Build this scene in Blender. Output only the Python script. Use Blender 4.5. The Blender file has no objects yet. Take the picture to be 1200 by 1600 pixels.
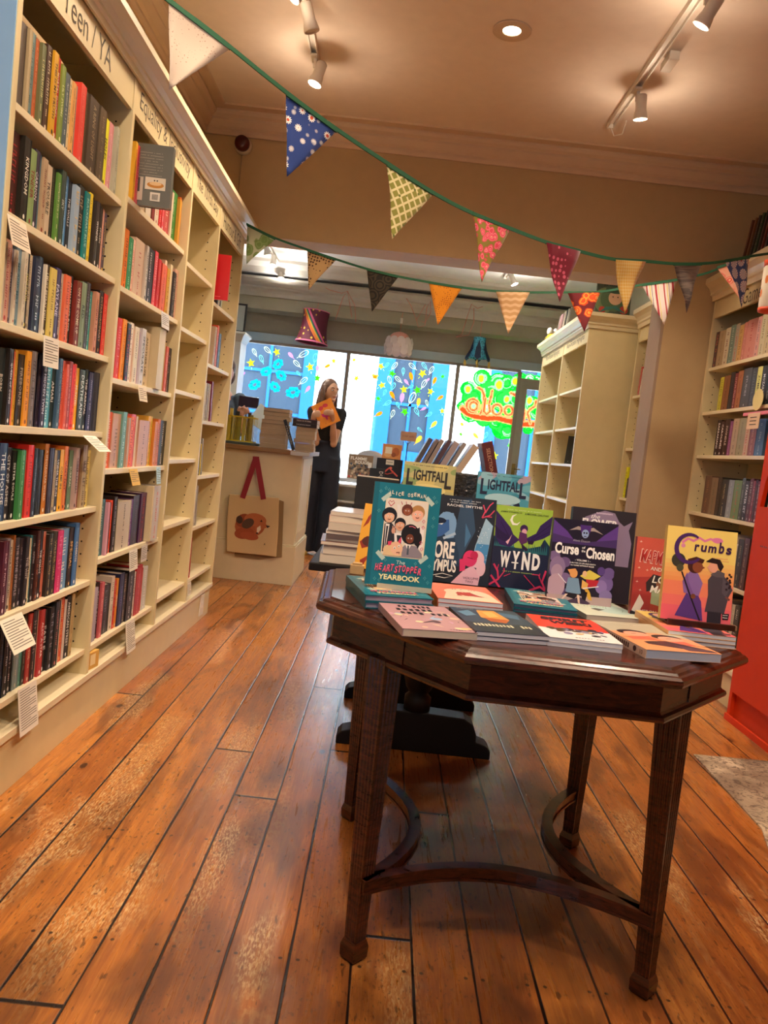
import bpy, bmesh, math, random
from mathutils import Vector, Matrix
PI = math.pi
C = bpy.context.scene.collection
SC = bpy.context.scene
random.seed(11)

# ---------------------------------------------------------------- camera
cam_d = bpy.data.cameras.new('camera')
cam_d.sensor_fit = 'HORIZONTAL'; cam_d.sensor_width = 36.0; cam_d.lens = 1230.0 / 1200.0 * 36.0
cam_d.clip_start = 0.05; cam_d.clip_end = 100
cam = bpy.data.objects.new('camera', cam_d); C.objects.link(cam)
X_ = Vector((0.99387887, 0.00648542, 0.11028475)); U_ = Vector((-0.11045915, 0.07539297, 0.99101699)); F_ = Vector((0.00188754, 0.99713281, -0.07564785))
CAMR = Vector((0.99387887, -0.11045915, 0.00188754)), Vector((0.00648542, 0.07539297, 0.99713281)), Vector((0.11028475, 0.99101699, -0.07564785))
# columns: camera right, camera up, camera back expressed in world axes
right = Vector((CAMR[0][0], CAMR[1][0], CAMR[2][0])); up = Vector((CAMR[0][1], CAMR[1][1], CAMR[2][1])); fwd = Vector((CAMR[0][2], CAMR[1][2], CAMR[2][2]))
cam.matrix_world = Matrix(((right.x, up.x, -fwd.x, 0.0), (right.y, up.y, -fwd.y, 0.0), (right.z, up.z, -fwd.z, 1.10), (0, 0, 0, 1)))
SC.camera = cam
SC.view_settings.view_transform = 'Standard'
SC.view_settings.look = 'None'
SC.view_settings.exposure = 0.3
SC.view_settings.gamma = 1.0
SC.cycles.use_denoising = True
SC.cycles.max_bounces = 7
SC.cycles.diffuse_bounces = 4
SC.cycles.glossy_bounces = 3
SC.cycles.transparent_max_bounces = 10
SC.cycles.sample_clamp_indirect = 6.0
SC.cycles.caustics_reflective = False
SC.cycles.caustics_refractive = False

# ---------------------------------------------------------------- world: bright overcast sky
w = bpy.data.worlds.new('world'); SC.world = w; w.use_nodes = True
bgn = w.node_tree.nodes['Background']
bgn.inputs[0].default_value = (0.80, 0.90, 1.0, 1); bgn.inputs[1].default_value = 26.0

WARM = (1.0, 0.76, 0.54)
def portal(name, loc, rot, sx, sy):
    d = bpy.data.lights.new(name, 'AREA'); d.shape = 'RECTANGLE'; d.size = sx; d.size_y = sy; d.cycles.is_portal = True
    o = bpy.data.objects.new(name, d); C.objects.link(o); o.location = loc; o.rotation_euler = rot
portal('shop_window_portal', (0.05, 9.46, 1.35), (-PI/2, 0, 0), 4.4, 1.9)
portal('back_window_portal', (-0.75, -1.66, 1.5), (PI/2, 0, 0), 0.7, 1.1)

def spot(name, loc, aim, power, col=WARM, ang=105, blend=0.8, r=0.05):
    d = bpy.data.lights.new(name, 'SPOT'); d.energy = power; d.color = col; d.spot_size = math.radians(ang); d.spot_blend = blend; d.shadow_soft_size = r
    o = bpy.data.objects.new(name, d); C.objects.link(o); o.location = loc
    o.rotation_euler = (Vector(aim) - Vector(loc)).to_track_quat('-Z', 'Y').to_euler()
    return o

# ---------------------------------------------------------------- colour and material helpers
def lin(h):
    if not isinstance(h, str): return tuple(h[:3]) + (1.0,)
    v = [int(h[i:i+2], 16) / 255.0 for i in (0, 2, 4)]
    return tuple((c / 12.92 if c <= 0.04045 else ((c + 0.055) / 1.055) ** 2.4) for c in v) + (1.0,)

MATS = {}
def M(h, rough=0.55, metal=0.0, coat=0.0, spec=0.5, bump=0.0, bscale=80, name=None):
    """plain procedural surface with a whisper of noise in tone and relief"""
    key = (h, rough, metal, coat, bump, bscale)
    if key in MATS: return MATS[key]
    m = bpy.data.materials.new(name or 'surface'); m.use_nodes = True
    nt = m.node_tree; b = nt.nodes['Principled BSDF']
    b.inputs['Roughness'].default_value = rough; b.inputs['Metallic'].default_value = metal
    b.inputs['Coat Weight'].default_value = coat; b.inputs['Specular IOR Level'].default_value = spec
    c = lin(h)
    n = nt.nodes.new('ShaderNodeTexNoise'); n.inputs['Scale'].default_value = 14; n.inputs['Detail'].default_value = 3
    tc = nt.nodes.new('ShaderNodeTexCoord'); nt.links.new(tc.outputs['Object'], n.inputs['Vector'])
    mx = nt.nodes.new('ShaderNodeMix'); mx.data_type = 'RGBA'
    mx.inputs[6].default_value = tuple(x * 0.93 for x in c[:3]) + (1,); mx.inputs[7].default_value = tuple(min(1, x * 1.05) for x in c[:3]) + (1,)
    nt.links.new(n.outputs['Fac'], mx.inputs[0]); nt.links.new(mx.outputs[2], b.inputs['Base Color'])
    if bump:
        n2 = nt.nodes.new('ShaderNodeTexNoise'); n2.inputs['Scale'].default_value = bscale
        nt.links.new(tc.outputs['Object'], n2.inputs['Vector'])
        bp = nt.nodes.new('ShaderNodeBump'); bp.inputs['Strength'].default_value = bump; bp.inputs['Distance'].default_value = 0.01
        nt.links.new(n2.outputs['Fac'], bp.inputs['Height']); nt.links.new(bp.outputs['Normal'], b.inputs['Normal'])
    MATS[key] = m
    return m

class NT:
    """tiny expression builder over shader nodes"""
    def __init__(s, name, rough=0.7):
        s.m = bpy.data.materials.new(name); s.m.use_nodes = True; s.nt = s.m.node_tree; s.b = s.nt.nodes['Principled BSDF']; s.b.inputs['Roughness'].default_value = rough
        s.tc = s.nt.nodes.new('ShaderNodeTexCoord'); s.obj = s.tc.outputs['Object']
        sp = s.nt.nodes.new('ShaderNodeSeparateXYZ'); s.nt.links.new(s.obj, sp.inputs[0]); s.x, s.y, s.z = sp.outputs
    def put(s, inp, v):
        if hasattr(v, 'is_linked') or isinstance(v, bpy.types.NodeSocket): s.nt.links.new(v, inp)
        else: inp.default_value = v
    def ma(s, op, a, b=0.0, c=0.0, clamp=False):
        n = s.nt.nodes.new('ShaderNodeMath'); n.operation = op; n.use_clamp = clamp
        s.put(n.inputs[0], a); s.put(n.inputs[1], b)
        if op in ('SMOOTH_MIN', 'COMPARE', 'MULTIPLY_ADD', 'WRAP'): s.put(n.inputs[2], c)
        return n.outputs[0]
    def vec(s, x, y, z=0.0):
        n = s.nt.nodes.new('ShaderNodeCombineXYZ'); s.put(n.inputs[0], x); s.put(n.inputs[1], y); s.put(n.inputs[2], z); return n.outputs[0]
    def noise(s, v, scale=5, detail=3, dist=0.0, rough=0.5):
        n = s.nt.nodes.new('ShaderNodeTexNoise'); s.put(n.inputs['Vector'], v); n.inputs['Scale'].default_value = scale; n.inputs['Detail'].default_value = detail
        n.inputs['Distortion'].default_value = dist; n.inputs['Roughness'].default_value = rough; return n.outputs['Fac']
    def white(s, v):
        n = s.nt.nodes.new('ShaderNodeTexWhiteNoise'); n.noise_dimensions = '3D'; s.put(n.inputs['Vector'], v); return n.outputs['Value']
    def voro(s, v, scale, out='Distance', rnd=1.0, feat='F1'):
        n = s.nt.nodes.new('ShaderNodeTexVoronoi'); n.feature = feat; s.put(n.inputs['Vector'], v); n.inputs['Scale'].default_value = scale; n.inputs['Randomness'].default_value = rnd; return n.outputs[out]
    def ramp(s, f, stops, interp='LINEAR'):
        n = s.nt.nodes.new('ShaderNodeValToRGB'); s.put(n.inputs[0], f); cr = n.color_ramp; cr.interpolation = interp
        while len(cr.elements) < len(stops): cr.elements.new(0.5)
        for e, (p, c) in zip(cr.elements, stops): e.position = p; e.color = lin(c)
        return n.outputs[0]
    def step(s, f, a, b):
        n = s.nt.nodes.new('ShaderNodeMapRange'); n.interpolation_type = 'SMOOTHSTEP'; s.put(n.inputs[0], f); n.inputs[1].default_value = a; n.inputs[2].default_value = b; return n.outputs[0]
    def mix(s, f, a, b, mode='MIX'):
        n = s.nt.nodes.new('ShaderNodeMix'); n.data_type = 'RGBA'; n.blend_type = mode; s.put(n.inputs[0], f)
        for i, v in ((6, a), (7, b)):
            if isinstance(v, bpy.types.NodeSocket): s.nt.links.new(v, n.inputs[i])
            else: n.inputs[i].default_value = lin(v)
        return n.outputs[2]
    def bump(s, h, strength=0.3, dist=0.01):
        n = s.nt.nodes.new('ShaderNodeBump'); n.inputs['Strength'].default_value = strength; n.inputs['Distance'].default_value = dist; s.put(n.inputs['Height'], h); s.nt.links.new(n.outputs[0], s.b.inputs['Normal'])
    def done(s, col, rough=None):
        s.put(s.b.inputs['Base Color'], col if isinstance(col, bpy.types.NodeSocket) else lin(col))
        if rough is not None: s.put(s.b.inputs['Roughness'], rough)
        return s.m

# ---------------------------------------------------------------- mesh helpers
class MB:
    def __init__(s): s.bm = bmesh.new(); s.mats = []; s.cur = 0
    def mat(s, m):
        if m not in s.mats: s.mats.append(m)
        s.cur = s.mats.index(m); return s
    def _f(s, vs):
        try: f = s.bm.faces.new(vs); f.material_index = s.cur; return f
        except ValueError: return None
    def box(s, x0, x1, y0, y1, z0, z1, T=None):
        p = [Vector((x, y, z)) for z in (z0, z1) for y in (y0, y1) for x in (x0, x1)]
        if T: p = [T @ q for q in p]
        v = [s.bm.verts.new(q) for q in p]
        for f in ((0, 2, 3, 1), (4, 5, 7, 6), (0, 1, 5, 4), (1, 3, 7, 5), (3, 2, 6, 7), (2, 0, 4, 6)): s._f([v[i] for i in f])
        return s
    def poly(s, pts, T=None):
        pts = [Vector(p) for p in pts]
        if T: pts = [T @ p for p in pts]
        s._f([s.bm.verts.new(p) for p in pts]); return s
    def prism(s, pts, z0, z1, T=None):
        """outline in xy, extruded in z"""
        a = [Vector((p[0], p[1], z0)) for p in pts]; b = [Vector((p[0], p[1], z1)) for p in pts]
        if T: a = [T @ p for p in a]; b = [T @ p for p in b]
        va = [s.bm.verts.new(p) for p in a]; vb = [s.bm.verts.new(p) for p in b]
        s._f(va[::-1]); s._f(vb); n = len(pts)
        for i in range(n): s._f([va[i], va[(i+1) % n], vb[(i+1) % n], vb[i]])
        return s
    def tube(s, pts, r, n=8, cap=True, flat=1.0):
        pts = [Vector(p) for p in pts]; rs = r if isinstance(r, (list, tuple)) else [r] * len(pts)
        rings = []; ref = Vector((0, 0, 1))
        for i, p in enumerate(pts):
            d = (pts[min(i+1, len(pts)-1)] - pts[max(i-1, 0)])
            if d.length < 1e-9: d = Vector((0, 0, 1))
            d.normalize()
            rf = ref if abs(d.dot(ref)) < 0.95 else Vector((0, 1, 0))
            a = d.cross(rf).normalized(); b = d.cross(a).normalized()
            rings.append([s.bm.verts.new(p + (a * math.cos(2*PI*k/n) + b * math.sin(2*PI*k/n) * flat) * rs[i]) for k in range(n)])
        for A, B in zip(rings, rings[1:]):
            for k in range(n): s._f([A[k], A[(k+1) % n], B[(k+1) % n], B[k]])
        if cap: s._f(rings[0][::-1]); s._f(rings[-1])
        return s
    def lathe(s, prof, n=20, T=None, cap=True):
        rings = []
        for r, z in prof:
            ps = [Vector((r*math.cos(2*PI*k/n), r*math.sin(2*PI*k/n), z)) for k in range(n)]
            if T: ps = [T @ p for p in ps]
            rings.append([s.bm.verts.new(p) for p in ps])
        for A, B in zip(rings, rings[1:]):
            for k in range(n): s._f([A[k], A[(k+1) % n], B[(k+1) % n], B[k]])
        if cap: s._f(rings[0][::-1]); s._f(rings[-1])
        return s
    def ball(s, c, rx, ry=None, rz=None, T=None, n=16, m=10):
        ry = ry or rx; rz = rz or rx
        prof = []
        rings = []
        for i in range(1, m):
            t = PI*i/m
            ps = [Vector((rx*math.sin(t)*math.cos(2*PI*k/n), ry*math.sin(t)*math.sin(2*PI*k/n), rz*math.cos(t))) for k in range(n)]
            if T: ps = [T @ p for p in ps]
            rings.append([s.bm.verts.new(p + Vector(c)) for p in ps])
        top = Vector((0, 0, rz)); bot = Vector((0, 0, -rz))
        if T: top = T @ top; bot = T @ bot
        vt = s.bm.verts.new(top + Vector(c)); vb = s.bm.verts.new(bot + Vector(c))
        for A, B in zip(rings, rings[1:]):
            for k in range(n): s._f([A[k], B[k], B[(k+1) % n], A[(k+1) % n]])
        for k in range(n):
            s._f([vt, rings[0][k], rings[0][(k+1) % n]]); s._f([vb, rings[-1][(k+1) % n], rings[-1][k]])
        return s
    def add_mesh(s, me, T):
        vs = [s.bm.verts.new(T @ v.co) for v in me.vertices]
        for p in me.polygons: s._f([vs[i] for i in p.vertices])
        return s
    def build(s, name, parent=None, smooth=False, bevel=0.0, loc=None, rot=None, label=None, fix=True):
        if fix: bmesh.ops.recalc_face_normals(s.bm, faces=s.bm.faces)
        me = bpy.data.meshes.new(name); s.bm.to_mesh(me); s.bm.free()
        for m in s.mats: me.materials.append(m)
        if smooth:
            for p in me.polygons: p.use_smooth = True
        o = bpy.data.objects.new(name, me); C.objects.link(o)
        if parent: o.parent = parent
        if loc: o.location = loc
        if rot: o.rotation_euler = rot
        if bevel:
            b = o.modifiers.new('bevel', 'BEVEL'); b.width = bevel; b.segments = 2; b.limit_method = 'ANGLE'
        if label: o['label'] = label
        return o

def thing(name, label, cat, loc=(0, 0, 0), rot=None, group=None):
    o = bpy.data.objects.new(name, None); C.objects.link(o); o.location = loc
    if rot: o.rotation_euler = rot
    return tag(o, label, cat, group)
def tag(o, label, cat, group=None):
    o['label'] = label; o['category'] = cat
    if group: o['group'] = group
    return o
def struct(o):
    o['kind'] = 'structure'; return o

FONTS = {}
def text_mesh(t, res=2, bold=0.0, shear=0.0):
    key = (t, res, bold, shear)
    if key in FONTS: return FONTS[key]
    cu = bpy.data.curves.new('glyphs', 'FONT'); cu.body = t; cu.resolution_u = res; cu.align_x = 'CENTER'; cu.align_y = 'CENTER'; cu.offset = bold; cu.shear = shear
    o = bpy.data.objects.new('glyphs', cu); C.objects.link(o)
    bpy.context.view_layer.update()
    me = bpy.data.meshes.new_from_object(o.evaluated_get(bpy.context.evaluated_depsgraph_get()))
    bpy.data.objects.remove(o); bpy.data.curves.remove(cu)
    xs = [v.co.x for v in me.vertices] or [0, 1]; ys = [v.co.y for v in me.vertices] or [0, 1]
    FONTS[key] = (me, min(xs), max(xs), min(ys), max(ys)); return FONTS[key]
def put_text(mb, t, frame, cx, cy, wid, hgt, res=2, bold=0.0, shear=0.0, fit=True):
    """frame: matrix from (x along text, y up text, z off surface) to the mesh's space; the text is fitted in wid x hgt"""
    me, x0, x1, y0, y1 = text_mesh(t, res, bold, shear)
    sx = wid / max(x1-x0, 1e-6); sy = hgt / max(y1-y0, 1e-6)
    if not fit: sx = sy = min(sx, sy)
    T = frame @ Matrix.Translation((cx, cy, 0)) @ Matrix.Diagonal((sx, sy, 1, 1)) @ Matrix.Translation((-(x0+x1)/2, -(y0+y1)/2, 0))
    mb.add_mesh(me, T)
def frame_of(o, ax, ay):
    ax = Vector(ax).normalized(); ay = Vector(ay).normalized(); az = ax.cross(ay)
    return Matrix(((ax.x, ay.x, az.x, o[0]), (ax.y, ay.y, az.y, o[1]), (ax.z, ay.z, az.z, o[2]), (0, 0, 0, 1)))

# ---------------------------------------------------------------- shared materials
CREAM = M('dccda0', 0.42, name='cream_paint'); CREAM2 = M('e6dab8', 0.4, name='pale_cream_paint')
WHITE = M('e9e7e0', 0.5, name='white_paint'); PAPER = M('cfc4b4', 0.8, name='page_edges'); PAPER2 = M('dcdfea', 0.8, name='white_page_edges')
CARD = M('e4dccb', 0.7, name='printed_card'); INK = M('2a2622', 0.7, name='ink'); DARKHOLE = M('191512', 0.9, name='peg_hole')
BLACKM = M('141416', 0.45, name='black_metal')

def mahogany():
    n = NT('mahogany', 0.28)
    v = n.vec(n.ma('MULTIPLY', n.x, 3.0), n.ma('MULTIPLY', n.y, 3.0), n.ma('MULTIPLY', n.z, 14.0))
    g = n.noise(v, 6, 6, 1.2, 0.6); g2 = n.noise(n.obj, 90, 3)
    c = n.mix(n.step(g, .35, .7), '2a100a', '5c2814'); c = n.mix(n.ma('MULTIPLY', g2, 0.4), c, '180806')
    n.b.inputs['Coat Weight'].default_value = 0.35; n.b.inputs['Coat Roughness'].default_value = 0.15
    return n.done(c, n.ma('MULTIPLY_ADD', g, 0.15, 0.22))
MAHOG = mahogany()

# ---- measured tables: shelf rows (key, x, first y, z, 'width height colour lettering text|...'), window paintings, bunting

ROWS = [
('b1s1',-1.012,2.025,1.85,'35 210 5a5048 - |17 207 b5a585 - |30 213 6f8a8c 4a6266 |18 208 c0683e e8b090 |22 206 6d7450 e8e0a0 |19 213 3d4238 e8e4d8 THE_ALL|29 223 4a352b e8dcc8 |26 221 d8a52a 2a2418 THIS_IS_MY_TRUTH|24 220 b5332a f0e4d8 MORTAL_ENGINES|24 209 7f9440 e0e8b0 LILY_SWIMS|25 216 b04a55 f0e8e0 THE_RUNNER|29 211 4f6068 d8e0e0 |18 208 d8c49a 2a2420 |23 207 e0a860 503828 |21 209 a89888 404860 |38 224 e0473c e87868 |32 222 6b5a45 8a765c |76 221 4c4032 a89878 A_RING_OF_LIGHT|54 221 5d4e3a 988468 |37 209 e6e61e 20281c HOLES|38 211 d8949a f0c8c8 |29 218 c9c3b4 807868 |25 220 b0b09c 8a8a78 '),
('b1s2',-1.012,2.02,1.588,'46 209 4e2a26 a83c3c |37 210 26241f f0ece0 KINGDOM|35 194 86a068 8a3028 TINDER|30 204 3b3447 e8e0e8 CARRION|25 205 587c8a a8c8d0 |29 202 b59d80 7a2820 |36 196 c9b79e 3a3028 TROUBLE|30 201 2c2620 60584a |24 194 5f8f3f e8e4c8 |28 211 3d4a40 d0d8d0 SKY|33 209 5c8fc0 a8c8e8 |26 203 1e2228 e8e8e8 THE_WALLS|34 198 9fb3c8 e8c870 |39 210 30302c b8a080 |32 203 1f7f80 a8e0d8 BLACKBERRY_BLUE|25 210 e6cb2e a88820 |34 209 3c342f f0ece8 WINK|30 202 3a3330 f0ece8 WONDER|31 200 35302e f0ece8 TRUE|23 204 262220 e8e4e0 STOLEN|18 201 c99484 e8c0b0 |23 195 453c55 e8c030 '),
('b1s3',-1.012,1.995,1.32,'24 198 c8b8a4 - |33 208 d6a18e b04848 |21 193 8b8292 28242c EXTREME|13 193 d8d0c0 a04848 |27 205 7a96a8 2a6a80 ME_AND_MR_J|19 198 d5cbb8 a09080 |19 203 2b2620 e0d060 SAINT_DEATH|23 201 cdbfa6 887860 |47 199 1f2945 c0c8d8 |24 212 46536b d8dce8 FLAMBEAU|10 196 e0d8c8 - |22 200 3a2c24 e8e0d0 I_MUST_BETRAY_YOU|40 196 d9c465 8a7420 |37 205 3f3260 d8d0f0 FAYLANE|27 198 c0b7ac 403840 |39 199 df6a45 8a3020 |40 207 2b2422 f4f0e8 CHALLENGER_DEEP|37 198 7a2c24 e8d8b8 ON_THE_COME_UP|39 203 7f8f70 30402c RED|32 210 3c3538 7a7078 |20 194 1c1a18 f0f0ec THE_HAPPY_MINDS|33 193 3fa8a8 b0e8e0 |30 197 c78a70 6a2838 |35 207 241a18 b08060 EXTRAORDINARY|34 204 d8392e f09080 '),
('b1s4',-1.012,2.04,1.06,'31 197 30383a e8e4dc BORN|22 199 2a2422 e8e8e8 QUEEN_OF_COINS|30 196 e87850 f0a888 |15 201 dba63c 8a6818 |32 193 2d2a28 b8b0a8 FIREBORNE|27 206 eaa030 8a4a18 |31 210 7d6d63 50443c |26 211 28384d d86040 |20 207 231c2b 584868 |30 211 2f2742 d8d8e8 THE_HIDDEN_TWIN|46 192 4fa3b8 c8e8f0 |35 198 2c3a3a f4f4f0 AMARI|23 211 44607c a0b8d0 |33 208 e0705a a83c34 |20 200 d8604e f0b0a0 |28 211 a8403c e8a098 |21 204 ee3028 a01818 |20 208 f0632a a82c18 |31 198 f2b51e f8f4e8 HUNTED|49 196 2f352f e0e4e0 DEATHLAND|31 201 20201e e0e0e0 THE_ARRIVAL|40 195 2f3560 b0b0e0 |53 200 16203a 303c60 '),
('b1s5',-1.012,2.074,0.8,'44 211 23406b e8f0f8 THE_HOUSE|31 199 34343a d8d8d8 CITY_OF_ASHES|25 192 1e1e20 e8e8e8 SISTER_SOULS|28 193 3f8a4e a8d8a8 |21 195 2a2626 e8a0a8 C_L_TAYLOR|37 208 e0352c a02020 |22 199 2c3848 8098b0 |31 198 16181e f4f4f4 DARK_BLUE_RISING|34 194 121014 302c34 |27 212 c47a30 f0e8d8 A_SPECTACULAR_WORLD|33 200 2a2030 504058 |7 196 32303a d8d8e0 |24 193 b8a888 58506a |25 193 32405a f0f0f0 UNDER_THE_SUN|29 195 f0b52a 3a2810 COME_IN|27 206 e8823a 7a2c10 QUIET_FEST|20 195 5c2028 c8b8a8 |28 193 6f9078 e8f0e8 SURREAL|28 202 b99a92 503038 CHEERLEADERS|32 197 8a2030 d89098 |41 212 b09a72 604828 |40 194 e6d27a 58482a '),
('b1s6',-1.012,2.119,0.537,'31 206 57203a e8c8d0 |22 210 8d8288 - |22 203 cdb9a5 282420 ALL_YOUR_TWISTED_SECRETS|11 215 a8642c 5a2418 |29 205 2c2628 b8a8b0 THE_BONE_SPINDLE|26 200 2e2832 a8a0b0 |21 203 2a2428 d8d0d0 THE_VISIT|22 196 d5c6a5 3a3430 COMPASS|12 203 2e7d8c a0d8e0 |22 200 242024 b0a8b0 |20 213 4a2420 c87850 |23 212 221c1e f4f0f0 THE_CHAOS|29 205 d07862 6a2820 BRONZED|32 196 2c2822 b8a070 |30 200 34302a a89868 WILDER_GIRLS|40 200 d8327a f080b0 |62 199 6f9cc8 f0f0f0 |37 200 2a1e18 e8b870 SPECIAL|32 212 3f6fa8 f4f4f4 COMMON|17 198 c84a3a f0c8c0 '),
('b1s7',-1.012,2.153,0.287,'26 201 1c2c48 405880 |31 219 1e1c22 d8d4e0 |34 211 201c20 b8a8b0 |35 220 7c8a8c b0a898 |19 208 4d8378 80b0a0 |20 218 38342e a8a098 |25 213 b03a34 d8c0a0 |31 216 241c1c a08880 |18 215 d0c0a8 a04838 |29 210 b8383a f4e8e4 ALSO_A_STAR|44 202 201e20 d0d0d4 FABLE|31 204 2c2c30 a8a8c0 |35 217 26282c c87878 |24 218 d4c4b4 504038 |27 218 d85528 f0b060 |19 207 cfc0b8 - |38 213 1e1e1e f0f0ec AMERICAN_STREET|19 216 c4a878 806030 |10 213 909088 d8d8d0 '),
('b2s1',-1.012,2.872,1.885,'21 208 e8b030 c04030 |30 203 d84858 f0a0a8 |61 205 d8ccb8 - |59 206 c8b090 - |62 197 e0d8c8 - |34 210 8a3030 - |50 211 ddd0bc c05850 |47 193 c8201c f09090 |32 211 d85058 f0e0e0 |29 211 d87830 - |70 205 b84a48 e8d8c8 |23 193 d8c8b0 - |79 210 2f7a34 b8d8a8 |28 195 d89838 - |21 211 c86028 - '),
('b2s2',-1.012,2.867,1.579,'38 210 e88030 803010 |46 192 2f8a5a a8d8b8 |29 195 e0b8a8 c05050 |107 209 c8ad98 a85050 |26 207 c8c0b8 282020 |98 212 2c2026 e8e0e0 |44 218 d84a58 f0b0b8 |40 197 c83038 f09898 |69 190 e06a50 a83828 |29 218 e8c8b0 - |39 190 d0a030 806020 |32 216 d8c8a8 - |41 193 2c2428 a89890 |66 214 c89c88 8a6058 '),
('b2s3',-1.012,2.865,1.255,'41 218 d84048 f0a0a0 |39 221 e8942e a86018 |37 212 201a20 b03028 |38 221 e8dccc a08070 |20 201 d86038 f0d0c0 |50 215 ddd4c0 888070 |41 205 b89ab8 6a4a70 |46 222 d0d0d8 282848 SPECULATE|100 218 cbb898 3a3028 ANOTHER_LIFE|90 250 cfc09c - |45 209 20201e - |52 211 c8a058 202020 |37 196 c86058 e8c0b8 |58 196 2a2024 a88890 '),
('b2s4',-1.012,2.844,0.929,'46 205 e06848 f0c0a8 |84 202 c89c84 806050 |44 212 6fa39a c8e8e0 |32 205 d0685a f0c0b8 |23 193 c8a890 - |40 199 f07030 a83818 |51 209 d85f68 f0a0a8 |24 203 e0d0c0 - |132 190 c89c84 302824 |39 211 e8b040 a87820 |32 211 d8c050 908030 |40 192 d88838 a85818 |39 204 d07028 983c10 |101 200 1e1a18 e8e4e0 '),
('b2s5',-1.012,2.842,0.602,'62 210 3f7078 a8c8c8 |18 198 d8a0b8 - |34 196 20181c c84838 |28 202 e8563c f0b0a0 |37 214 1e1c1e c8c0c0 |156 192 c8bca8 241c20 |36 193 6b3a78 b890c0 |90 206 2a0e1a 684050 |73 212 4a2550 c83848 |19 240 d8c8a0 - |97 240 c8c0b8 e03030 |54 203 ddd4c8 807868 '),
('b2s6',-1.012,2.825,0.283,'60 203 a89cb0 - |33 216 241a20 e8e0e0 BECKER_BOLD|30 213 c8606a f0b0b0 |87 192 1e1a1c 807880 |35 216 d8ccc0 706050 |22 196 c83028 f0a090 |23 199 e09030 f0f0e8 GENDER|53 215 202850 7060a0 |44 203 483c38 a89888 |73 214 241e1c d8d0c8 |38 195 cbb8a8 905850 |76 216 b82a2c e87070 |35 195 d8604c f0c0b0 |65 194 c8c8c8 f0f0f0 '),
('g1',1.865,4.779,1.815,'47 210 4a3038 c07050 |91 207 b09a78 604830 |66 211 d8ccb0 7a2830 |64 218 6f8a80 c0d0c0 |52 214 a8a090 c02828 |56 200 c8a060 806030 |40 206 c88078 e8b0a8 |115 211 cf8a80 b02838 |51 210 d8a098 605070 |58 214 d0c8a8 807850 |61 210 c8b890 605838 '),
('g2',1.865,4.622,1.55,'50 192 c8c040 808020 |86 195 8a5838 503020 |57 207 282428 484048 |38 197 7a2830 e0b0b0 |63 205 a86840 603018 |101 210 4c4c50 c0c0c8 STUDIES|65 203 3c4048 6a7078 |54 204 e0e088 303820 ZOMBIE|61 202 282828 e8e8e8 MOZART|51 196 283038 a0b0c0 '),
('g3',1.865,4.579,1.29,'55 203 2c1a1c f0ece8 BARBARIANS|48 194 3a1c1c f0ece8 CAROLINES|70 203 3a2420 d8c8c0 SWINDLE|40 191 8a4a80 c090b8 |72 202 b8a088 504840 |85 201 98906a 605838 |57 197 c8a888 c04030 |75 194 8a4838 d8a890 |91 188 5078a8 c8d8e8 '),
('g4',1.865,4.637,0.95,'90 220 6a5040 a87850 |93 212 7a6450 506048 |48 218 38302c 605048 |93 208 2a2624 c8b890 |67 207 8a9098 b8c0c8 |92 208 6a8038 c84828 |37 221 4a4838 a0a088 |49 209 28221e f0ece8 STARTER_SET|42 223 5a2828 a89888 |25 212 8a2830 d8c0b0 |24 217 3a2422 a03038 |29 212 6a2428 e8d8d0 |33 217 2a2220 a02830 ')]

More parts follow.
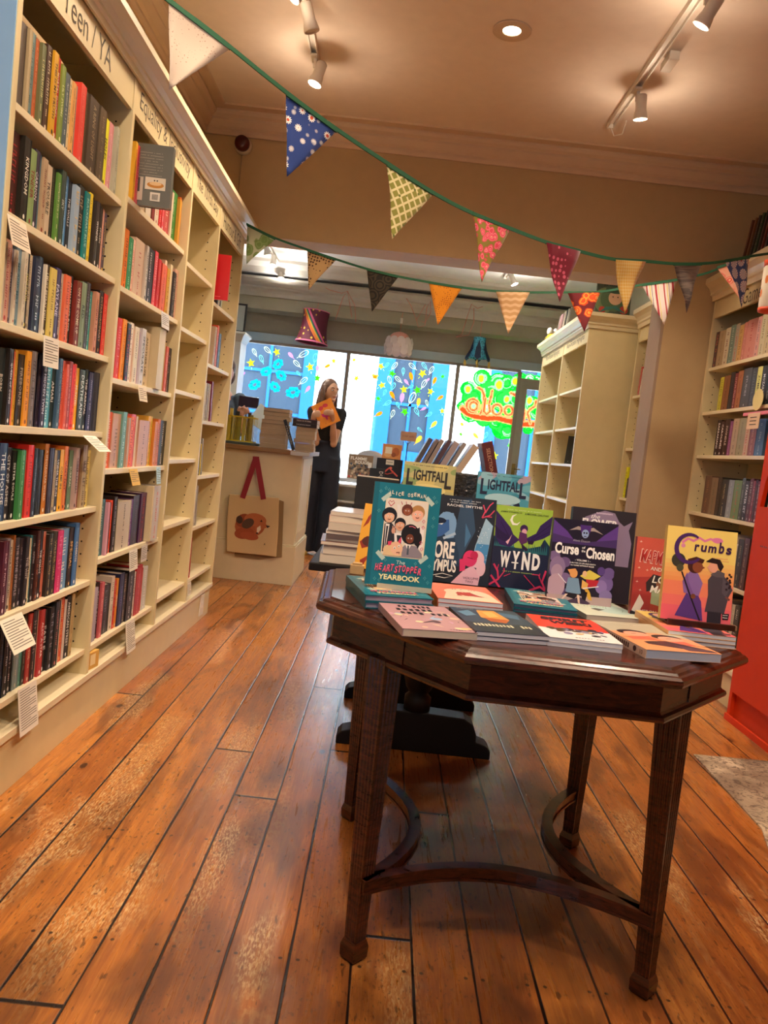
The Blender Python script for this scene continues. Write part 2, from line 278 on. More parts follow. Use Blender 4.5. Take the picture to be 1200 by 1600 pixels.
LEAVES=[(-1.74,1.97,'y',0.053),(-1.45,2.13,'y',0.046),(-1.71,2.1,'w',0.046),(-1.56,2.14,'w',0.053),(-1.62,2.03,'t',0.05),(-1.28,2.11,'p',0.043),(-1.13,2.14,'w',0.07),(-0.99,2.11,'t',0.056),(-1.2,2.02,'w',0.053),(-1.04,2.0,'y',0.056),(-1.17,1.91,'t',0.033),(-1.1,1.83,'w',0.06),(-0.94,1.88,'g',0.05),(-1.04,1.74,'p',0.043),(-0.95,1.99,'p',0.04),(-0.77,2.1,'y',0.04),(-0.84,2.03,'o',0.04),(-0.53,2.14,'y',0.033),(-0.48,1.93,'y',0.043),(-1.42,1.99,'b',0.07),(-1.55,1.89,'b',0.07),(-1.37,1.86,'b',0.07),(-1.67,1.72,'b',0.076),(-1.43,1.72,'b',0.07),(-1.21,1.68,'b',0.086),(-1.82,1.83,'p',0.033),(-0.26,1.97,'a',0.04),(-0.21,2.1,'y',0.046),(-0.14,2.12,'t',0.038),(-0.05,2.12,'w',0.053),(0.16,2.14,'w',0.053),(0.3,2.16,'t',0.046),(0.39,2.12,'w',0.05),(-0.07,2.03,'g',0.05),(0.06,2.07,'t',0.042),(0.16,2.02,'o',0.05),(0.29,2.07,'y',0.053),(-0.27,1.97,'a',0.042),(-0.09,1.95,'w',0.05),(0.01,1.97,'w',0.05),(0.11,1.95,'p',0.038),(0.32,1.95,'w',0.057),(0.44,2.0,'o',0.046),(0.36,2.0,'p',0.027),(0.53,2.06,'g',0.034),(-0.17,1.88,'y',0.05),(-0.04,1.88,'t',0.05),(0.09,1.86,'y',0.05),(0.17,1.9,'t',0.034),(0.25,1.87,'g',0.05),(0.41,1.87,'y',0.046),(-0.13,1.8,'t',0.038),(-0.04,1.78,'o',0.05),(0.08,1.76,'p',0.057),(0.2,1.77,'w',0.076),(0.28,1.73,'a',0.05),(0.38,1.73,'w',0.038),(0.53,1.81,'o',0.042),(-0.2,1.72,'g',0.038),(-0.08,1.68,'t',0.05),(0.04,1.67,'t',0.038),(0.13,1.6,'g',0.05),(0.35,1.66,'p',0.034),(0.27,1.62,'t',0.05),(-0.01,1.56,'w',0.05),(0.57,1.66,'y',0.038),(-0.17,1.54,'o',0.046),(0.42,1.6,'t',0.042),(0.49,1.49,'a',0.05),(0.33,1.41,'t',0.034),(0.33,1.29,'a',0.057),(0.82,1.53,'y',0.038),(0.82,1.41,'g',0.034),(1.0,1.41,'a',0.046),(1.12,1.43,'t',0.042),(1.18,1.33,'a',0.042),(1.25,1.2,'y',0.05),(1.41,1.34,'g',0.031)]
BLOBS=[(0.993,2.091,0.102),(0.849,1.945,0.097),(0.802,1.738,0.066),(1.191,2.053,0.122),(1.289,2.074,0.092),(1.448,2.101,0.102),(1.554,2.143,0.061),(1.644,2.153,0.046),(1.114,1.934,0.153),(0.923,1.832,0.143),(1.274,1.871,0.153),(1.424,1.888,0.132),(0.902,1.669,0.112),(1.07,1.627,0.102),(1.305,1.531,0.127),(1.216,1.592,0.092),(1.363,1.72,0.122),(1.519,1.777,0.112),(1.614,1.828,0.122),(1.684,1.755,0.082),(1.607,1.555,0.061),(1.369,1.508,0.092)]
YEL=[(0.984,2.085,0.039),(0.844,1.944,0.036),(1.203,2.034,0.046),(1.388,2.095,0.039),(1.314,1.876,0.033),(1.581,1.89,0.036)]
STROKES=[[(0.956,1.977),(1.01,1.953),(1.042,1.896),(1.048,1.806),(1.038,1.724),(1.024,1.672)],[(1.131,1.956),(1.125,1.885),(1.111,1.793),(1.135,1.715),(1.094,1.675),(1.06,1.706),(1.06,1.787),(1.062,1.858)],[(1.661,1.894),(1.654,1.833),(1.599,1.786),(1.574,1.743),(1.601,1.686),(1.624,1.627)],[(1.529,1.778),(1.546,1.72),(1.545,1.649)],[(1.355,1.955),(1.397,1.94),(1.423,1.933)],[(0.994,1.765),(0.991,1.73),(0.974,1.7),(0.947,1.682),(0.915,1.678),(0.884,1.69),(0.861,1.715),(0.85,1.749),(0.853,1.784),(0.87,1.813),(0.897,1.832),(0.929,1.835),(0.96,1.823),(0.983,1.798),(0.994,1.765)],[(0.978,1.758),(0.976,1.736),(0.965,1.717),(0.948,1.706),(0.928,1.704),(0.909,1.711),(0.894,1.727),(0.887,1.748),(0.889,1.77),(0.9,1.788),(0.917,1.8),(0.937,1.802),(0.956,1.794),(0.971,1.779),(0.978,1.758)],[(1.268,1.75),(1.266,1.723),(1.253,1.7),(1.232,1.686),(1.208,1.683),(1.184,1.693),(1.167,1.712),(1.158,1.737),(1.16,1.764),(1.173,1.787),(1.194,1.801),(1.218,1.804),(1.242,1.794),(1.26,1.775),(1.268,1.75)],[(1.4,1.752),(1.398,1.729),(1.387,1.709),(1.369,1.697),(1.347,1.694),(1.327,1.702),(1.311,1.719),(1.304,1.741),(1.306,1.765),(1.317,1.784),(1.335,1.797),(1.356,1.799),(1.377,1.791),(1.392,1.774),(1.4,1.752)]]
BRANCH=[[(0.806,1.709),(0.872,1.665),(0.977,1.639),(1.12,1.634),(1.229,1.652),(1.333,1.634),(1.434,1.625)],[(1.527,1.612),(1.599,1.62),(1.672,1.623)]]

S1= [(-0.738, 2.126, 2.227), (-0.705, 2.147, 2.207), (-0.603, 2.216, 2.173), (-0.407, 2.347, 2.093), (-0.256, 2.448, 2.042), (-0.106, 2.549, 2.0), (0.057, 2.658, 1.958), (0.191, 2.748, 1.938), (0.337, 2.846, 1.93), (0.484, 2.944, 1.925), (0.635, 3.045, 1.932), (0.792, 3.151, 1.946), (0.941, 3.251, 1.979), (1.091, 3.351, 2.009), (1.237, 3.449, 2.048), (1.381, 3.546, 2.098), (1.532, 3.647, 2.161), (1.652, 3.727, 2.206)]

S2= [(-0.953, 4.595, 2.302), (-0.779, 4.578, 2.237), (-0.589, 4.559, 2.189), (-0.419, 4.542, 2.149), (-0.24, 4.524, 2.111), (-0.059, 4.506, 2.085), (0.115, 4.488, 2.068), (0.302, 4.47, 2.056), (0.49, 4.451, 2.052), (0.675, 4.432, 2.062), (0.889, 4.411, 2.081), (1.052, 4.395, 2.099), (1.266, 4.373, 2.156), (1.443, 4.356, 2.199), (1.582, 4.342, 2.242), (1.65, 4.335, 2.275)]

F1= [((-0.702, 2.149, 2.206), (-0.555, 2.248, 2.151), (-0.685, 2.161, 1.989)), ((-0.407, 2.347, 2.09), (-0.262, 2.445, 2.04), (-0.384, 2.363, 1.865)), ((-0.106, 2.549, 1.996), (0.052, 2.655, 1.957), (-0.065, 2.576, 1.777)), ((0.192, 2.748, 1.936), (0.337, 2.846, 1.928), (0.253, 2.789, 1.721)), ((0.484, 2.945, 1.923), (0.632, 3.043, 1.932), (0.569, 3.001, 1.728)), ((0.796, 3.153, 1.945), (0.942, 3.251, 1.977), (0.872, 3.204, 1.754)), ((1.091, 3.351, 2.006), (1.241, 3.451, 2.046), (1.196, 3.421, 1.83)), ((1.378, 3.543, 2.097), (1.518, 3.637, 2.151), (1.518, 3.637, 1.929))]

F2= [((-0.948, 4.595, 2.295), (-0.778, 4.578, 2.23), (-0.931, 4.593, 2.077)), ((-0.588, 4.559, 2.185), (-0.419, 4.542, 2.146), (-0.558, 4.556, 1.965)), ((-0.239, 4.524, 2.108), (-0.059, 4.506, 2.081), (-0.185, 4.518, 1.877)), ((0.116, 4.488, 2.065), (0.303, 4.47, 2.053), (0.192, 4.481, 1.838)), ((0.491, 4.451, 2.049), (0.675, 4.432, 2.062), (0.585, 4.442, 1.825)), ((0.879, 4.412, 2.076), (1.052, 4.395, 2.095), (0.994, 4.401, 1.875)), ((1.267, 4.373, 2.152), (1.447, 4.355, 2.196), (1.412, 4.359, 1.952)), ((1.654, 4.335, 2.275), (1.825, 4.317, 2.351), (1.827, 4.317, 2.107))]

# ================================================================ SETTING
def floor_mat():
    n = NT('old_pine_boards', 0.4)
    X = n.ma('DIVIDE', n.ma('ADD', n.x, 9.824), 0.1333)          # boards run along Y
    bid = n.ma('FLOOR', X); fx = n.ma('FRACT', X)
    off = n.white(n.vec(bid, 3.1, 7.7))
    Yb = n.ma('ADD', n.ma('DIVIDE', n.y, 4.6), n.ma('MULTIPLY', off, 5.0))
    yid = n.ma('FLOOR', Yb); fy = n.ma('FRACT', Yb)
    wob = n.ma('MULTIPLY', n.ma('SUBTRACT', n.noise(n.vec(bid, n.ma('MULTIPLY', n.y, 3.0), 0.0), 1.0, 2), 0.5), 0.05)
    seam = n.ma('ABSOLUTE', n.ma('SUBTRACT', n.ma('ADD', fx, wob), 0.5))
    seamm = n.step(seam, 0.468, 0.488)
    ym = n.step(n.ma('ABSOLUTE', n.ma('SUBTRACT', fy, 0.5)), 0.4983, 0.4993)
    gap = n.ma('MAXIMUM', seamm, ym)
    r = n.white(n.vec(bid, yid, 1.0)); r2 = n.white(n.vec(yid, bid, 5.0))
    gv = n.vec(n.ma('MULTIPLY', n.x, 26.0), n.ma('ADD', n.ma('MULTIPLY', n.y, 1.3), n.ma('MULTIPLY', r, 30.0)), 0.0)
    grain = n.noise(gv, 2.2, 7, 0.9, 0.66)
    fine = n.noise(n.vec(n.ma('MULTIPLY', n.x, 120.0), n.ma('MULTIPLY', n.y, 6.0), r), 2.0, 4)
    base = n.mix(r, 'a05c26', 'c07c38')
    base = n.mix(n.ma('MULTIPLY', n.step(grain, 0.42, 0.70), 0.75), base, '8a4a1e')
    base = n.mix(n.ma('MULTIPLY', n.step(fine, 0.5, 0.75), 0.35), base, 'e0a050')
    # worn pale patches and dark stains, both drawn out along the boards
    pv = n.vec(n.ma('MULTIPLY', n.x, 3.4), n.ma('MULTIPLY', n.y, 1.0), 4.0)
    patch = n.step(n.noise(pv, 1.7, 4, 0.6), 0.57, 0.70)
    fleck = n.step(n.noise(n.vec(n.ma('MULTIPLY', n.x, 60.0), n.ma('MULTIPLY', n.y, 22.0), 0.0), 1.6, 4), 0.44, 0.60)
    base = n.mix(n.ma('MULTIPLY', n.ma('MULTIPLY', patch, fleck), 0.55), base, 'e0b478')
    st = n.step(n.noise(n.vec(n.ma('MULTIPLY', n.x, 4.5), n.ma('MULTIPLY', n.y, 1.3), n.ma('MULTIPLY', bid, .35)), 1.6, 5, 0.8), 0.47, 0.66)
    base = n.mix(n.ma('MULTIPLY', st, 0.62), base, '502a16')
    def blot(cx, cy, rx, ry, amt, wob=.35):
        d = n.ma('SQRT', n.ma('ADD', n.ma('POWER', n.ma('DIVIDE', n.ma('SUBTRACT', n.x, cx), rx), 2.0), n.ma('POWER', n.ma('DIVIDE', n.ma('SUBTRACT', n.y, cy), ry), 2.0)))
        d = n.ma('ADD', d, n.ma('MULTIPLY', n.ma('SUBTRACT', n.noise(n.vec(n.ma('MULTIPLY', n.x, 9.0), n.ma('MULTIPLY', n.y, 4.0), cx), 1.5, 4), .5), wob*4))
        return n.ma('MULTIPLY', n.step(d, 1.15, .45), amt)
    # scuffed pale runs where the varnish has gone, and darker patches, the widest beneath the tables
    fl2 = n.step(n.noise(n.vec(n.ma('MULTIPLY', n.x, 150.0), n.ma('MULTIPLY', n.y, 34.0), 5.0), 1.6, 6, .4), 0.42, 0.66)
    for cx, cy, rx, ry in ((-.70, 2.45, .07, .55), (-.76, 1.95, .06, .3), (-.58, 1.62, .07, .22), (-.49, 1.80, .05, .2), (-.33, 1.95, .05, .3), (-.16, 1.62, .05, .2), (-.9, 3.1, .06, .4), (-.42, 2.7, .05, .4), (.15, 1.5, .05, .2), (.9, 2.3, .06, .4), (1.1, 1.9, .06, .3)):
        base = n.mix(n.ma('MULTIPLY', blot(cx, cy, rx, ry, .52, .6), fl2), base, 'ecd098')
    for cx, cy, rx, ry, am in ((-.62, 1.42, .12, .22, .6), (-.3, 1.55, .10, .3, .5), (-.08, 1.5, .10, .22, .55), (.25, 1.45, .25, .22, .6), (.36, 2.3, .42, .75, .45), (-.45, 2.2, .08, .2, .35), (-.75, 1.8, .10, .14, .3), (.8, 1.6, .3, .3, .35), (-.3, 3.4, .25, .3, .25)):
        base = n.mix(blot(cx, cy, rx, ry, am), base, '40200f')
    sp = n.step(n.noise(n.vec(n.ma('MULTIPLY', n.x, 70.0), n.ma('MULTIPLY', n.y, 30.0), 1.0), 2.2, 3), 0.60, 0.68)
    base = n.mix(n.ma('MULTIPLY', sp, n.ma('MULTIPLY', n.step(n.white(n.vec(bid, 9.0, yid)), .35, .75), .6)), base, '34180c')
    dk = n.step(n.noise(n.vec(n.ma('MULTIPLY', n.x, 45.0), n.ma('MULTIPLY', n.y, 14.0), 2.0), 1.5, 3), 0.62, 0.70)
    base = n.mix(n.ma('MULTIPLY', dk, 0.65), base, '2c160c')
    # knots
    kd = n.voro(n.vec(n.ma('MULTIPLY', n.x, 2.1), n.ma('MULTIPLY', n.y, 1.0), bid), 2.6)
    knot = n.step(kd, 0.075, 0.04); ringk = n.step(n.ma('ABSOLUTE', n.ma('SUBTRACT', kd, 0.085)), 0.02, 0.0)
    base = n.mix(n.ma('MULTIPLY', ringk, 0.5), base, '7a3a12'); base = n.mix(n.ma('MULTIPLY', knot, 0.85), base, '24120a')
    # nail heads in pairs either side of each seam, every 45 cm
    ny = n.ma('ABSOLUTE', n.ma('SUBTRACT', n.ma('FRACT', n.ma('DIVIDE', n.y, 0.46)), 0.5)); nx = n.ma('ABSOLUTE', n.ma('SUBTRACT', seam, 0.36))
    nd = n.ma('SQRT', n.ma('ADD', n.ma('POWER', n.ma('MULTIPLY', ny, 0.46), 2.0), n.ma('POWER', n.ma('MULTIPLY', nx, 0.1333), 2.0)))
    nail = n.step(nd, 0.0055, 0.0035); base = n.mix(n.ma('MULTIPLY', nail, 0.85), base, '1a1210')
    base = n.mix(gap, base, '100806')
    # gloss
    rg = n.ma('ADD', n.ma('MULTIPLY', grain, 0.25), n.ma('ADD', n.ma('MULTIPLY', patch, 0.2), 0.17))
    n.bump(n.ma('SUBTRACT', n.ma('ADD', n.ma('MULTIPLY', fine, 0.12), n.ma('MULTIPLY', grain, 0.25)), n.ma('MULTIPLY', gap, 1.2)), 0.35, 0.004)
    n.b.inputs['Specular IOR Level'].default_value = 0.55
    return n.done(base, rg)
mb = MB().mat(floor_mat()); mb.box(-2.8, 2.3, -1.8, 9.6, -0.05, 0.0); struct(mb.build('floor'))

def stone_mat():
    n = NT('worn_hearth_stone', 0.6)
    a = n.noise(n.obj, 3, 6, 1.5); b = n.noise(n.obj, 30, 5, 2.0)
    c = n.mix(n.step(a, 0.35, 0.65), '8c7c68', 'd0c0a4'); c = n.mix(n.ma('MULTIPLY', n.step(b, 0.5, 0.62), 0.7), c, '3c2e24')
    n.bump(b, 0.3, 0.01); return n.done(c, 0.5)
mb = MB().mat(stone_mat()); mb.prism([(1.385, 3.17), (1.36, 2.52), (1.31, 2.37), (1.30, 1.2), (1.74, 1.2), (1.74, 3.19)], 0.0, 0.006)
o = mb.build('hearth_stone'); tag(o, 'worn pale stone hearth slab let into the boards at right', 'hearth stone')

WALLC = M('bfa67c', 0.75, bump=0.08, bscale=160, name='khaki_wall_paint'); CEIL = M('f0e2d4', 0.85, bump=0.03, bscale=40, name='ceiling_paint'); CEIL2 = M('f4f6f8', 0.85, name='white_ceiling_paint')
CORN = M('d8c0a4', 0.6, name='cornice_paint'); OLIVE = M('a5a28e', 0.7, name='olive_grey_paint'); GREYP = M('8f8578', 0.6, name='grey_trim_paint'); TAN = M('9c8f78', 0.7, name='tan_paint'); LBLUE = M('a9bcc4', 0.5, name='pale_blue_paint')
def slab(name, m, *b):
    mb = MB().mat(m); mb.box(*b); return struct(mb.build(name))
slab('ceiling', CEIL, -1.45, 2.35, -1.75, 5.08, 3.0, 3.1)
slab('ceiling', CEIL2, -2.85, 2.35, 5.08, 9.6, 3.02, 3.12)
slab('wall_left', WALLC, -1.45, -1.31, -1.75, 5.08, 0, 3.0)
slab('wall_right', WALLC, 2.2, 2.35, -1.75, 5.08, 0, 3.0)
slab('wall_right', M('a8a08a', 0.75), 2.2, 2.35, 5.08, 9.6, 0, 3.02)
slab('wall_left', M('b8b4a4', 0.75), -2.85, -2.7, 5.08, 9.6, 0, 3.02)
mb = MB().mat(WALLC)                                   # wall with the window behind the photographer
mb.box(-1.31, -1.1, -1.75, -1.6, 0, 3.0); mb.box(-.4, 2.2, -1.75, -1.6, 0, 3.0); mb.box(-1.1, -.4, -1.75, -1.6, 0, 0.95); mb.box(-1.1, -.4, -1.75, -1.6, 2.05, 3.0)
struct(mb.build('wall_back'))
mb = MB().mat(WALLC); mb.box(-1.31, 2.2, 4.85, 5.08, 2.305, 3.0); mb.box(1.57, 2.2, 4.85, 5.08, 0, 2.305); mb.box(-2.7, -1.31, 5.0, 5.08, 0, 3.0)
struct(mb.build('wall_divider'))
slab('trim_1', M('a08c7a', 0.8, spec=.1), 1.553, 1.57, 4.852, 5.08, 0, 2.305)

def cornice(name, pts, axis, a0, a1, base, sgn, m):
    """pts: (out, z) profile swept along axis between a0 and a1; out measured from base, times sgn"""
    mb = MB().mat(m); n = len(pts)
    rows = []
    for a in (a0, a1):
        rows.append([mb.bm.verts.new((a, base + sgn*o_, z) if axis == 'x' else (base + sgn*o_, a, z)) for o_, z in pts])
    for i in range(n): mb._f([rows[0][i], rows[0][(i+1) % n], rows[1][(i+1) % n], rows[1][i]])
    mb._f(rows[0]); mb._f(rows[1][::-1])
    return mb.build(name)
PROF = [(0, 2.868), (0.012, 2.868), (0.02, 2.885), (0.02, 2.90), (0.034, 2.91), (0.05, 2.93), (0.056, 2.94), (0.056, 2.953), (0.075, 2.965), (0.085, 2.98), (0.085, 2.99), (0.14, 2.992), (0.145, 3.0), (0, 3.0)]
struct(cornice('trim_2', PROF, 'x', -1.31, 2.2, 4.85, -1, CORN))
struct(cornice('trim_3', PROF, 'y', -1.6, 4.85, -1.31, 1, CORN))
struct(cornice('trim_4', PROF, 'y', -1.6, 4.85, 2.2, -1, CORN))

# ---- shop front at the far end
WY = 9.4
mb = MB().mat(M('a8a290', 0.7)); mb.box(-2.7, 2.2, WY, WY+0.2, 2.32, 3.02); mb.box(-2.7, -1.93, WY, WY+0.2, 0, 2.32); mb.box(2.08, 2.2, WY, WY+0.2, 0, 2.32); mb.box(-1.93, 1.42, WY, WY+0.2, 0, 0.45)
struct(mb.build('wall_front'))
slab('trim_5', LBLUE, -1.93, 2.08, WY-0.03, WY+0.03, 2.235, 2.33)
slab('trim_6', OLIVE, -2.7, 2.2, WY-0.30, WY, 2.56, 2.70)
slab('trim_7', GREYP, -1.93, 1.44, WY-0.02, WY+0.02, 2.205, 2.24)
struct(cornice('trim_8', [(0, 2.70), (0.32, 2.70), (0.34, 2.74), (0.36, 2.76), (0.40, 2.78), (0.40, 2.80), (0.46, 2.83), (0.50, 2.86), (0.50, 2.885), (0.0, 2.885)], 'x', -2.7, 2.2, WY, -1, M('c9c8c0', 0.6)))
mb = MB().mat(M('d8dade', 0.6))                      # slatted ceiling grille over the window
for k in range(11): mb.box(-2.7, 2.2, WY-0.62+k*0.05, WY-0.59+k*0.05, 2.93, 2.965)
for k in range(13): mb.box(-2.7+k*0.4, -2.68+k*0.4, WY-0.62, WY-0.07, 2.965, 2.985)
o = mb.build('ceiling_grille'); tag(o, 'white slatted ceiling grille running above the shop window', 'grille')
struct(cornice('trim_9', [(0.62, 2.90), (0.66, 2.90), (0.70, 2.95), (0.78, 2.99), (0.80, 3.02), (0.62, 3.02)], 'x', -2.7, 2.2, WY, -1, M('d0d0cc', 0.6)))

def glass_mat(tint=(0.93, 0.97, 0.98)):
    m = bpy.data.materials.new('window_glass'); m.use_nodes = True; nt = m.node_tree; nt.nodes.remove(nt.nodes['Principled BSDF'])
    t = nt.nodes.new('ShaderNodeBsdfTransparent'); g = nt.nodes.new('ShaderNodeBsdfGlossy'); g.inputs['Roughness'].default_value = 0.02
    f = nt.nodes.new('ShaderNodeFresnel'); f.inputs[0].default_value = 1.4; mx = nt.nodes.new('ShaderNodeMixShader')
    t.inputs[0].default_value = (*tint, 1)
    nt.links.new(f.outputs[0], mx.inputs[0]); nt.links.new(t.outputs[0], mx.inputs[1]); nt.links.new(g.outputs[0], mx.inputs[2])
    nt.links.new(mx.outputs[0], nt.nodes['Material Output'].inputs[0]); return m
GLASS = glass_mat()
def paint_mat(h, tr=0.65):
    m = bpy.data.materials.new('window_paint'); m.use_nodes = True; nt = m.node_tree; nt.nodes.remove(nt.nodes['Principled BSDF'])
    a = nt.nodes.new('ShaderNodeBsdfTranslucent'); b = nt.nodes.new('ShaderNodeBsdfDiffuse'); mx = nt.nodes.new('ShaderNodeMixShader'); mx.inputs[0].default_value = 1-tr
    a.inputs[0].default_value = lin(h); b.inputs[0].default_value = lin(h)
    nt.links.new(a.outputs[0], mx.inputs[1]); nt.links.new(b.outputs[0], mx.inputs[2]); nt.links.new(mx.outputs[0], nt.nodes['Material Output'].inputs[0]); return m
PM = {k: paint_mat(h, 0.9) for k, h in dict(y='c8d018', g='38b808', o='c86808', a='d89828', w='e8f0b8', t='70d8d0', p='c878a8', b='1098d8', G='20b828', D='049018', R='d83010', O='d87040', L='78d070').items()}

win = bpy.data.objects.new('window_1', None); C.objects.link(win); struct(win)
mb = MB().mat(GREYP)
for x in (-1.91, -0.60, 0.70, 1.43): mb.box(x-0.022, x+0.022, WY-0.03, WY+0.03, 0.45, 2.21)
mb.box(-1.93, 1.44, WY-0.03, WY+0.03, 0.45, 0.50)
mb.build('window_frame', win)
for i, (a, b) in enumerate(((-1.885, -0.625), (-0.578, 0.678), (0.722, 1.408))):
    mb = MB().mat(GLASS); mb.box(a, b, WY-0.003, WY+0.003, 0.50, 2.21); mb.build('glass_pane', win)
mb = MB().mat(M('dcdcd6', 0.5)); mb.box(-1.93, 1.44, WY-0.45, WY-0.03, 0.40, 0.45); mb.build('window_sill', win)

def leaf_shape(kind, r):
    if kind in 'yg':
        pts = []
        for k in range(10):
            rr = r*(1.0, 0.42)[k % 2]*(1.0 if k != 5 else 1.4); a = PI/2 + 2*PI*k/10; pts.append((rr*math.cos(a), rr*math.sin(a)))
        return pts
    return [(r*0.52*math.sin(t)*abs(math.cos(t/2))**0.3, r*math.cos(t)) for t in [2*PI*k/14 for k in range(14)]]
def painted(mb, lst, y):
    rg = random.Random(5)
    for x, z, k, r in lst:
        a = rg.uniform(-1.0, 1.0); y -= 0.00002
        T = Matrix.Translation((x, y, z)) @ Matrix.Rotation(PI/2, 4, 'X') @ Matrix.Rotation(a, 4, 'Z')
        if k in 'ygoap':
            mb.mat(PM[k]); mb.poly([(p[0], p[1], 0) for p in leaf_shape(k, r)], T)
            mb.poly([(-0.003, -r, 0), (0.003, -r, 0), (0.002, -r*1.5, 0), (-0.002, -r*1.5, 0)], T)
        elif k == 'b':
            mb.mat(PM['b'])
            for q in range(7):
                aa = 2*PI*q/7; cx, cy = r*0.68*math.cos(aa), r*0.5*math.sin(aa)
                mb.poly([(cx+r*0.36*math.cos(2*PI*j/9)*(1+0.2*(j % 2)), cy+r*0.28*math.sin(2*PI*j/9)*(1+0.2*(j % 2)), 0.0001*q) for j in range(9)], T)
        else:
            mb.mat(PM[k]); pts = leaf_shape('o', r); n = len(pts)
            for i in range(n):
                p, q = pts[i], pts[(i+1) % n]; s = 0.80
                mb.poly([(p[0], p[1], 0), (q[0], q[1], 0), (q[0]*s, q[1]*s, 0), (p[0]*s, p[1]*s, 0)], T)
            mb.poly([(-0.003, -r*1.35, 0), (0.003, -r*1.35, 0), (0.0015, r*0.7, 0), (-0.0015, r*0.7, 0)], T)
def strip(mb, pts, w, y):
    """flat brush stroke of width w in the xz plane at y"""
    P = [Vector((p[0], p[1])) for p in pts]; L_, R_ = [], []
    for i, p in enumerate(P):
        d = (P[min(i+1, len(P)-1)] - P[max(i-1, 0)]).normalized(); n_ = Vector((-d.y, d.x))*w/2
        L_.append(p+n_); R_.append(p-n_)
    for i in range(len(P)-1): mb.poly([(L_[i].x, y, L_[i].y), (L_[i+1].x, y, L_[i+1].y), (R_[i+1].x, y, R_[i+1].y), (R_[i].x, y, R_[i].y)])
mb = MB(); painted(mb, LEAVES, WY-0.004); mb.build('painted_leaves', win, fix=False)
# the painted tree is one thin coat: every 8 mm patch takes the colour of the uppermost brush mark
ops = []; rg = random.Random(2)
for x, z, r in BLOBS: ops.append(('e', 'D', x, z, r*1.03, r))
for x, z, r in BLOBS:
    ops.append(('e', 'G', x, z, r*.88, r*.86))
    for q in range(9):
        a0 = rg.uniform(0, 6.28); rr = r*rg.uniform(0.3, 0.85); ops.append(('s', rg.choice('DLLDD'), [(x+rr*math.cos(a0+t*0.35), z+rr*math.sin(a0+t*0.35)) for t in range(6)], rg.uniform(.008, .02)))
for x, z, rx, rz in ((0.93, 1.76, .07, .05), (1.12, 1.70, .09, .06), (1.3, 1.64, .06, .04), (1.03, 1.90, .03, .08)): ops.append(('e', 'L', x, z, rx, rz))
for x, z, r in YEL: ops.append(('e', 'L', x, z, r*1.25, r*1.5)); ops.append(('e', 'y', x, z, r*.8, r*1.05))
for s_ in BRANCH: ops.append(('s', 'O', s_, .085)); ops.append(('s', 'R', [(p[0], p[1]-.006) for p in s_], .05))
for s_ in STROKES: ops.append(('s', 'O', s_, .042)); ops.append(('s', 'R', s_, .012))
def covers(o, x, z):
    if o[0] == 'e': return ((x-o[2])/o[4])**2+((z-o[3])/o[5])**2 < 1
    P_ = o[2]; w_ = (o[3]/2)**2
    for (ax, az), (bx, bz) in zip(P_, P_[1:]):
        dx, dz = bx-ax, bz-az; t = max(0, min(1, ((x-ax)*dx+(z-az)*dz)/(dx*dx+dz*dz+1e-12)))
        if (x-ax-t*dx)**2+(z-az-t*dz)**2 < w_: return True
    return False
boxes = []
for o in ops[::-1]:
    if o[0] == 'e': boxes.append((o[2]-o[4], o[2]+o[4], o[3]-o[5], o[3]+o[5], o))
    else: xs = [p[0] for p in o[2]]; zs = [p[1] for p in o[2]]; boxes.append((min(xs)-o[3], max(xs)+o[3], min(zs)-o[3], max(zs)+o[3], o))
mb = MB(); st_ = .008; yy = WY-.006; z = 1.25
while z < 2.2:
    x = .70; run = None; x_end = 2.0
    while x < x_end:
        k = None; cx, cz = x+st_/2, z+st_/2
        for a, b_, c, d, o in boxes:
            if a < cx < b_ and c < cz < d and covers(o, cx, cz): k = o[1]; break
        if run and run[0] != k:
            if run[0]: mb.mat(PM[run[0]]); mb.poly([(run[1], yy, z), (x, yy, z), (x, yy, z+st_), (run[1], yy, z+st_)])
            run = None
        if run is None: run = (k, x)
        x += st_
    if run[0]: mb.mat(PM[run[0]]); mb.poly([(run[1], yy, z), (x, yy, z), (x, yy, z+st_), (run[1], yy, z+st_)])
    z += st_
mb.build('painted_tree', win, fix=False)

dr = bpy.data.objects.new('door_1', None); C.objects.link(dr); struct(dr)
GD = M('9a9484', 0.55); mb = MB().mat(GD)
mb.box(1.445, 1.535, WY-0.025, WY+0.025, 0, 2.14); mb.box(1.97, 2.06, WY-0.025, WY+0.025, 0, 2.14); mb.box(1.535, 1.97, WY-0.025, WY+0.025, 2.02, 2.14); mb.box(1.535, 1.97, WY-0.025, WY+0.025, 0, 0.25)
mb.build('door_frame', dr)
mb = MB().mat(GLASS); mb.box(1.535, 1.97, WY-0.003, WY+0.003, 0.25, 2.02); mb.build('glass_pane', dr)
mb = MB().mat(M('7a6434', 0.35, 0.9)); mb.box(1.465, 1.505, WY-0.033, WY-0.025, 0.93, 1.13); mb.tube([(1.485, WY-0.03, 1.07), (1.485, WY-0.07, 1.07), (1.56, WY-0.075, 1.07)], 0.008); mb.build('door_handle', dr)

w2 = bpy.data.objects.new('window_2', None); C.objects.link(w2); struct(w2)
mb = MB().mat(WHITE)
for x in (-1.1, -0.77, -.44): mb.box(x, x+0.04, -1.70, -1.64, 0.95, 2.05)
mb.box(-1.1, -.4, -1.70, -1.64, 0.95, 1.0); mb.box(-1.1, -.4, -1.70, -1.64, 2.0, 2.05); mb.box(-1.1, -.4, -1.70, -1.64, 1.48, 1.52); mb.build('window_frame', w2)
GLASS2 = glass_mat((.42, .5, .56)); mb = MB().mat(GLASS2); mb.box(-1.07, -.43, -1.675, -1.67, 0.99, 2.01); mb.build('glass_pane', w2)

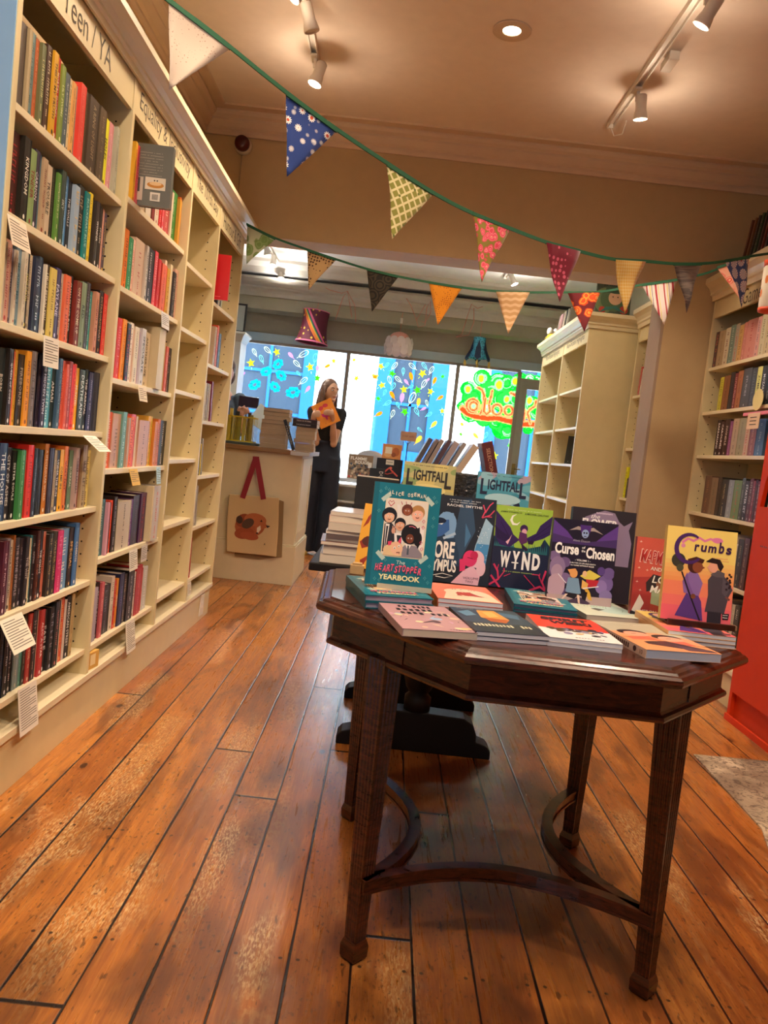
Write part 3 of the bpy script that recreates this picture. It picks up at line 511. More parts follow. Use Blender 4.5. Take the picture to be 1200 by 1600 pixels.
# ---- the street outside
WST = M('f2f4f4', 0.9, spec=.1, name='white_render'); SBL = M('143a70', 0.9, spec=.03, name='blue_shopfront_paint'); SGL = M('1e2630', 0.9, spec=.03, name='dark_panes')
slab('pavement', M('e4e4e0', 0.8), -9, 9, 9.62, 13.4, -0.12, -0.04)
b = thing('shop_building', 'white rendered building with blue windows across the street', 'building', (0, 13.5, 0))
mb = MB().mat(WST); mb.box(-9, 9, 0.0, 0.4, -0.1, 5.2); mb.build('wall', b)
def blue_window(x0, x1, z0, z1, nx, nz, fw=0.09, name='window'):
    mb = MB().mat(SGL); mb.box(x0, x1, -0.02, -0.005, z0, z1)
    f = mb.build('pane', None)
    mb = MB().mat(SBL)
    mb.box(x0-fw, x0, -0.06, 0, z0-fw, z1+fw); mb.box(x1, x1+fw, -0.06, 0, z0-fw, z1+fw); mb.box(x0, x1, -0.06, 0, z0-fw, z0); mb.box(x0, x1, -0.06, 0, z1, z1+fw)
    for i in range(1, nx): x = x0+(x1-x0)*i/nx; mb.box(x-0.025, x+0.025, -0.045, 0, z0, z1)
    for i in range(1, nz): z = z0+(z1-z0)*i/nz; mb.box(x0, x1, -0.045, 0, z-0.025, z+0.025)
    o = mb.build(name, b); f.parent = o; return o
blue_window(-2.72, -1.60, 0.85, 2.95, 2, 3, 0.22)
blue_window(-4.6, -3.4, 0.85, 2.95, 2, 3, 0.15)
blue_window(-0.06, 0.58, 1.15, 2.72, 2, 2, 0.28)
blue_window(1.75, 3.6, 0.75, 2.9, 3, 1, 0.18)
mb = MB().mat(SBL); mb.box(-0.34, 0.86, -0.05, 0, 0.0, 0.88); mb.box(-0.34, 0.86, -0.10, 0, 2.98, 3.1); mb.build('door', b)
mb = MB().mat(M('6f7c88', 0.6)); mb.box(-0.95, -0.88, -0.08, 0, 0, 5.0); mb.build('drainpipe', b)

# ================================================================ BOOKCASES
def bookcase(name, label, Xf, sgn, panels, bays, depth, ztop, zhead, heads, base_z=0.19, th=0.022, lift=True, corn_out=0.06, endret=True):
    """panels: y of each upright; bays: shelf heights per bay; heads: text per bay; sgn: way the open front faces"""
    root = thing(name, label, 'bookcase', (Xf, (panels[0]+panels[-1])/2, 0))
    oy = root.location.y
    def X(o_): return -sgn*o_
    def bx(mb, o0, o1, y0, y1, z0, z1):
        a, b = sorted((X(o0), X(o1))); mb.box(a, b, y0-oy, y1-oy, z0, z1)
    zc = zhead + 0.105
    for i, y in enumerate(panels):
        mb = MB().mat(CREAM); bx(mb, 0, depth, y, y+th, base_z-0.01, zc+0.02); p = mb.build('side_panel', root, bevel=0.002)
        mb = MB().mat(DARKHOLE)
        for side, yy in ((0, y-oy-0.0006), (1, y+th-oy+0.0006)):
            if (i == 0 and side == 0) or (i == len(panels)-1 and side == 1): continue
            for o_ in (0.055, depth-0.05):
                z = base_z+0.12
                while z < zhead-0.04:
                    r = 0.0034; c = X(o_); pts = [(c+r*math.cos(2*PI*k/8), yy, z+r*math.sin(2*PI*k/8)) for k in range(8)]
                    mb.poly(pts); z += 0.045
        mb.build('peg_holes', p, fix=False)
    mb = MB().mat(CREAM); bx(mb, depth, depth+0.01, panels[0], panels[-1]+th, 0.0, zc+0.02); mb.build('back_panel', root)
    mb = MB().mat(CREAM); bx(mb, 0.012, depth, panels[0], panels[-1]+th, 0.0, base_z-0.02); mb.build('plinth', root)
    mb = MB().mat(CREAM2); bx(mb, -0.004, depth, panels[0], panels[-1]+th, base_z-0.0199, base_z+0.004); mb.build('base_board', root, bevel=0.002)
    for i, zs in enumerate(bays):
        y0, y1 = panels[i]+th, panels[i+1]
        for z in zs:
            mb = MB().mat(CREAM2); bx(mb, 0.012, depth, y0+0.001, y1-0.001, z-0.02, z); mb.build('shelf', root, bevel=0.0015)
        mb = MB().mat(CREAM); bx(mb, 0.004, 0.02, y0, y1, zhead, zc+0.02); h = mb.build('header', root)
        if heads[i]:
            t, wid, hg = heads[i]; mb = MB().mat(M('544b3c', 0.7, name='header_ink'))
            fr = frame_of((X(0.003), (y0+y1)/2-oy, zhead+0.055), (0, sgn, 0), (0, 0, 1))
            put_text(mb, t, fr, 0, 0, wid, hg, 3, bold=-.005); mb.build('header_lettering', h, fix=False)
    # moulded cornice running along the front, returned at the ends
    prof = [(0.0, zc), (0.010, zc), (0.014, zc+0.018), (0.022, zc+0.024), (0.022, zc+0.034), (0.034, zc+0.05), (0.052, zc+0.062), (corn_out, zc+0.066), (corn_out, zc+0.088), (0.0, zc+0.088)]
    prof = [(o_, z+(ztop-(zc+0.088))*((z-zc)/0.088)) for o_, z in prof]
    mb = MB().mat(CREAM2)
    n = len(prof); path = []
    ya, yb = panels[0]-oy, panels[-1]+th-oy
    # mitred: back corner, front corner, front corner, back corner
    rows = []
    for (yy, so, back) in ((ya, -1, 1), (ya, -1, 0), (yb, 1, 0), (yb, 1, 1)):
        rows.append([mb.bm.verts.new((X(depth) if back else X(-o_), yy+so*o_*endret, z)) for o_, z in prof])
    for A, B in zip(rows, rows[1:]):
        for i in range(n): mb._f([A[i], A[(i+1) % n], B[(i+1) % n], B[i]])
    mb._f(rows[0]); mb._f(rows[-1][::-1]); 
    mb.build('cornice', root)
    mb = MB().mat(CREAM); bx(mb, 0, depth, panels[0], panels[-1]+th, ztop-0.02, ztop-0.002); mb.build('top_board', root)
    return root
LP = [1.945, 2.755, 3.560, 4.125, 4.745]
left_case = bookcase('bookcase', 'long cream four-bay bookcase built along the left wall, headed Teen / YA', -0.989, 1, LP,
    [[1.85, 1.588, 1.32, 1.06, 0.80, 0.537, 0.287], [1.885, 1.579, 1.255, 0.929, 0.602, 0.283], [1.856, 1.566, 1.281, 0.956, 0.644, 0.301], [1.784, 1.463, 1.16, 0.863, 0.586, 0.302]],
    0.30, 2.35, 2.155, [('Teen / YA', 0.36, 0.07), ('Equality & Inclusivity', 0.68, 0.075), ('The 107th Bay', 0.44, 0.07), ('Humour & Gift', 0.46, 0.07)])
# the near end board gets an even sky-blue colour
mb = MB().mat(M('86b4e4', 0.5, name='sky_blue_board')); mb.box(-0.312, -0.004, -0.004, 0.0, 0.02, 2.24)
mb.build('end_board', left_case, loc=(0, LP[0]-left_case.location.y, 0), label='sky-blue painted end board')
mb = MB().mat(WHITE); mb.box(0, 0.008, 0, 0.085, 0, 0.125); mb.box(0.008, 0.012, 0.03, 0.055, 0.045, 0.08)
o = mb.build('wall_switch', None, bevel=0.002, loc=(-1.0, 4.52, 0.03)); tag(o, 'white switch plate low on the plinth at the far end of left bookcase', 'switch')

fic = bookcase('bookcase', 'cream two-bay bookcase headed Non-Fiction Highlights, its plain side facing us', 1.43, -1, [6.18, 7.05, 8.0],
    [[1.78, 1.465, 1.167, 0.873, 0.58, 0.30]] * 2, 0.39, 2.34, 2.12, [('Non-Fiction Highlights', 0.62, 0.06), ('Non-Fiction Highlights', 0.62, 0.06)])
uc = bookcase('bookcase', 'cream bookcase partly hidden behind the grey door jamb, holding a yellow book', 1.795, -1, [5.10, 6.095],
    [[1.733, 1.333, 0.955, 0.58, 0.30]], 0.30, 2.38, 2.14, [('University', 0.4, 0.06)], endret=False)
games = bookcase('bookcase', 'cream bookcase of board games headed Games in the right corner', 1.845, -1, [3.785, 4.805],
    [[1.815, 1.55, 1.29, 0.95, 0.60, 0.30]], 0.33, 2.345, 2.11, [('Games', 0.26, 0.085)])

# ================================================================ BOOKS
PAL = dict(black='1c1a1c', charcoal='3a3638', grey='7c7a78', silver='b8b8b4', white='dcd8d0', cream='d2c4a8', beige='b49c7c', tan='8f7454', brown='5e4230', maroon='571f24', red='c03028', crimson='e0342c', coral='dd6c54', orange='e8832e', amber='d9a232', yellow='e8d22a', olive='6b7044', lime='8aa048', green='3c8848', teal='1f7c80', turquoise='3fa6a8', sage='7c9484', blue='4f7fb4', slate='4a5c74', navy='1d2a48', purple='4a3468', violet='8a4a80', mauve='8b8292', pink='d2888c', rose='b84a58', magenta='d8327a', peach='d09c80')
def cname(h):
    r = [int(h[i:i+2], 16) for i in (0, 2, 4)]
    return min(PAL, key=lambda k: sum((a-int(PAL[k][i:i+2], 16))**2*w for a, i, w in zip(r, (0, 2, 4), (1, 1.2, 0.9))))
def book_mesh(w, h, d, sgn, col, board=0.0022):
    mb = MB().mat(M(col, 0.42, name='book_cover'))
    x0, x1 = sorted((0, -sgn*d))
    mb.box(x0, x1, -w/2, -w/2+board, 0, h); mb.box(x0, x1, w/2-board, w/2, 0, h)
    # gently rounded spine
    prof = [(sgn*0.0 - sgn*0.004, -w/2), (0.0 - sgn*0.001, -w/2+min(0.003, w*0.2)), (0, 0), (0.0 - sgn*0.001, w/2-min(0.003, w*0.2)), (-sgn*0.004, w/2), (-sgn*0.006, w/2-board), (-sgn*0.006, -w/2+board)]
    mb.prism(prof, 0, h); return mb
def lettering(mb, w, h, sgn, text, rg, col2):
    fr = frame_of((sgn*0.0005, 0, 0), (0, 0, -1), (0, sgn, 0))
    hg = min(w*0.5, 0.022)
    if text:
        t = text.replace('_', ' '); wid = min(0.72*h, len(t)*hg*0.72)
        put_text(mb, t, fr, -h*0.55, 0, wid, min(w*0.55, max(hg, wid/len(t)*1.2)), 1, bold=0.01)
    else:
        x = -h*rg.uniform(0.86, 0.93); stop = -h*rg.uniform(0.30, 0.42); g = hg*rg.uniform(0.55, 1.0)
        off = 0.0
        while x < stop:
            lw = g*rg.uniform(0.35, 0.7); k = rg.random()
            if k > 0.16:
                mb.poly([fr @ Vector((x, off-g/2, 0)), fr @ Vector((x+lw*0.28, off-g/2, 0)), fr @ Vector((x+lw*0.28, off+g/2, 0)), fr @ Vector((x, off+g/2, 0))])
                if k > 0.4: yy = off+rg.choice((-1, 0, 1))*g*0.36; mb.poly([fr @ Vector((x, yy-g*0.11, 0.0001)), fr @ Vector((x+lw*0.8, yy-g*0.11, 0.0001)), fr @ Vector((x+lw*0.8, yy+g*0.11, 0.0001)), fr @ Vector((x, yy+g*0.11, 0.0001))])
                x += lw*1.05
            else: x += g*0.7
        x = -h*0.27; g2 = hg*0.4
        for q in range(rg.randint(3, 5)):
            mb.poly([fr @ Vector((x, -g2/2, 0)), fr @ Vector((x+g2*0.5, -g2/2, 0)), fr @ Vector((x+g2*0.5, g2/2, 0)), fr @ Vector((x, g2/2, 0))]); x += g2*0.85
    c = -h*0.06; r = min(w*0.22, 0.005)
    mb.poly([fr @ Vector((c+r*1.3*math.cos(2*PI*k/8), r*math.sin(2*PI*k/8), 0)) for k in range(8)])
SHELFNAME = {}
def shelf_book(x, y, z, w, h, d, sgn, col, tcol, text, label, cat, group, lean=0.0, name='book', rg=random):
    w = max(w-0.0007, 0.004); z += abs(math.sin(lean))*w/2
    o = book_mesh(w, h, d, sgn, col).build(name, None, loc=(x, y, z), rot=(lean, 0, 0)); tag(o, label, cat, group)
    x0, x1 = sorted((-sgn*0.006, -sgn*(d-0.003)))
    mb = MB().mat(PAPER if name == 'book' else M(col, 0.5)); mb.box(x0, x1, -w/2+0.0022, w/2-0.0022, 0.002, h-0.003 if name == 'book' else h-0.0005); mb.build('pages' if name == 'book' else 'box_body', o)
    if tcol != '-':
        mb = MB().mat(M(tcol, 0.5)); lettering(mb, w, h, sgn, text if text != '-' else '', rg, tcol); mb.build('title_lettering', o, fix=False)
    return o
ORD = 'leftmost second third fourth fifth sixth seventh eighth ninth tenth 11th 12th 13th 14th 15th 16th 17th 18th 19th 20th 21st 22nd 23rd 24th 25th 26th'.split()
NTH = ['top', 'second', 'third', 'fourth', 'fifth', 'sixth', 'bottom']
rg = random.Random(21)
for key, x, y0, z, s in ROWS:
    sgn = -1 if key[0] == 'g' else 1
    items = s.split('|'); recs = [i.split(' ') for i in items]
    row_i = int(key[-1])-1; nrows = 7 if key[:2] == 'b1' else 6
    shelf = 'bottom' if row_i == nrows-1 and key[0] == 'b' else NTH[row_i]
    where = {'b1': 'Teen bay', 'b2': 'Equality bay', 'g1': 'Games shelf', 'g2': 'Games shelf', 'g3': 'Games shelf', 'g4': 'Games shelf'}[key[:2]]
    y = y0; n = len(recs); names = [cname(r[2]) for r in recs]
    for i, (w, h, c, tc, t) in enumerate(recs):
        w = int(w)/1000; h = int(h)/1000
        if key[0] == 'b':
            if key == 'b1s5' : h = min(h, 0.222)
            yc = y + w/2; y += w
            lim = LP[1] if key[:2] == 'b1' else LP[2]
            lo = LP[0]+0.022 if key[:2] == 'b1' else LP[1]+0.022
            a, b = max(yc-w/2, lo+0.001), min(yc+w/2, lim-0.001)
            if b-a < 0.006: continue
            left = names[i-1] if i else 'the upright'; right = names[i+1] if i < n-1 else 'the upright'
            lab = '%s book between %s and %s, %s on the %s %s' % (names[i], left, right, ORD[i] if i == 0 else ORD[i]+' from left', shelf, where)
            big = h > 0.235
            shelf_book(x+(0.022 if big else rg.uniform(-0.012, 0.004)), (a+b)/2, z+0.0005, b-a, h, rg.uniform(0.128, 0.14), sgn, c, tc, t, lab, 'book', 'books on the %s shelf of the %s' % (shelf, where), rg=rg)
        else:
            yc = y - w/2; y -= w
            lab = '%s game box, %s on the %s %s' % (names[i], ORD[i] if i == 0 else ORD[i]+' from left', shelf, 'shelf headed Games')
            shelf_book(x, yc, z+0.0005, w, h, 0.24, sgn, c, tc, t, lab, 'board game', 'game boxes on the %s Games shelf' % shelf, name='game_box', rg=rg)

# books of the fourth bay, the lower games shelves and the far bookcases: (y, width, height, colour, lettering, lean)
def loose(lst, x, z, sgn, depth, group, tail, cat='book', name='book'):
    for y, w, h, c, tc, lean, lab in lst:
        shelf_book(x, y, z+0.0008, w, h, depth, sgn, c, tc, '', lab + ' ' + tail, cat, group, lean=lean, name=name, rg=rg)
loose([(4.36, .03, .2, '201c20', 'd8d0c8', 0, 'black book'), (4.395, .022, .19, 'c8c0b0', '504840', 0, 'pale book'), (4.425, .028, .2, '28222a', 'c8b8a0', 0, 'second black book'), (4.46, .02, .2, 'b8c0b0', '606858', 0, 'grey-green book')], -1.02, 1.784, 1, .13, 'books on the top shelf of the far left bay', 'behind the red folder, top shelf of far left bay')
loose([(4.35, .045, .21, 'b8a088', '806048', 0, 'beige book'), (4.40, .04, .225, 'c8482c', 'e8b0a0', 0, 'orange-red book'), (4.46, .06, .19, '1c2438', '8890a8', 0, 'navy book')], -1.01, 1.463, 1, .14, 'books on the second shelf of the far left bay', 'on the second shelf of the far left bay')
loose([(4.26, .02, .2, 'd8d0c0', '807868', 0.06, 'white book'), (4.30, .03, .2, '9a8a70', '504030', 0.06, 'tan book'), (4.345, .025, .2, 'c8b898', '605040', 0.07, 'cream book'), (4.41, .035, .22, '7a1e28', 'c08080', 0.10, 'maroon leaning book')], -1.01, 1.16, 1, .14, 'books on the third shelf of the far left bay', 'on the third shelf of the far left bay')
loose([(4.24, .02, .2, '303438', '90a0a8', 0.10, 'dark book'), (4.275, .018, .17, 'e0c838', '807020', 0.10, 'yellow book'), (4.31, .018, .2, 'a8a8a0', '505050', 0.14, 'grey leaning book')], -1.01, .863, 1, .14, 'books on the fourth shelf of the far left bay', 'on the fourth shelf of the far left bay')
loose([(4.25, .022, .21, 'c8c0b4', '807868', 0.08, 'white pamphlet'), (4.29, .016, .22, 'b8b0a8', '706860', 0.12, 'pale grey pamphlet')], -1.01, .586, 1, .14, 'pamphlets on the fifth shelf of the far left bay', 'leaning on the fifth shelf of the far left bay')
loose([(4.20, .02, .2, 'c87838', '603018', 0.03, 'orange book'), (4.225, .014, .2, '5a2830', 'b08088', 0.03, 'plum book'), (4.25, .018, .22, 'b82c2c', 'e09090', 0.05, 'red book')], -1.01, .302, 1, .14, 'books on the bottom shelf of the far left bay', 'on the bottom shelf of the far left bay')
# red folder and grey hardback pulled out to face the room
def facing_book(name, label, cat, loc, w, h, t, rot, cover, spine_left=True, rotz=0.0, pages=None, hard=False, art=None, group=None, tint=None):
    """book whose front cover (local +z) is art-filled; origin bottom centre of the back cover; x = width, y = height, z = thickness"""
    root = thing(name, label, cat, loc, None, group)
    root.rotation_euler = rot
    e = 0.003 if hard else 0.0005; bt = 0.0025 if hard else 0.0007
    mb = MB().mat(M(cover, 0.35, name='book_cover'))
    mb.box(-w/2, w/2, 0, h, 0, bt); mb.box(-w/2, w/2, 0, h, t-bt, t); sx = -1 if spine_left else 1
    a, b = sorted((sx*w/2, sx*(w/2-0.0018))); mb.box(a, b, 0, h, bt, t-bt)
    mb.build('cover', root)
    mb = MB().mat(pages or PAPER2)
    x0, x1 = (-w/2+0.0019, w/2-e) if spine_left else (-w/2+e, w/2-0.0019)
    mb.box(x0, x1, e, h-e, bt, t-bt); mb.build('pages', root)
    if art:
        A = Art(root, w, h, t); art(A); A.finish()
    return root
def clip01(pts):
    for ax, lim, sg in ((0, 0.0, 1), (0, 1.0, -1), (1, 0.0, 1), (1, 1.0, -1)):
        out = []
        for i in range(len(pts)):
            a, b = pts[i-1], pts[i]; da, db = (a[ax]-lim)*sg, (b[ax]-lim)*sg
            if (da >= 0) != (db >= 0): t = da/(da-db); out.append((a[0]+(b[0]-a[0])*t, a[1]+(b[1]-a[1])*t))
            if db >= 0: out.append(b)
        pts = out
        if not pts: break
    return pts
class Art:
    """cover picture: flat shapes laid on the front cover, coordinates 0..1 across and up"""
    def __init__(s, root, w, h, t): s.root, s.w, s.h, s.t = root, w, h, t; s.mb = MB(); s.tx = MB(); s.z = t+0.00015; s.hast = False; s.tz = t+0.0009
    def P(s, c, pts):
        pts = clip01(pts)
        if len(pts) < 3: return s
        s.z += 0.000012; s.mb.mat(M(c, 0.38)); s.mb.poly([((u-0.5)*s.w, v*s.h, s.z) for u, v in pts]); return s
    def R(s, c, u0, v0, u1, v1): return s.P(c, [(u0, v0), (u1, v0), (u1, v1), (u0, v1)])
    def E(s, c, u, v, ru, rv=None, a=0.0, n=18):
        rv = rv or ru*s.w/s.h
        return s.P(c, [(u+ru*math.cos(t)*math.cos(a)-rv*s.h/s.w*math.sin(t)*math.sin(a), v+rv*math.sin(t)*math.cos(a)+ru*s.w/s.h*math.cos(t)*math.sin(a)) for t in [2*PI*k/n for k in range(n)]])
    def L(s, c, pts, wd):
        P = [Vector(((u-0.5)*s.w, v*s.h)) for u, v in pts]; s.z += 0.000012; s.mb.mat(M(c, 0.38)); l_, r_ = [], []
        for i, p in enumerate(P):
            d = (P[min(i+1, len(P)-1)] - P[max(i-1, 0)]).normalized(); ww = (wd[i] if isinstance(wd, list) else wd)*s.w/2; q = Vector((-d.y, d.x))*ww; l_.append(p+q); r_.append(p-q)
        for i in range(len(P)-1):
            q = clip01([(p.x/s.w+0.5, p.y/s.h) for p in (l_[i], r_[i], r_[i+1], l_[i+1])])
            if len(q) > 2: s.mb.poly([((u-0.5)*s.w, v*s.h, s.z) for u, v in q])
        return s
    def T(s, c, t, u, v, wd, hg, bold=0.0, shear=0.0, rot=0.0, res=3):
        s.tx.mat(M(c, 0.4)); s.tz += .00005; fr = Matrix.Translation(((u-0.5)*s.w, v*s.h, s.tz)) @ Matrix.Rotation(rot, 4, 'Z')
        put_text(s.tx, t, fr, 0, 0, wd*s.w, hg*s.h, res, bold, shear); s.hast = True; return s
    def marks(s, c, u, v, wd, hg, n, rg=random.Random(3)):
        """a line of print too small to read"""
        x = u-wd/2; step = wd/n
        for i in range(n):
            if rg.random() < 0.84: s.R(c, x, v-hg/2*rg.uniform(.6, 1), x+step*0.62, v+hg/2*rg.uniform(.6, 1))
            x += step
        return s
    def head(s, u, v, r, skin, hair, style=0, face=1):
        rv = r*s.w/s.h*1.2
        if style == 1: s.E(hair, u, v+rv*0.2, r*1.5, rv*1.3)
        else: s.E(hair, u, v+rv*0.30, r*1.22, rv*1.05)
        s.E(skin, u, v-rv*0.05, r, rv)
        if style != 2: s.P(hair, [(u-r*1.1, v+rv*0.1), (u-r*0.8, v+rv*1.05), (u, v+rv*1.25), (u+r*0.9, v+rv*1.0), (u+r*1.1, v+rv*0.2), (u+r*0.5, v+rv*0.55), (u-r*0.2, v+rv*0.6)])
        for e_ in (-0.38, 0.38): s.E('f4f0ec', u+e_*r, v+rv*0.02, r*0.17); s.E('181414', u+e_*r, v+rv*0.02, r*0.08)
        s.L('6a2420', [(u-r*0.3, v-rv*0.45), (u, v-rv*0.55), (u+r*0.3, v-rv*0.42)], r*0.14); return s
    def finish(s):
        s.mb.build('cover_picture', s.root, fix=False)
        if s.hast: s.tx.build('title_lettering', s.root, fix=False)
        else: s.tx.bm.free()
def a_grey(A):
    for k in range(9): A.marks('b8b4a8', 0.45, 0.86-k*0.045, 0.62 if k % 4 < 3 else 0.35, 0.012, 22)
    A.R('e0d8c8', 0.33, 0.27, 0.86, 0.47).E('c88838', 0.6, 0.35, 0.22, 0.05).E('e8c898', 0.6, 0.37, 0.16, 0.03).E('2a2420', 0.57, 0.42, 0.02).E('2a2420', 0.64, 0.42, 0.02)
    A.R('c8c0b4', 0.10, 0.08, 0.28, 0.46).R('504c4c', 0.12, 0.22, 0.2, 0.45).R('e0dcd4', 0.48, 0.09, 0.74, 0.23)
    for k in range(9): A.R('2a2624', 0.53+k*0.018, 0.11, 0.538+k*0.018+0.004*(k % 2), 0.2)
facing_book('book', 'large grey hardback pulled out on the top Equality shelf, printed back cover facing us', 'book', (-.962, 2.955, 1.890), 0.138, 0.216, 0.03, (math.radians(92), 0, math.radians(3)), '6f726e', False, hard=True, art=a_grey)
facing_book('folder', 'bright red folder standing face out on the top shelf of the far left bay', 'folder', (-1.015, 4.24, 1.80), 0.15, 0.235, 0.02, (math.radians(90), 0, math.radians(4)), 'c81c22', False, art=lambda A: A.L('f07878', [(0.1, 0.07), (0.75, 0.07)], 0.02))

# lower games shelves
rg2 = random.Random(8)
def fill_games(zs, y0, y1, group, tail, hs=(0.16, 0.2), cols=('2a2a2c', '3a3a3c', '58302c', '8a4a30', '50504c', 'c86038', '707470')):
    y = y0; i = 0
    while y > y1+0.03:
        w_ = rg2.uniform(0.035, 0.07); c = cols[i % len(cols)]
        shelf_book(1.868, y-w_/2, zs+0.0008, w_, rg2.uniform(*hs), 0.22, -1, c, rg2.choice(('d8d0c4', 'b09878', 'c8c8c8')), '', '%s game box, %s from the left %s' % (cname(c), 'first' if i == 0 else ORD[i], tail), 'board game', group, name='game_box', rg=rg2)
        y -= w_+0.001; i += 1
fill_games(0.60, 4.62, 3.98, 'game boxes on the fifth Games shelf', 'on the fifth Games shelf behind the yellow-covered book', (0.22, 0.27), ('2a2a2c', '303436', '44302c', 'c86038', '3a3c40', '28282a', '282c2e', 'd8ccc0', 'd8d0c8', 'c8beb0', '303030', '502c28'))
fill_games(0.30, 4.40, 3.98, 'game boxes on the bottom Games shelf', 'on the bottom Games shelf', (0.2, 0.24), ('6a6458', 'c8c0b0', '46403a', 'c0b8a8', 'a89c88'))
# things hanging over the red unit
mb = MB().mat(M('e8dc98', 0.6)); T = Matrix.Translation((1.842, 4.06, 1.575)) @ Matrix.Rotation(-PI/2, 4, 'Y')
mb.lathe([(0.001, 0), (0.055, 0), (0.055, 0.003), (0.001, 0.003)], 24, T, cap=False); o = mb.build('paper_disc', None); tag(o, 'round pale yellow paper disc propped against the third Games shelf books', 'paper disc')
mb = MB().mat(M('e88098', 0.5)); mb.box(1.815, 1.843, 3.83, 4.15, 1.492, 1.508); o = mb.build('shelf_strip'); tag(o, 'pink shelf strip clipped to a Games shelf', 'shelf strip')
mb = MB().mat(M('e8c8a8', 0.7)); mb.box(1.806, 1.809, 3.94, 4.07, 1.42, 1.50); o = mb.build('price_card'); tag(o, 'peach price card hanging from the pink strip', 'card')
mb = MB().mat(INK)
for k in range(3): mb.box(1.8053, 1.8058, 3.97, 4.04, 1.44+k*0.018, 1.444+k*0.018)
mb.build('printed_lines', o)
t = thing('lantern', 'white paper lantern with orange print and red base at the right edge', 'lantern', (1.705, 3.78, 1.965))
mb = MB().mat(M('ece4d4', 0.7)); mb.lathe([(0.045, 0), (0.05, 0.01), (0.05, 0.19), (0.045, 0.2)], 20); mb.build('lantern_shade', t, True)
mb = MB().mat(M('e05030', 0.5)); mb.lathe([(0.02, -0.02), (0.05, -0.012), (0.052, 0.004), (0.04, 0.006)], 20); mb.lathe([(0.03, 0.2), (0.05, 0.198), (0.052, 0.225), (0.02, 0.23)], 20)
mb.build('lantern_base', t, True); mb = MB().mat(M('e8823a', 0.5))
for k in range(12):
    a = 2*PI*k/12; mb.poly([(0.0506*math.cos(a+0.16*math.cos(q)), 0.0506*math.sin(a+0.16*math.cos(q)), 0.07+0.06*(k % 2)+0.02*math.sin(q)) for q in [2*PI*j/8 for j in range(8)]])
mb.build('printed_pattern', t, fix=False)
mb = MB().mat(BLACKM); mb.tube([(0, 0, 0.225), (0.03, 0, 0.40)], 0.002); mb.build('hanging_wire', t)

# far bookcases
loose([(6.30, .025, .2, 'b84838', 'e0b0a0', 0.1, 'red book'), (6.34, .02, .19, '303438', 'a0a8b0', 0.1, 'dark book')], 1.46, 1.465, -1, .14, 'books in the near Non-Fiction bay', 'leaning on the second shelf of the near Non-Fiction bay')
facing_book('book', 'black book with a dim green cover facing out in the near Non-Fiction bay', 'book', (1.56, 6.62, 1.168), 0.17, 0.235, 0.03, (math.radians(82), 0, math.radians(-28)), '1a1c1c', True, art=lambda A: A.E('3a4440', 0.6, 0.5, 0.35, 0.4).E('20262a', 0.5, 0.6, 0.2, 0.2).E('586058', 0.6, 0.75, 0.15, 0.06).marks('a0a098', 0.3, 0.08, 0.3, 0.03, 6))
loose([(7.2, .03, .22, '8ab0c0', 'e0e8e8', 0.08, 'pale blue book')], 1.47, .873, -1, .15, 'books in the far Non-Fiction bay', 'leaning on the fourth shelf of the far Non-Fiction bay')
loose([(7.2, .03, .24, 'c8ccc8', '707070', 0.15, 'silvery book')], 1.47, 1.78, -1, .15, 'books in the far Non-Fiction bay', 'leaning on the top shelf of the far Non-Fiction bay')
loose([(7.3, .03, .2, '506048', 'c8a060', 0.05, 'olive book'), (7.26, .03, .2, 'a84838', 'e8c0a0', 0.05, 'brick-red book'), (7.22, .03, .21, '384850', 'b0b8b8', 0.05, 'dark slate book')], 1.47, .58, -1, .15, 'books in the far Non-Fiction bay', 'on the fifth shelf of the far Non-Fiction bay')
loose([(6.06, .045, .235, 'e8e81c', '201c18', 0.0, 'neon yellow book'), (6.015, .03, .15, '483830', 'c0a890', 0.0, 'dark brown book'), (5.98, .03, .16, '302830', 'b09080', 0.0, 'black book')], 1.83, .955, -1, .15, 'books beside the grey jamb', 'on the third shelf down of the bookcase behind the grey jamb')
loose([(6.05, .03, .22, 'c04840', 'e8d8d0', 0.1, 'red and white book'), (6.01, .03, .2, 'd8c8b8', '804038', 0.1, 'cream book')], 1.83, 1.733, -1, .15, 'books beside the grey jamb', 'on the top shelf of the bookcase behind the grey jamb')
loose([(6.06, .04, .2, '5a4030', 'c8b090', 0.0, 'brown book'), (6.015, .04, .22, '30241c', 'a89070', 0.0, 'near-black book'), (5.97, .04, .21, 'b08a38', '403018', 0.0, 'mustard book')], 1.83, .58, -1, .15, 'books beside the grey jamb', 'on the fourth shelf down of the bookcase behind the grey jamb')
# tops of the bookcases
for k, (c, w_) in enumerate((('a89898', .02), ('c8a0a8', .03), ('8a7070', .025), ('d0c8c0', .03), ('303438', .03), ('b8b8b0', .03), ('4a4440', .03))):
    shelf_book(1.50, 7.84-k*0.075, 2.345, w_, 0.26, .2, -1, c, 'd8d0c8', '', '%s book, %s from the far end, leaning on top of the Non-Fiction bookcase' % (cname(c), ORD[k] if k else 'first'), 'book', 'books on top of the Non-Fiction bookcase', lean=0.38, rg=rg2)
for k, (c, w_) in enumerate((('6a3c28', .02), ('8a5a38', .02), ('38302a', .025), ('2f4a34', .03), ('4a3a34', .02), ('7a3830', .02), ('383034', .03), ('5a2a2a', .02), ('604838', .03))):
    shelf_book(1.90, 4.66-k*0.045, 2.37, w_, 0.27, .2, -1, c, 'a89888', '', '%s book, %s from the far end, leaning on top of the Games bookcase' % (cname(c), ORD[k] if k else 'first'), 'book', 'books on top of the Games bookcase', lean=0.30, rg=rg2)
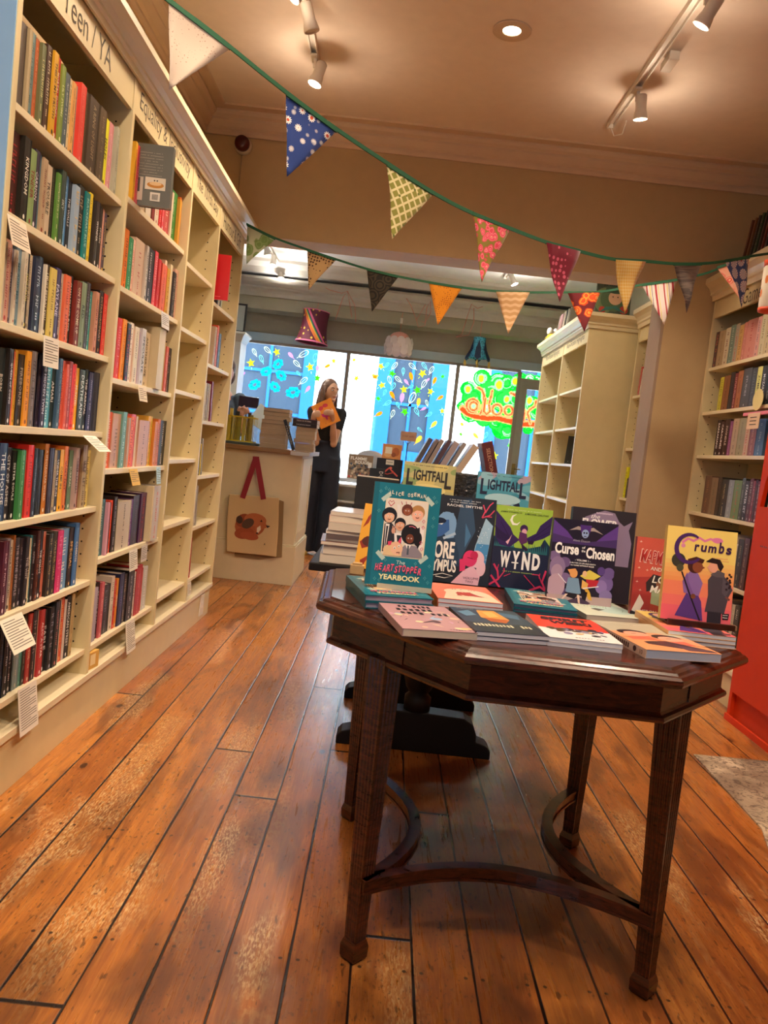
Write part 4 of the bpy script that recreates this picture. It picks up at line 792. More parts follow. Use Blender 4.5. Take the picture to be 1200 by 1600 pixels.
def a_green(A):
    A.E('7a8a60', 0.25, 0.45, 0.3, 0.4).E('587050', 0.5, 0.5, 0.38, 0.38).E('e0b090', 0.55, 0.55, 0.2, 0.22).E('40583c', 0.55, 0.8, 0.3, 0.12).E('b03828', 0.2, 0.15, 0.1).E('b03828', 0.82, 0.2, 0.12).P('3a7a74', [(0.1, 0.05), (0.5, 0.22), (0.9, 0.08), (0.6, 0.3), (0.3, 0.25)]).marks('28302a', 0.45, 0.93, 0.5, 0.05, 9)
    A.E('281c18', 0.48, 0.58, 0.02).E('281c18', 0.62, 0.58, 0.02)
facing_book('book', 'green illustrated picture book standing face out on top of the Non-Fiction bookcase', 'book', (1.60, 6.235, 2.342), 0.27, 0.25, 0.02, (math.radians(84), 0, 0), '4c5848', True, hard=True, art=a_green)
shelf_book(1.70, 6.30, 2.343, 0.05, 0.2, .03, -1, '282426', '-', '', 'black box end behind the green picture book on the Non-Fiction bookcase', 'box', None)
t = thing('plush_bee', 'yellow and black striped toy bee on the far end of the Non-Fiction bookcase', 'toy', (1.50, 8.03, 2.402))
mb = MB().mat(M('f0d020', 0.8)); mb.ball((0, 0, 0), 0.07, 0.1, 0.06); mb.build('body', t, True)
mb = MB().mat(M('1c1814', 0.8)); mb.ball((0, 0.03, 0), 0.072, 0.015, 0.062); mb.ball((0, -0.03, 0), 0.072, 0.015, 0.062); mb.ball((0, -0.095, 0.01), 0.03); mb.build('stripes', t, True)
mb = MB().mat(WHITE); mb.ball((-0.03, 0, 0.08), 0.03, 0.04, 0.04); mb.ball((0.03, 0.02, 0.08), 0.03, 0.04, 0.04); mb.build('wings', t, True)

# shelf cards clipped to the left shelves: (y centre, z top, width, drop, tilt out, colour, label)
for yc, zt, wd, dp, ti, c, lab in (
    (2.01, 1.575, .10, .075, .25, 'e4d8c4', 'printed shelf card hanging at the near end of the second Teen shelf'),
    (2.262, 1.318, .10, .085, .05, 'ece6da', 'printed shelf card hanging mid-way on the third Teen shelf'),
    (2.60, 1.045, .11, .075, .9, 'ece6da', 'printed shelf card sticking out from the fourth Teen shelf'),
    (2.14, .535, .13, .10, .5, 'ece6d4', 'printed shelf card curling out below the sixth Teen shelf'),
    (2.28, .30, .12, .14, .12, 'ece6da', 'printed shelf card hanging from the bottom Teen shelf'),
    (3.32, 1.572, .11, .065, .1, 'd8dadc', 'small card hanging from the second Equality shelf'),
    (3.10, 1.25, .10, .06, .2, 'e0d4bc', 'small card hanging from the third Equality shelf'),
    (3.08, .925, .10, .065, .3, 'd4ac54', 'kraft-coloured card hanging from the fourth Equality shelf'),
    (3.42, .928, .06, .075, .1, 'b8dcec', 'pale blue card hanging at the end of the fourth Equality shelf'),
    (3.17, .595, .10, .085, .1, 'e8e2d4', 'printed card hanging from the fifth Equality shelf, nearer of two'),
    (3.32, .595, .08, .07, .02, 'cfc8c0', 'grey-white card hanging from the fifth Equality shelf, farther of two'),
    (3.21, .292, .11, .13, .12, 'e8e2d4', 'printed card hanging from the bottom Equality shelf'),
    (4.18, .290, .07, .07, .1, 'e4dccc', 'small card at the foot of the far left bay')):
    o = thing('shelf_card', lab, 'card', (-0.990, yc, zt), (0, -ti, 0), 'cards clipped to the left shelves')
    mb = MB().mat(M(c, 0.6)); mb.box(0, 0.0012, -wd/2, wd/2, -dp, 0); mb.build('card_sheet', o)
    mb = MB().mat(M('6a645c', 0.8)); k = 0; z = -0.012
    while z > -dp+0.008: mb.poly([(0.0016, -wd*0.42, z), (0.0016, wd*(0.42 if k % 4 else 0.1), z), (0.0016, wd*(0.42 if k % 4 else 0.1), z+0.0022), (0.0016, -wd*0.42, z+0.0022)]); z -= 0.0075; k += 1
    mb.build('printed_lines', o, fix=False)
t = thing('card_block', 'small kraft card block resting at the foot of the Equality bay', 'card block', (-1.01, 2.83, 0.195))
mb = MB().mat(M('d8a850', 0.7)); mb.prism([(-0.012, -0.035), (0.012, -0.035), (0.022, 0.04), (-0.012, 0.04)], 0, 0.064); mb.build('block', t, bevel=0.002)
mb = MB().mat(M('f0dca8', 0.7)); mb.poly([(0.0145, -0.025, 0.015), (0.0195, 0.012, 0.015), (0.0195, 0.012, 0.055), (0.0145, -0.025, 0.055)]); mb.build('label_patch', t, fix=False)

# ================================================================ DISPLAY TABLE
def octo(ax, ay, cx, cy, off=0.0):
    """octagon: half sizes ax, ay, front half width cx, side half length cy, grown outward by off"""
    base = [(-.176, -.528), (.246, -.540), (.502, -.254), (.498, .25), (.24, .54), (-.19, .56), (-.518, .30), (-.498, -.171)]
    n = 8; out = []
    for i in range(n):
        p0, p1, p2 = Vector(base[i-1]), Vector(base[i]), Vector(base[(i+1) % n])
        d1 = (p1-p0).normalized(); d2 = (p2-p1).normalized(); n1 = Vector((d1.y, -d1.x)); n2 = Vector((d2.y, -d2.x))
        b = (n1+n2); b = b/(1+n1.dot(n2)); out.append((p1.x+b.x*off, p1.y+b.y*off))
    return out
def loft(mb, rings):
    R_ = [[mb.bm.verts.new((p[0], p[1], z)) for p in pts] for pts, z in rings]
    for A, B in zip(R_, R_[1:]):
        n = len(A)
        for i in range(n): mb._f([A[i], A[(i+1) % n], B[(i+1) % n], B[i]])
    mb._f(R_[0][::-1]); mb._f(R_[-1])
TBX, TBY, TZ = 0.366, 2.03, 0.742
OC = (0.498, 0.532, 0.206, 0.25)
tb = thing('display_table', 'octagonal mahogany display table with four fluted legs, covered in books', 'table', (TBX, TBY, 0))
LEGS = {(-1, -1): (-.323, -.393), (1, -1): (.308, -.404), (-1, 1): (-.360, .255), (1, 1): (.293, .232)}
mb = MB().mat(MAHOG)
loft(mb, [(octo(*OC, off=o), z) for o, z in ((-.045, .706), (-.012, .706), (-.002, .710), (.002, .717), (0, .724), (-.006, .729), (-.012, .7305), (-.016, .735), (-.026, .738), (-.03, .7375), (-.033, .742))]); mb.build('tabletop', tb)
mb = MB().mat(MAHOG)
loft(mb, [(octo(*OC, off=o), z) for o, z in ((-.033, .628), (-.031, .633), (-.033, .639), (-.040, .642), (-.044, .646), (-.044, .7055))])
o = mb.build('apron', tb)
for sx in (-1, 1):
    for sy in (-1, 1):
        # dark block where the leg runs up through the apron
        mb = MB().mat(MAHOG); T = Matrix.Translation((*LEGS[sx, sy], 0)) @ Matrix.Rotation(PI/4, 4, 'Z')
        def sec(hw):
            pts = []
            for q in range(4):
                a = q*PI/2
                loc = [(-hw, -hw), (-hw*.82, -hw)]
                for k in range(4):
                    u = -hw*.72 + k*hw*.42; loc += [(u, -hw), (u+hw*.10, -hw*.90), (u+hw*.22, -hw*.90), (u+hw*.32, -hw)]
                loc += [(hw*.9, -hw)]
                pts += [(x*math.cos(a)-y*math.sin(a), x*math.sin(a)+y*math.cos(a)) for x, y in loc]
            return pts
        dy = {(-1, -1): .115, (1, -1): .046, (-1, 1): 0, (1, 1): 0}[sx, sy]      # the front legs rake back a little to the apron
        rings = [([(lambda p: (p.x, p.y+dy*(z-.04)/.6))(T @ Vector((x, y, 0))) for x, y in sec(hw)], z) for hw, z in ((0.0165, 0.045), (0.0215, 0.30), (0.0285, 0.640))]
        loft(mb, rings)
        sq = lambda hw: [tuple((T @ Vector((x, y, 0)))[:2]) for x, y in ((-hw, -hw), (hw, -hw), (hw, hw), (-hw, hw))]
        loft(mb, [(sq(a), z) for a, z in ((.017, 0), (.021, .006), (.022, .03), (.020, .038), (.0175, .046))])
        mb.build('leg', tb)
for a_, b__ in (((-.176, -.528), (-.498, -.171)), ((.502, -.254), (.246, -.540))):
    A_, B_ = Vector(a_), Vector(b__); d = (B_-A_).normalized(); n_ = Vector((d.y, -d.x)); 
    if n_.y > 0: n_ = -n_
    m_ = (A_+B_)/2 - n_*.0435; mb = MB().mat(MAHOG)
    mb.prism([m_+d*.028+n_*.002, m_-d*.028+n_*.002, m_-d*.028-n_*.03, m_+d*.028-n_*.03], .6425, .7055); mb.build('corner_block', tb)
def arc(p, q, bow, n=14):
    p = Vector(p); q = Vector(q); m = (p+q)/2-Vector((-.02, -.077)); inward = -m.normalized()*bow
    return [p+(q-p)*t+inward*math.sin(PI*t)**0.9 for t in [k/n for k in range(n+1)]]
for a, b, bow in ((LEGS[-1, -1], LEGS[1, -1], .12), (LEGS[1, -1], LEGS[1, 1], .15), (LEGS[-1, 1], LEGS[-1, -1], .145)):
    pts = arc(a, b, bow); mb = MB().mat(MAHOG)
    for (w_, z0, z1) in ((0.011, .150, .178), (0.014, .173, .180), (0.014, .148, .154)):
        Lf, Rt = [], []
        for i, p in enumerate(pts):
            d = (pts[min(i+1, len(pts)-1)] - pts[max(i-1, 0)]).normalized(); nn = Vector((-d.y, d.x))*w_; Lf.append(p+nn); Rt.append(p-nn)
        for i in range(len(pts)-1):
            mb.prism([Lf[i], Lf[i+1], Rt[i+1], Rt[i]], z0, z1)
    mb.build('stretcher', tb)

# ---- books lying on the table
def a_none(A):
    A.R('3a3034', 0, .93, 1, 1)
def cover_busy(base, cols, seed, title=None, tcol='f4f0e8'):
    def f(A):
        r = random.Random(seed)
        for k in range(26):
            c = r.choice(cols); u, v = r.uniform(0.06, 0.94), r.uniform(0.05, 0.7)
            if r.random() < .6: A.E(c, u, v, r.uniform(.04, .09), r.uniform(.02, .06), r.uniform(0, 3))
            else: A.P(c, [(min(.99, max(.01, u+r.uniform(-.12, .12))), min(.98, max(.02, v+r.uniform(-.07, .07)))) for _ in range(3)])
        if title:
            for i, (t, v, wd, hg, c) in enumerate(title): A.T(c, t, 0.5, v, wd, hg, bold=0.03)
    return f
def stack(n, w, h, t, x, y, z, rz, name, labels, cover, art_fn, group, hard=False, pages=None, jit=0.0):
    r = random.Random(int(x*1000)); out = []
    for k in range(n):
        top = k == n-1
        out.append(facing_book('book', labels[k] if isinstance(labels, list) else labels, 'book', (x+r.uniform(-jit, jit), y+r.uniform(-jit, jit), z+k*(t+0.0004)+0.0004), w, h, t, (0, 0, math.radians(rz)+r.uniform(-jit, jit)*3), cover, True, pages=pages, hard=hard, art=art_fn if top else None, group=group))
    return out
def a_noone(A):
    A.R('b89098', 0, 0, 1, 1)
    cover_busy('', ('d8b8a0', 'e8d8b0', '58404c', 'a0b8d8', 'e8c088', 'c8a0c0', '402c38'), 3)(A)
    A.marks('14121a', .5, .90, .5, .11, 7).marks('14121a', .46, .76, .56, .11, 6).marks('14121a', .55, .62, .7, .10, 8)
    A.marks('302830', .8, .05, .3, .02, 8)
stack(1, .157, .245, .0155, .142, 1.553, TZ, 12, 'book', 'pink and black patterned comic lying at the front left of the display table', 'a88c90', a_noone, None, pages=PAPER)
def a_wolf(A):
    A.R('2e4258', 0, 0, 1, 1).R('1c2836', 0, 0, 1, .38)
    A.P('5a88a8', [(.05, .8), (.25, .9), (.3, .7), (.12, .62)]).P('486e90', [(.7, .9), (.95, .8), (.9, .6), (.68, .72)]).P('d89848', [(.38, .92), (.66, .95), (.72, .55), (.5, .42), (.32, .6)]).P('e8b868', [(.44, .86), (.6, .88), (.62, .68), (.46, .62)]).P('b05828', [(.35, .6), (.72, .55), (.6, .40), (.4, .44)])
    A.marks('d8d4b8', .5, .28, .82, .11, 16).marks('b8c0c8', .3, .95, .4, .015, 14)
stack(2, .157, .235, .0095, .291, 1.583, TZ, 9, 'book', ['dark blue comic underneath the identical one at the middle front', 'dark blue comic with an orange glow, lying uppermost at the middle front'], '1e2a38', a_wolf, None, jit=.001)
def a_spirit(A):
    A.R('e8402c', 0, .42, 1, 1).R('e8e8ec', 0, 0, 1, .42)
    A.T('241420', 'SPIRIT', .52, .86, .72, .14, .05, .1).T('241420', 'WEEK!', .56, .70, .6, .13, .05, .1)
    r = random.Random(6)
    for k in range(26): A.E(r.choice(('3a3450', '282030', '58506c', '8a86a8', '504020', 'c8a878')), r.uniform(.08, .92), r.uniform(.22, .5), r.uniform(.04, .09), r.uniform(.02, .05), r.uniform(0, 3))
    A.marks('403850', .6, .08, .4, .02, 10)
stack(2, .158, .23, .009, .444, 1.598, TZ, 1, 'book', ['red and white comic underneath the SPIRIT WEEK! copy', 'red and white comic lettered SPIRIT WEEK! lying at the front'], 'd8d0d0', a_spirit, None, jit=.001)
def a_ten(A):
    A.R('b8b4a0', 0, .62, 1, 1).R('e8a078', 0, 0, 1, .62).P('e89c6c', [(0, 0), (1, 0), (1, .25), (0, .5)])
    A.P('b8b4a0', [(0, .62), (.45, .72), (1, .45), (1, 1), (0, 1)])
    for u, v, q in ((.3, .55, 'e8806c'), (.68, .42, 'e8806c')):
        A.E('282224', u, v+.05, .2, .10).E('e8a890', u+.02, v, .17, .085).P('e07058', [(u-.2, v-.12), (u+.15, v-.06), (u+.2, v-.2), (u-.2, v-.22)])
        A.L('241c20', [(u-.05, v), (u+.03, v+.01)], .012)
    A.P('3a2c34', [(.2, .28), (.55, .34), (.9, .12), (.55, .1), (.2, .2)]).P('5a4450', [(.55, .22), (.95, .1), (.98, .02), (.6, .04)]).L('20181c', [(0, .4), (.3, .42), (.62, .26), (1, .2)], .01)
    A.L('e8e4d8', [(.1, .9), (.3, .95), (.5, .9)], .01).L('e8e4d8', [(.55, .88), (.8, .93), (.9, .86)], .01)
o = stack(1, .172, .262, .0185, .648, 1.594, TZ, 11, 'book', 'cream and orange comic with a spine numbered 10 at the front right of the table', 'd8b8a4', a_ten, None, pages=M('b8c4dc', .8))[0]
mb = MB().mat(M('4a3030', .6)); fr = frame_of((-.0864, 0, .0092), (0, -1, 0), (0, 0, 1))
put_text(mb, '10', fr, -.018, 0, .011, .0095, 2); 
mb.poly([fr @ Vector((-.045+.007*math.cos(q), .0062*math.sin(q), 0)) for q in [2*PI*k/12 for k in range(12)]])
for k in range(16): mb.poly([fr @ Vector(p) for p in ((-.075-k*.009, -.005, 0), (-.069-k*.009, -.005, 0), (-.069-k*.009, .005, 0), (-.075-k*.009, .005, 0))])
mb.build('spine_lettering', o, fix=False)
def a_salmon(A):
    A.R('e88068', 0, 0, 1, 1).P('ead8c0', [(.1, .03), (.25, .55), (.55, .72), (.92, .5), (.98, .03)]).E('ead8c0', .55, .5, .36, .22)
    r = random.Random(9)
    for k in range(12): A.P('b04038', [(r.uniform(.35, .8), r.uniform(.25, .55)) for _ in range(3)])
    A.L('c85848', [(.1, .78), (.25, .7), (.4, .85), (.7, .8)], .012).marks('b04838', .55, .66, .4, .03, 9)
stack(2, .162, .225, .0105, .238, 1.896, TZ, 4, 'book', ['salmon pink book underneath its twin in the middle of the table', 'salmon pink book with a cream cloud on its cover, uppermost of two'], 'd87060', a_salmon, None, jit=.001)
TEAL = '14748a'
def a_heart(A, full=True):
    A.R(TEAL, 0, 0, 1, 1).R('0f6478', 0, 0, .075, 1).R('e8dcc0', .19, .285, .83, .855).R('e8dfc8', .205, .295, .815, .845)
    A.R('d8d4cc', .205, .50, .815, .845).R('e4dcd0', .205, .6, .815, .845)
    for u, v, a in ((.19, .86, .75), (.84, .86, -.75), (.19, .29, -.75), (.83, .29, .75)):
        c, s_ = math.cos(a), math.sin(a); A.P('b8d0c8', [(u+(x*c-y*s_)*.075, v+(x*s_+y*c)*.05) for x, y in ((-1, -.42), (1, -.42), (1, .42), (-1, .42))])
    A.L('c04858', [(.27, .775), (.23, .81), (.25, .83), (.275, .815), (.3, .832), (.32, .81), (.27, .775)], .012)
    for p, q in (((.44, .80), (.42, .83)), ((.50, .80), (.49, .835)), ((.56, .80), (.575, .83))): A.L('b03848', [p, q], .01)
    # the six school friends
    A.P('e8e4e0', [(.36, .80), (.4, .8), (.5, .6), (.42, .55)])
    A.P('2c2c34', [(.205, .33), (.40, .33), (.38, .56), (.30, .62), (.205, .60)]).P('f0ece8', [(.22, .6), (.28, .6), (.255, .36), (.23, .36)]).P('141418', [(.235, .58), (.262, .58), (.25, .38), (.236, .38)])
    A.head(.265, .675, .075, 'e8b898', '1c181c', 1)
    A.P('f0ece8', [(.62, .60), (.80, .60), (.80, .36), (.68, .42)]).P('202028', [(.69, .58), (.73, .60), (.76, .44), (.72, .36)])
    A.head(.68, .72, .085, 'f0b8a0', 'b88850', 0)
    A.head(.52, .745, .055, '9a5838', '6a3424', 1)
    A.P('f0ece8', [(.36, .52), (.52, .52), (.50, .42), (.38, .42)]).P('282830', [(.40, .50), (.47, .50), (.48, .42), (.42, .42)]).head(.435, .60, .068, 'e0a888', '1c181c', 0)
    A.E('d8a088', .345, .54, .03, .03).L('d8a088', [(.335, .55), (.33, .585)], .015).L('d8a088', [(.35, .55), (.365, .585)], .015)
    A.P('8c8490', [(.46, .296), (.81, .296), (.80, .34), (.70, .41), (.55, .42), (.46, .36)]).P('f0ece8', [(.53, .43), (.64, .43), (.59, .36)]).P('505864', [(.575, .41), (.6, .41), (.605, .32), (.575, .32)])
    A.E('181414', .60, .52, .135, .10).E('181414', .72, .48, .06, .07).head(.60, .48, .058, '7a4028', '181414', 2).L('d87088', [(.57, .595), (.62, .60), (.67, .585)], .012)
    A.E('e8c898', .33, .35, .11, .055).P('e8c898', [(.22, .298), (.50, .298), (.50, .36), (.42, .44), (.30, .42)]).E('f0c0a0', .42, .37, .09, .065).E('f8f4f0', .39, .375, .018).E('201818', .39, .372, .008).E('f8f4f0', .45, .395, .018).E('201818', .45, .392, .008).L('702828', [(.42, .33), (.47, .335), (.46, .32)], .014)
    A.P('e04068', [(.28, .43), (.34, .44), (.33, .40), (.29, .39)]).P('e04068', [(.43, .44), (.47, .49), (.48, .44), (.46, .42)])
    for u, v in ((.78, .66), (.78, .60), (.77, .45), (.79, .39)): A.L('d04868', [(u-.02, v), (u, v+.015), (u+.02, v), (u, v-.02), (u-.02, v)], .008)
    for k, ch in enumerate('ALICE OSEMAN'): A.T('f0ecd8', ch, .24+k*.047, .905+.008*math.sin(k*1.7), .034 if ch != 'I' else .010, .036, .02) if ch != ' ' else None
    A.T('d8e8e0', 'The', .5, .238, .13, .036, 0, .1)
    for k, ch in enumerate('HEARTSTOPPER'): 
        A.T('8a2040', ch, .158+k*.058, .172+.01*math.sin(k*2.1), .056, .070, .03, .2); 
    for k, ch in enumerate('HEARTSTOPPER'):
        A.T('f06888', ch, .152+k*.058, .176+.01*math.sin(k*2.1), .050, .066, .02, .2)
    A.T('f4ecb0', 'YEARBOOK', .5, .088, .62, .052, .03)
    for u, v in ((.10, .91), (.17, .945), (.22, .93), (.90, .9), (.94, .86), (.92, .7), (.92, .62), (.1, .72), (.27, .25), (.72, .24), (.93, .23), (.93, .07), (.14, .06), (.21, .05), (.88, .11)):
        A.L('68b0b8', [(u-.022, v), (u-.006, v+.006), (u, v+.02), (u+.008, v+.006), (u+.024, v), (u+.008, v-.006), (u, v-.02), (u-.006, v-.006), (u-.022, v)], .006)
A_H = a_heart
stack(2, .163, .25, .0155, .062, 1.79, TZ, 13, 'book', ['teal hardback at the very bottom of the front left pile', 'teal hardback directly beneath the upright teal yearbook'], '0f5c6c', a_heart, None, hard=True, pages=M('a8a0b4', .8), jit=.0015)
o = stack(2, .158, .24, .010, .43, 1.93, TZ, -3, 'book', ['teal hardback under its twin before the green-skied book', 'teal hardback lying flat before the upright green-skied book'], '0f5c6c', a_heart, None, hard=True, pages=M('a090a8', .8), jit=.003)
def a_greenw(A):
    A.R('d4e0d0', 0, 0, 1, 1).E('b8d8d4', .7, .5, .35, .3).L('8aa8a0', [(.95, .9), (.7, .7), (.6, .5), (.75, .4)], .012).L('8aa8a0', [(.85, .85), (.9, .5), (.8, .35)], .012)
    A.P('4a5048', [(.3, .45), (.42, .52), (.55, .45), (.45, .38), (.38, .33)]).marks('b8b870', .42, .80, .7, .09, 14).marks('98a060', .4, .62, .5, .04, 9)
stack(1, .157, .20, .0125, .61, 1.945, TZ, 8, 'book', 'pale green and white book with a small bird, lying right of centre', 'a8a498', a_greenw, None, pages=PAPER)
def a_crumbs(A):
    A.R('f2d878', 0, 0, 1, 1)
    bands = ('f0a060', 'f2a868', 'f2b46c', 'f2bf70', 'f2ca74')
    A.R('ee8868', 0, 0, 1, .42).R('e86878', 0, 0, 1, .16).R('ec7870', 0, .16, 1, .27)
    for k, c in enumerate(bands): A.R(c, 0, .42+k*.045, 1, .42+(k+1)*.045)
    # big C made of a brush arc
    for ch, u, v, wd, hg in (('r', .435, .79, .07, .075), ('u', .535, .79, .085, .07), ('m', .655, .79, .12, .07), ('b', .785, .815, .08, .12), ('s', .89, .79, .08, .075)): A.T('3a1c50', ch, u, v, wd, hg, .03, .1)
    A.L('e080b0', [(.22, .83), (.3, .88), (.38, .86), (.46, .9), (.54, .87), (.62, .90), (.7, .88), (.78, .90)], .035).E('e080b0', .72, .89, .08, .03).E('e090b8', .24, .80, .03)
    A.marks('e8a070', .78, .70, .22, .015, 12).marks('e8a070', .78, .675, .26, .015, 12)
    # girl with broom, boy in hooded coat, nose to nose
    A.P('5a3c88', [(.20, .05), (.60, .02), (.56, .22), (.50, .30), (.34, .30)]).P('8a6cb0', [(.30, .30), (.52, .28), (.56, .42), (.48, .52), (.36, .53), (.27, .42)]).P('7a5aa0', [(.27, .42), (.33, .52), (.36, .42), (.44, .30), (.38, .27)])
    A.E('4a2420', .43, .60, .105, .085).E('8a4c34', .47, .585, .075, .06).P('8a4c34', [(.54, .60), (.575, .585), (.54, .57)]).P('4a2420', [(.32, .66), (.44, .695), (.56, .67), (.54, .63), (.42, .64), (.36, .58)])
    A.L('241c28', [(.25, .52), (.38, .30), (.56, .02)], .022).E('3c3c34', .19, .64, .10, .075).E('50503c', .22, .56, .05, .04).E('7a4830', .44, .27, .035, .028)
    A.P('4a4450', [(.62, .12), (.90, .12), (.94, .30), (.99, .38), (.93, .46), (.84, .53), (.70, .54), (.63, .46), (.65, .3)]).P('302c38', [(.66, .0), (.86, .0), (.86, .13), (.66, .13)]).P('5c5460', [(.84, .50), (.96, .40), (.90, .30), (.84, .34)]).L('7a4a48', [(.9, .3), (.96, .27)], .03)
    A.P('605860', [(.66, .52), (.74, .58), (.86, .55), (.86, .50), (.74, .50)]).E('e8a890', .69, .60, .07, .058).P('e8a890', [(.62, .61), (.60, .59), (.63, .58)]).P('2c1c20', [(.58, .655), (.66, .70), (.78, .69), (.84, .62), (.80, .56), (.76, .60), (.74, .64), (.66, .645)])
    A.L('4a2a6c', [(.335+.19*math.cos(t), .775+.15*math.sin(t)) for t in [math.radians(a) for a in range(55, 322, 12)]], [.03+.035*math.sin(PI*k/23) for k in range(23)])
    for k in range(9): A.E('2c1c28', .93+.03*math.sin(k*2.2), .54-k*.02, .018)
    A.P('1c1824', [(.87, .12), (.97, .125), (.96, .06), (.88, .055)]).marks('f0f0f0', .92, .105, .07, .012, 4).marks('f0f0f0', .92, .08, .07, .012, 4)
CRX, CRY = .752, 1.765
stack(3, .158, .225, .0092, CRX, CRY, TZ, 1, 'book', ['yellow and pink comic at the bottom of the pile at the right corner', 'yellow and pink comic in the middle of the pile at the right corner', 'yellow and pink comic on top of the pile, under the dark easel'], 'e8b070', a_crumbs, None, jit=.001)

# ---- books standing on the table
def a_lore(A):
    A.R('232c3a', 0, 0, 1, 1).P('35506e', [(.46, .96), (.62, .98), (.72, .62), (.60, .40), (.50, .2), (.40, .5)]).P('4878a4', [(.56, .7), (.66, .56), (.58, .42)]).P('9ac0dc', [(.86, .78), (.98, .70), (.92, .2), (.70, .2), (.74, .45)]).P('4a90c8', [(.76, .48), (.95, .48), (.92, .2), (.70, .2)])
    for k in range(26):
        r = random.Random(k); A.E('e8f0f8', r.uniform(.74, .93), r.uniform(.3, .68), .005)
    A.L('d04868', [(.80, .78), (.84, .86), (.80, .93)], .02).L('d04868', [(.84, .84), (.90, .93), (.95, .97)], .018).L('d04868', [(.80, .78), (.92, .82), (.98, .88)], .018).L('d04868', [(.84, .8), (.95, .80)], .014)
    # hooded blue figure and sleeping pink figure
    A.P('26405e', [(.05, .1), (.52, .2), (.50, .35), (.42, .50), (.32, .58), (.1, .56)]).E('7aa8dc', .27, .68, .15, .13).P('7aa8dc', [(.10, .70), (.2, .80), (.36, .80), (.42, .66), (.40, .52), (.30, .50)]).P('3a68b0', [(.08, .70), (.30, .72), (.32, .60), (.22, .53), (.12, .50)]).E('1c2c48', .16, .70, .10, .035).P('e8f0f8', [(.14, .66), (.22, .675), (.2, .655)]).L('a8c8e8', [(.24, .50), (.42, .57)], .04)
    A.P('e8b8cc', [(.42, .0), (.84, .0), (.86, .14), (.72, .22), (.60, .16)]).E('e8c0d0', .78, .30, .12, .10).E('e8c0d0', .86, .20, .07, .09).E('d83870', .68, .30, .11, .095).P('d83870', [(.52, .28), (.62, .30), (.62, .16), (.54, .14)]).E('c02858', .74, .34, .06, .05).L('701838', [(.64, .31), (.72, .30)], .012)
    A.marks('c8d0d8', .52, .955, .48, .012, 30).marks('c8d0d8', .50, .93, .40, .012, 26).T('e8ecf0', 'RACHEL SMYTHE', .52, .892, .54, .028, .01)
    A.T('f4f4f4', 'LORE', .24, .37, .38, .20, .035).T('f4f4f4', 'OLYMPUS', .22, .19, .52, .14, .03).L('f4f4f4', [(.14, .07), (.28, .10), (.44, .08), (.32, .05), (.18, .06)], .01)
    A.T('4a3448', 'VOLUME', .72, .075, .24, .026, 0).T('4a3448', 'TWO', .70, .035, .12, .026, 0)
facing_book('book', 'dark blue comic with a pink sleeping figure, standing half behind the teal yearbook', 'book', (.232, 2.285, TZ+.001), .19, .252, .028, (math.radians(84), 0, math.radians(2)), '202a38', True, art=a_lore)
def a_wynd(A):
    A.R('9cc048', 0, .0, 1, 1).P('18344c', [(0, .0), (1, 0), (1, .56), (.9, .64), (.84, .55), (.6, .50), (.4, .5), (.22, .56), (.18, .78), (.12, .6), (0, .62)]).P('222844', [(0, 0), (1, 0), (1, .42), (.88, .62), (.80, .46), (.2, .46), (0, .58)])
    for k in range(12): A.P('2c7078', [(.55+k*.035, .45), (.565+k*.035, .54+.02*(k % 3)), (.58+k*.035, .45)]); A.P('2c7078', [(.02+k*.03, .5), (.035+k*.03, .56), (.05+k*.03, .5)])
    A.P('34205c', [(0, .93), (.02, .62), (.12, .52), (.30, .50), (.46, .60), (.34, .66), (.28, .74), (.14, .84)]).P('281848', [(.0, .75), (.06, .6), (.2, .56), (.3, .62), (.14, .68)])
    A.P('34205c', [(1, .93), (.99, .70), (.86, .64), (.64, .58), (.56, .62), (.74, .70), (.80, .80)]).L('201040', [(.66, .62), (.98, .82)], .012).L('201040', [(.66, .6), (.98, .74)], .012).L('201040', [(.1, .8), (.3, .6)], .012)
    A.E('3c1c54', .52, .74, .07, .05).E('e0a8b8', .53, .705, .045, .035).P('5c2c60', [(.45, .70), (.58, .68), (.60, .58), (.50, .54), (.44, .60)]).P('2c1838', [(.5, .56), (.62, .50), (.6, .47), (.52, .50)]).P('2c1838', [(.6, .6), (.72, .6), (.7, .56), (.62, .56)]).P('e8b8c8', [(.22, .56), (.28, .60), (.32, .66), (.29, .59), (.26, .53)])
    A.L('f0f4e8', [(.36, .905), (.30, .88), (.28, .83), (.32, .785), (.39, .785), (.44, .82)], [.006, .03, .045, .045, .03, .004])
    A.T('1c2818', 'JAMES TYNION IV', .27, .925, .38, .022, .01).T('1c2818', '& MICHAEL DIALYNAS', .72, .925, .42, .022, .01).marks('d8e8b8', .5, .958, .6, .01, 34)
    A.T('f8f8f8', 'W', .24, .35, .18, .20, .05).T('f8f8f8', 'Y', .43, .35, .13, .22, .05).T('f8f8f8', 'N', .61, .35, .14, .22, .05).T('f8f8f8', 'D', .79, .35, .14, .20, .05).R('f8f8f8', .36, .31, .48, .325)
    A.marks('a8c068', .5, .205, .56, .014, 32)
    for pts, wd in (([(.0, .02), (.16, .1), (.13, .2), (.05, .28)], .035), ([(.16, .1), (.25, .2), (.24, .24)], .02), ([(.02, .14), (.2, .0)], .035), ([(.12, .2), (.14, .28)], .014), ([(.25, .14), (.36, .18)], .012), ([(1, .02), (.93, .12), (.98, .26)], .035), ([(.72, .0), (.9, .06), (1, .02)], .04), ([(.93, .1), (.86, .2), (.74, .2)], .018), ([(.82, .04), (.66, .14), (.6, .18)], .016), ([(.87, .16), (.88, .22)], .012)): A.L('d03864', pts, wd)
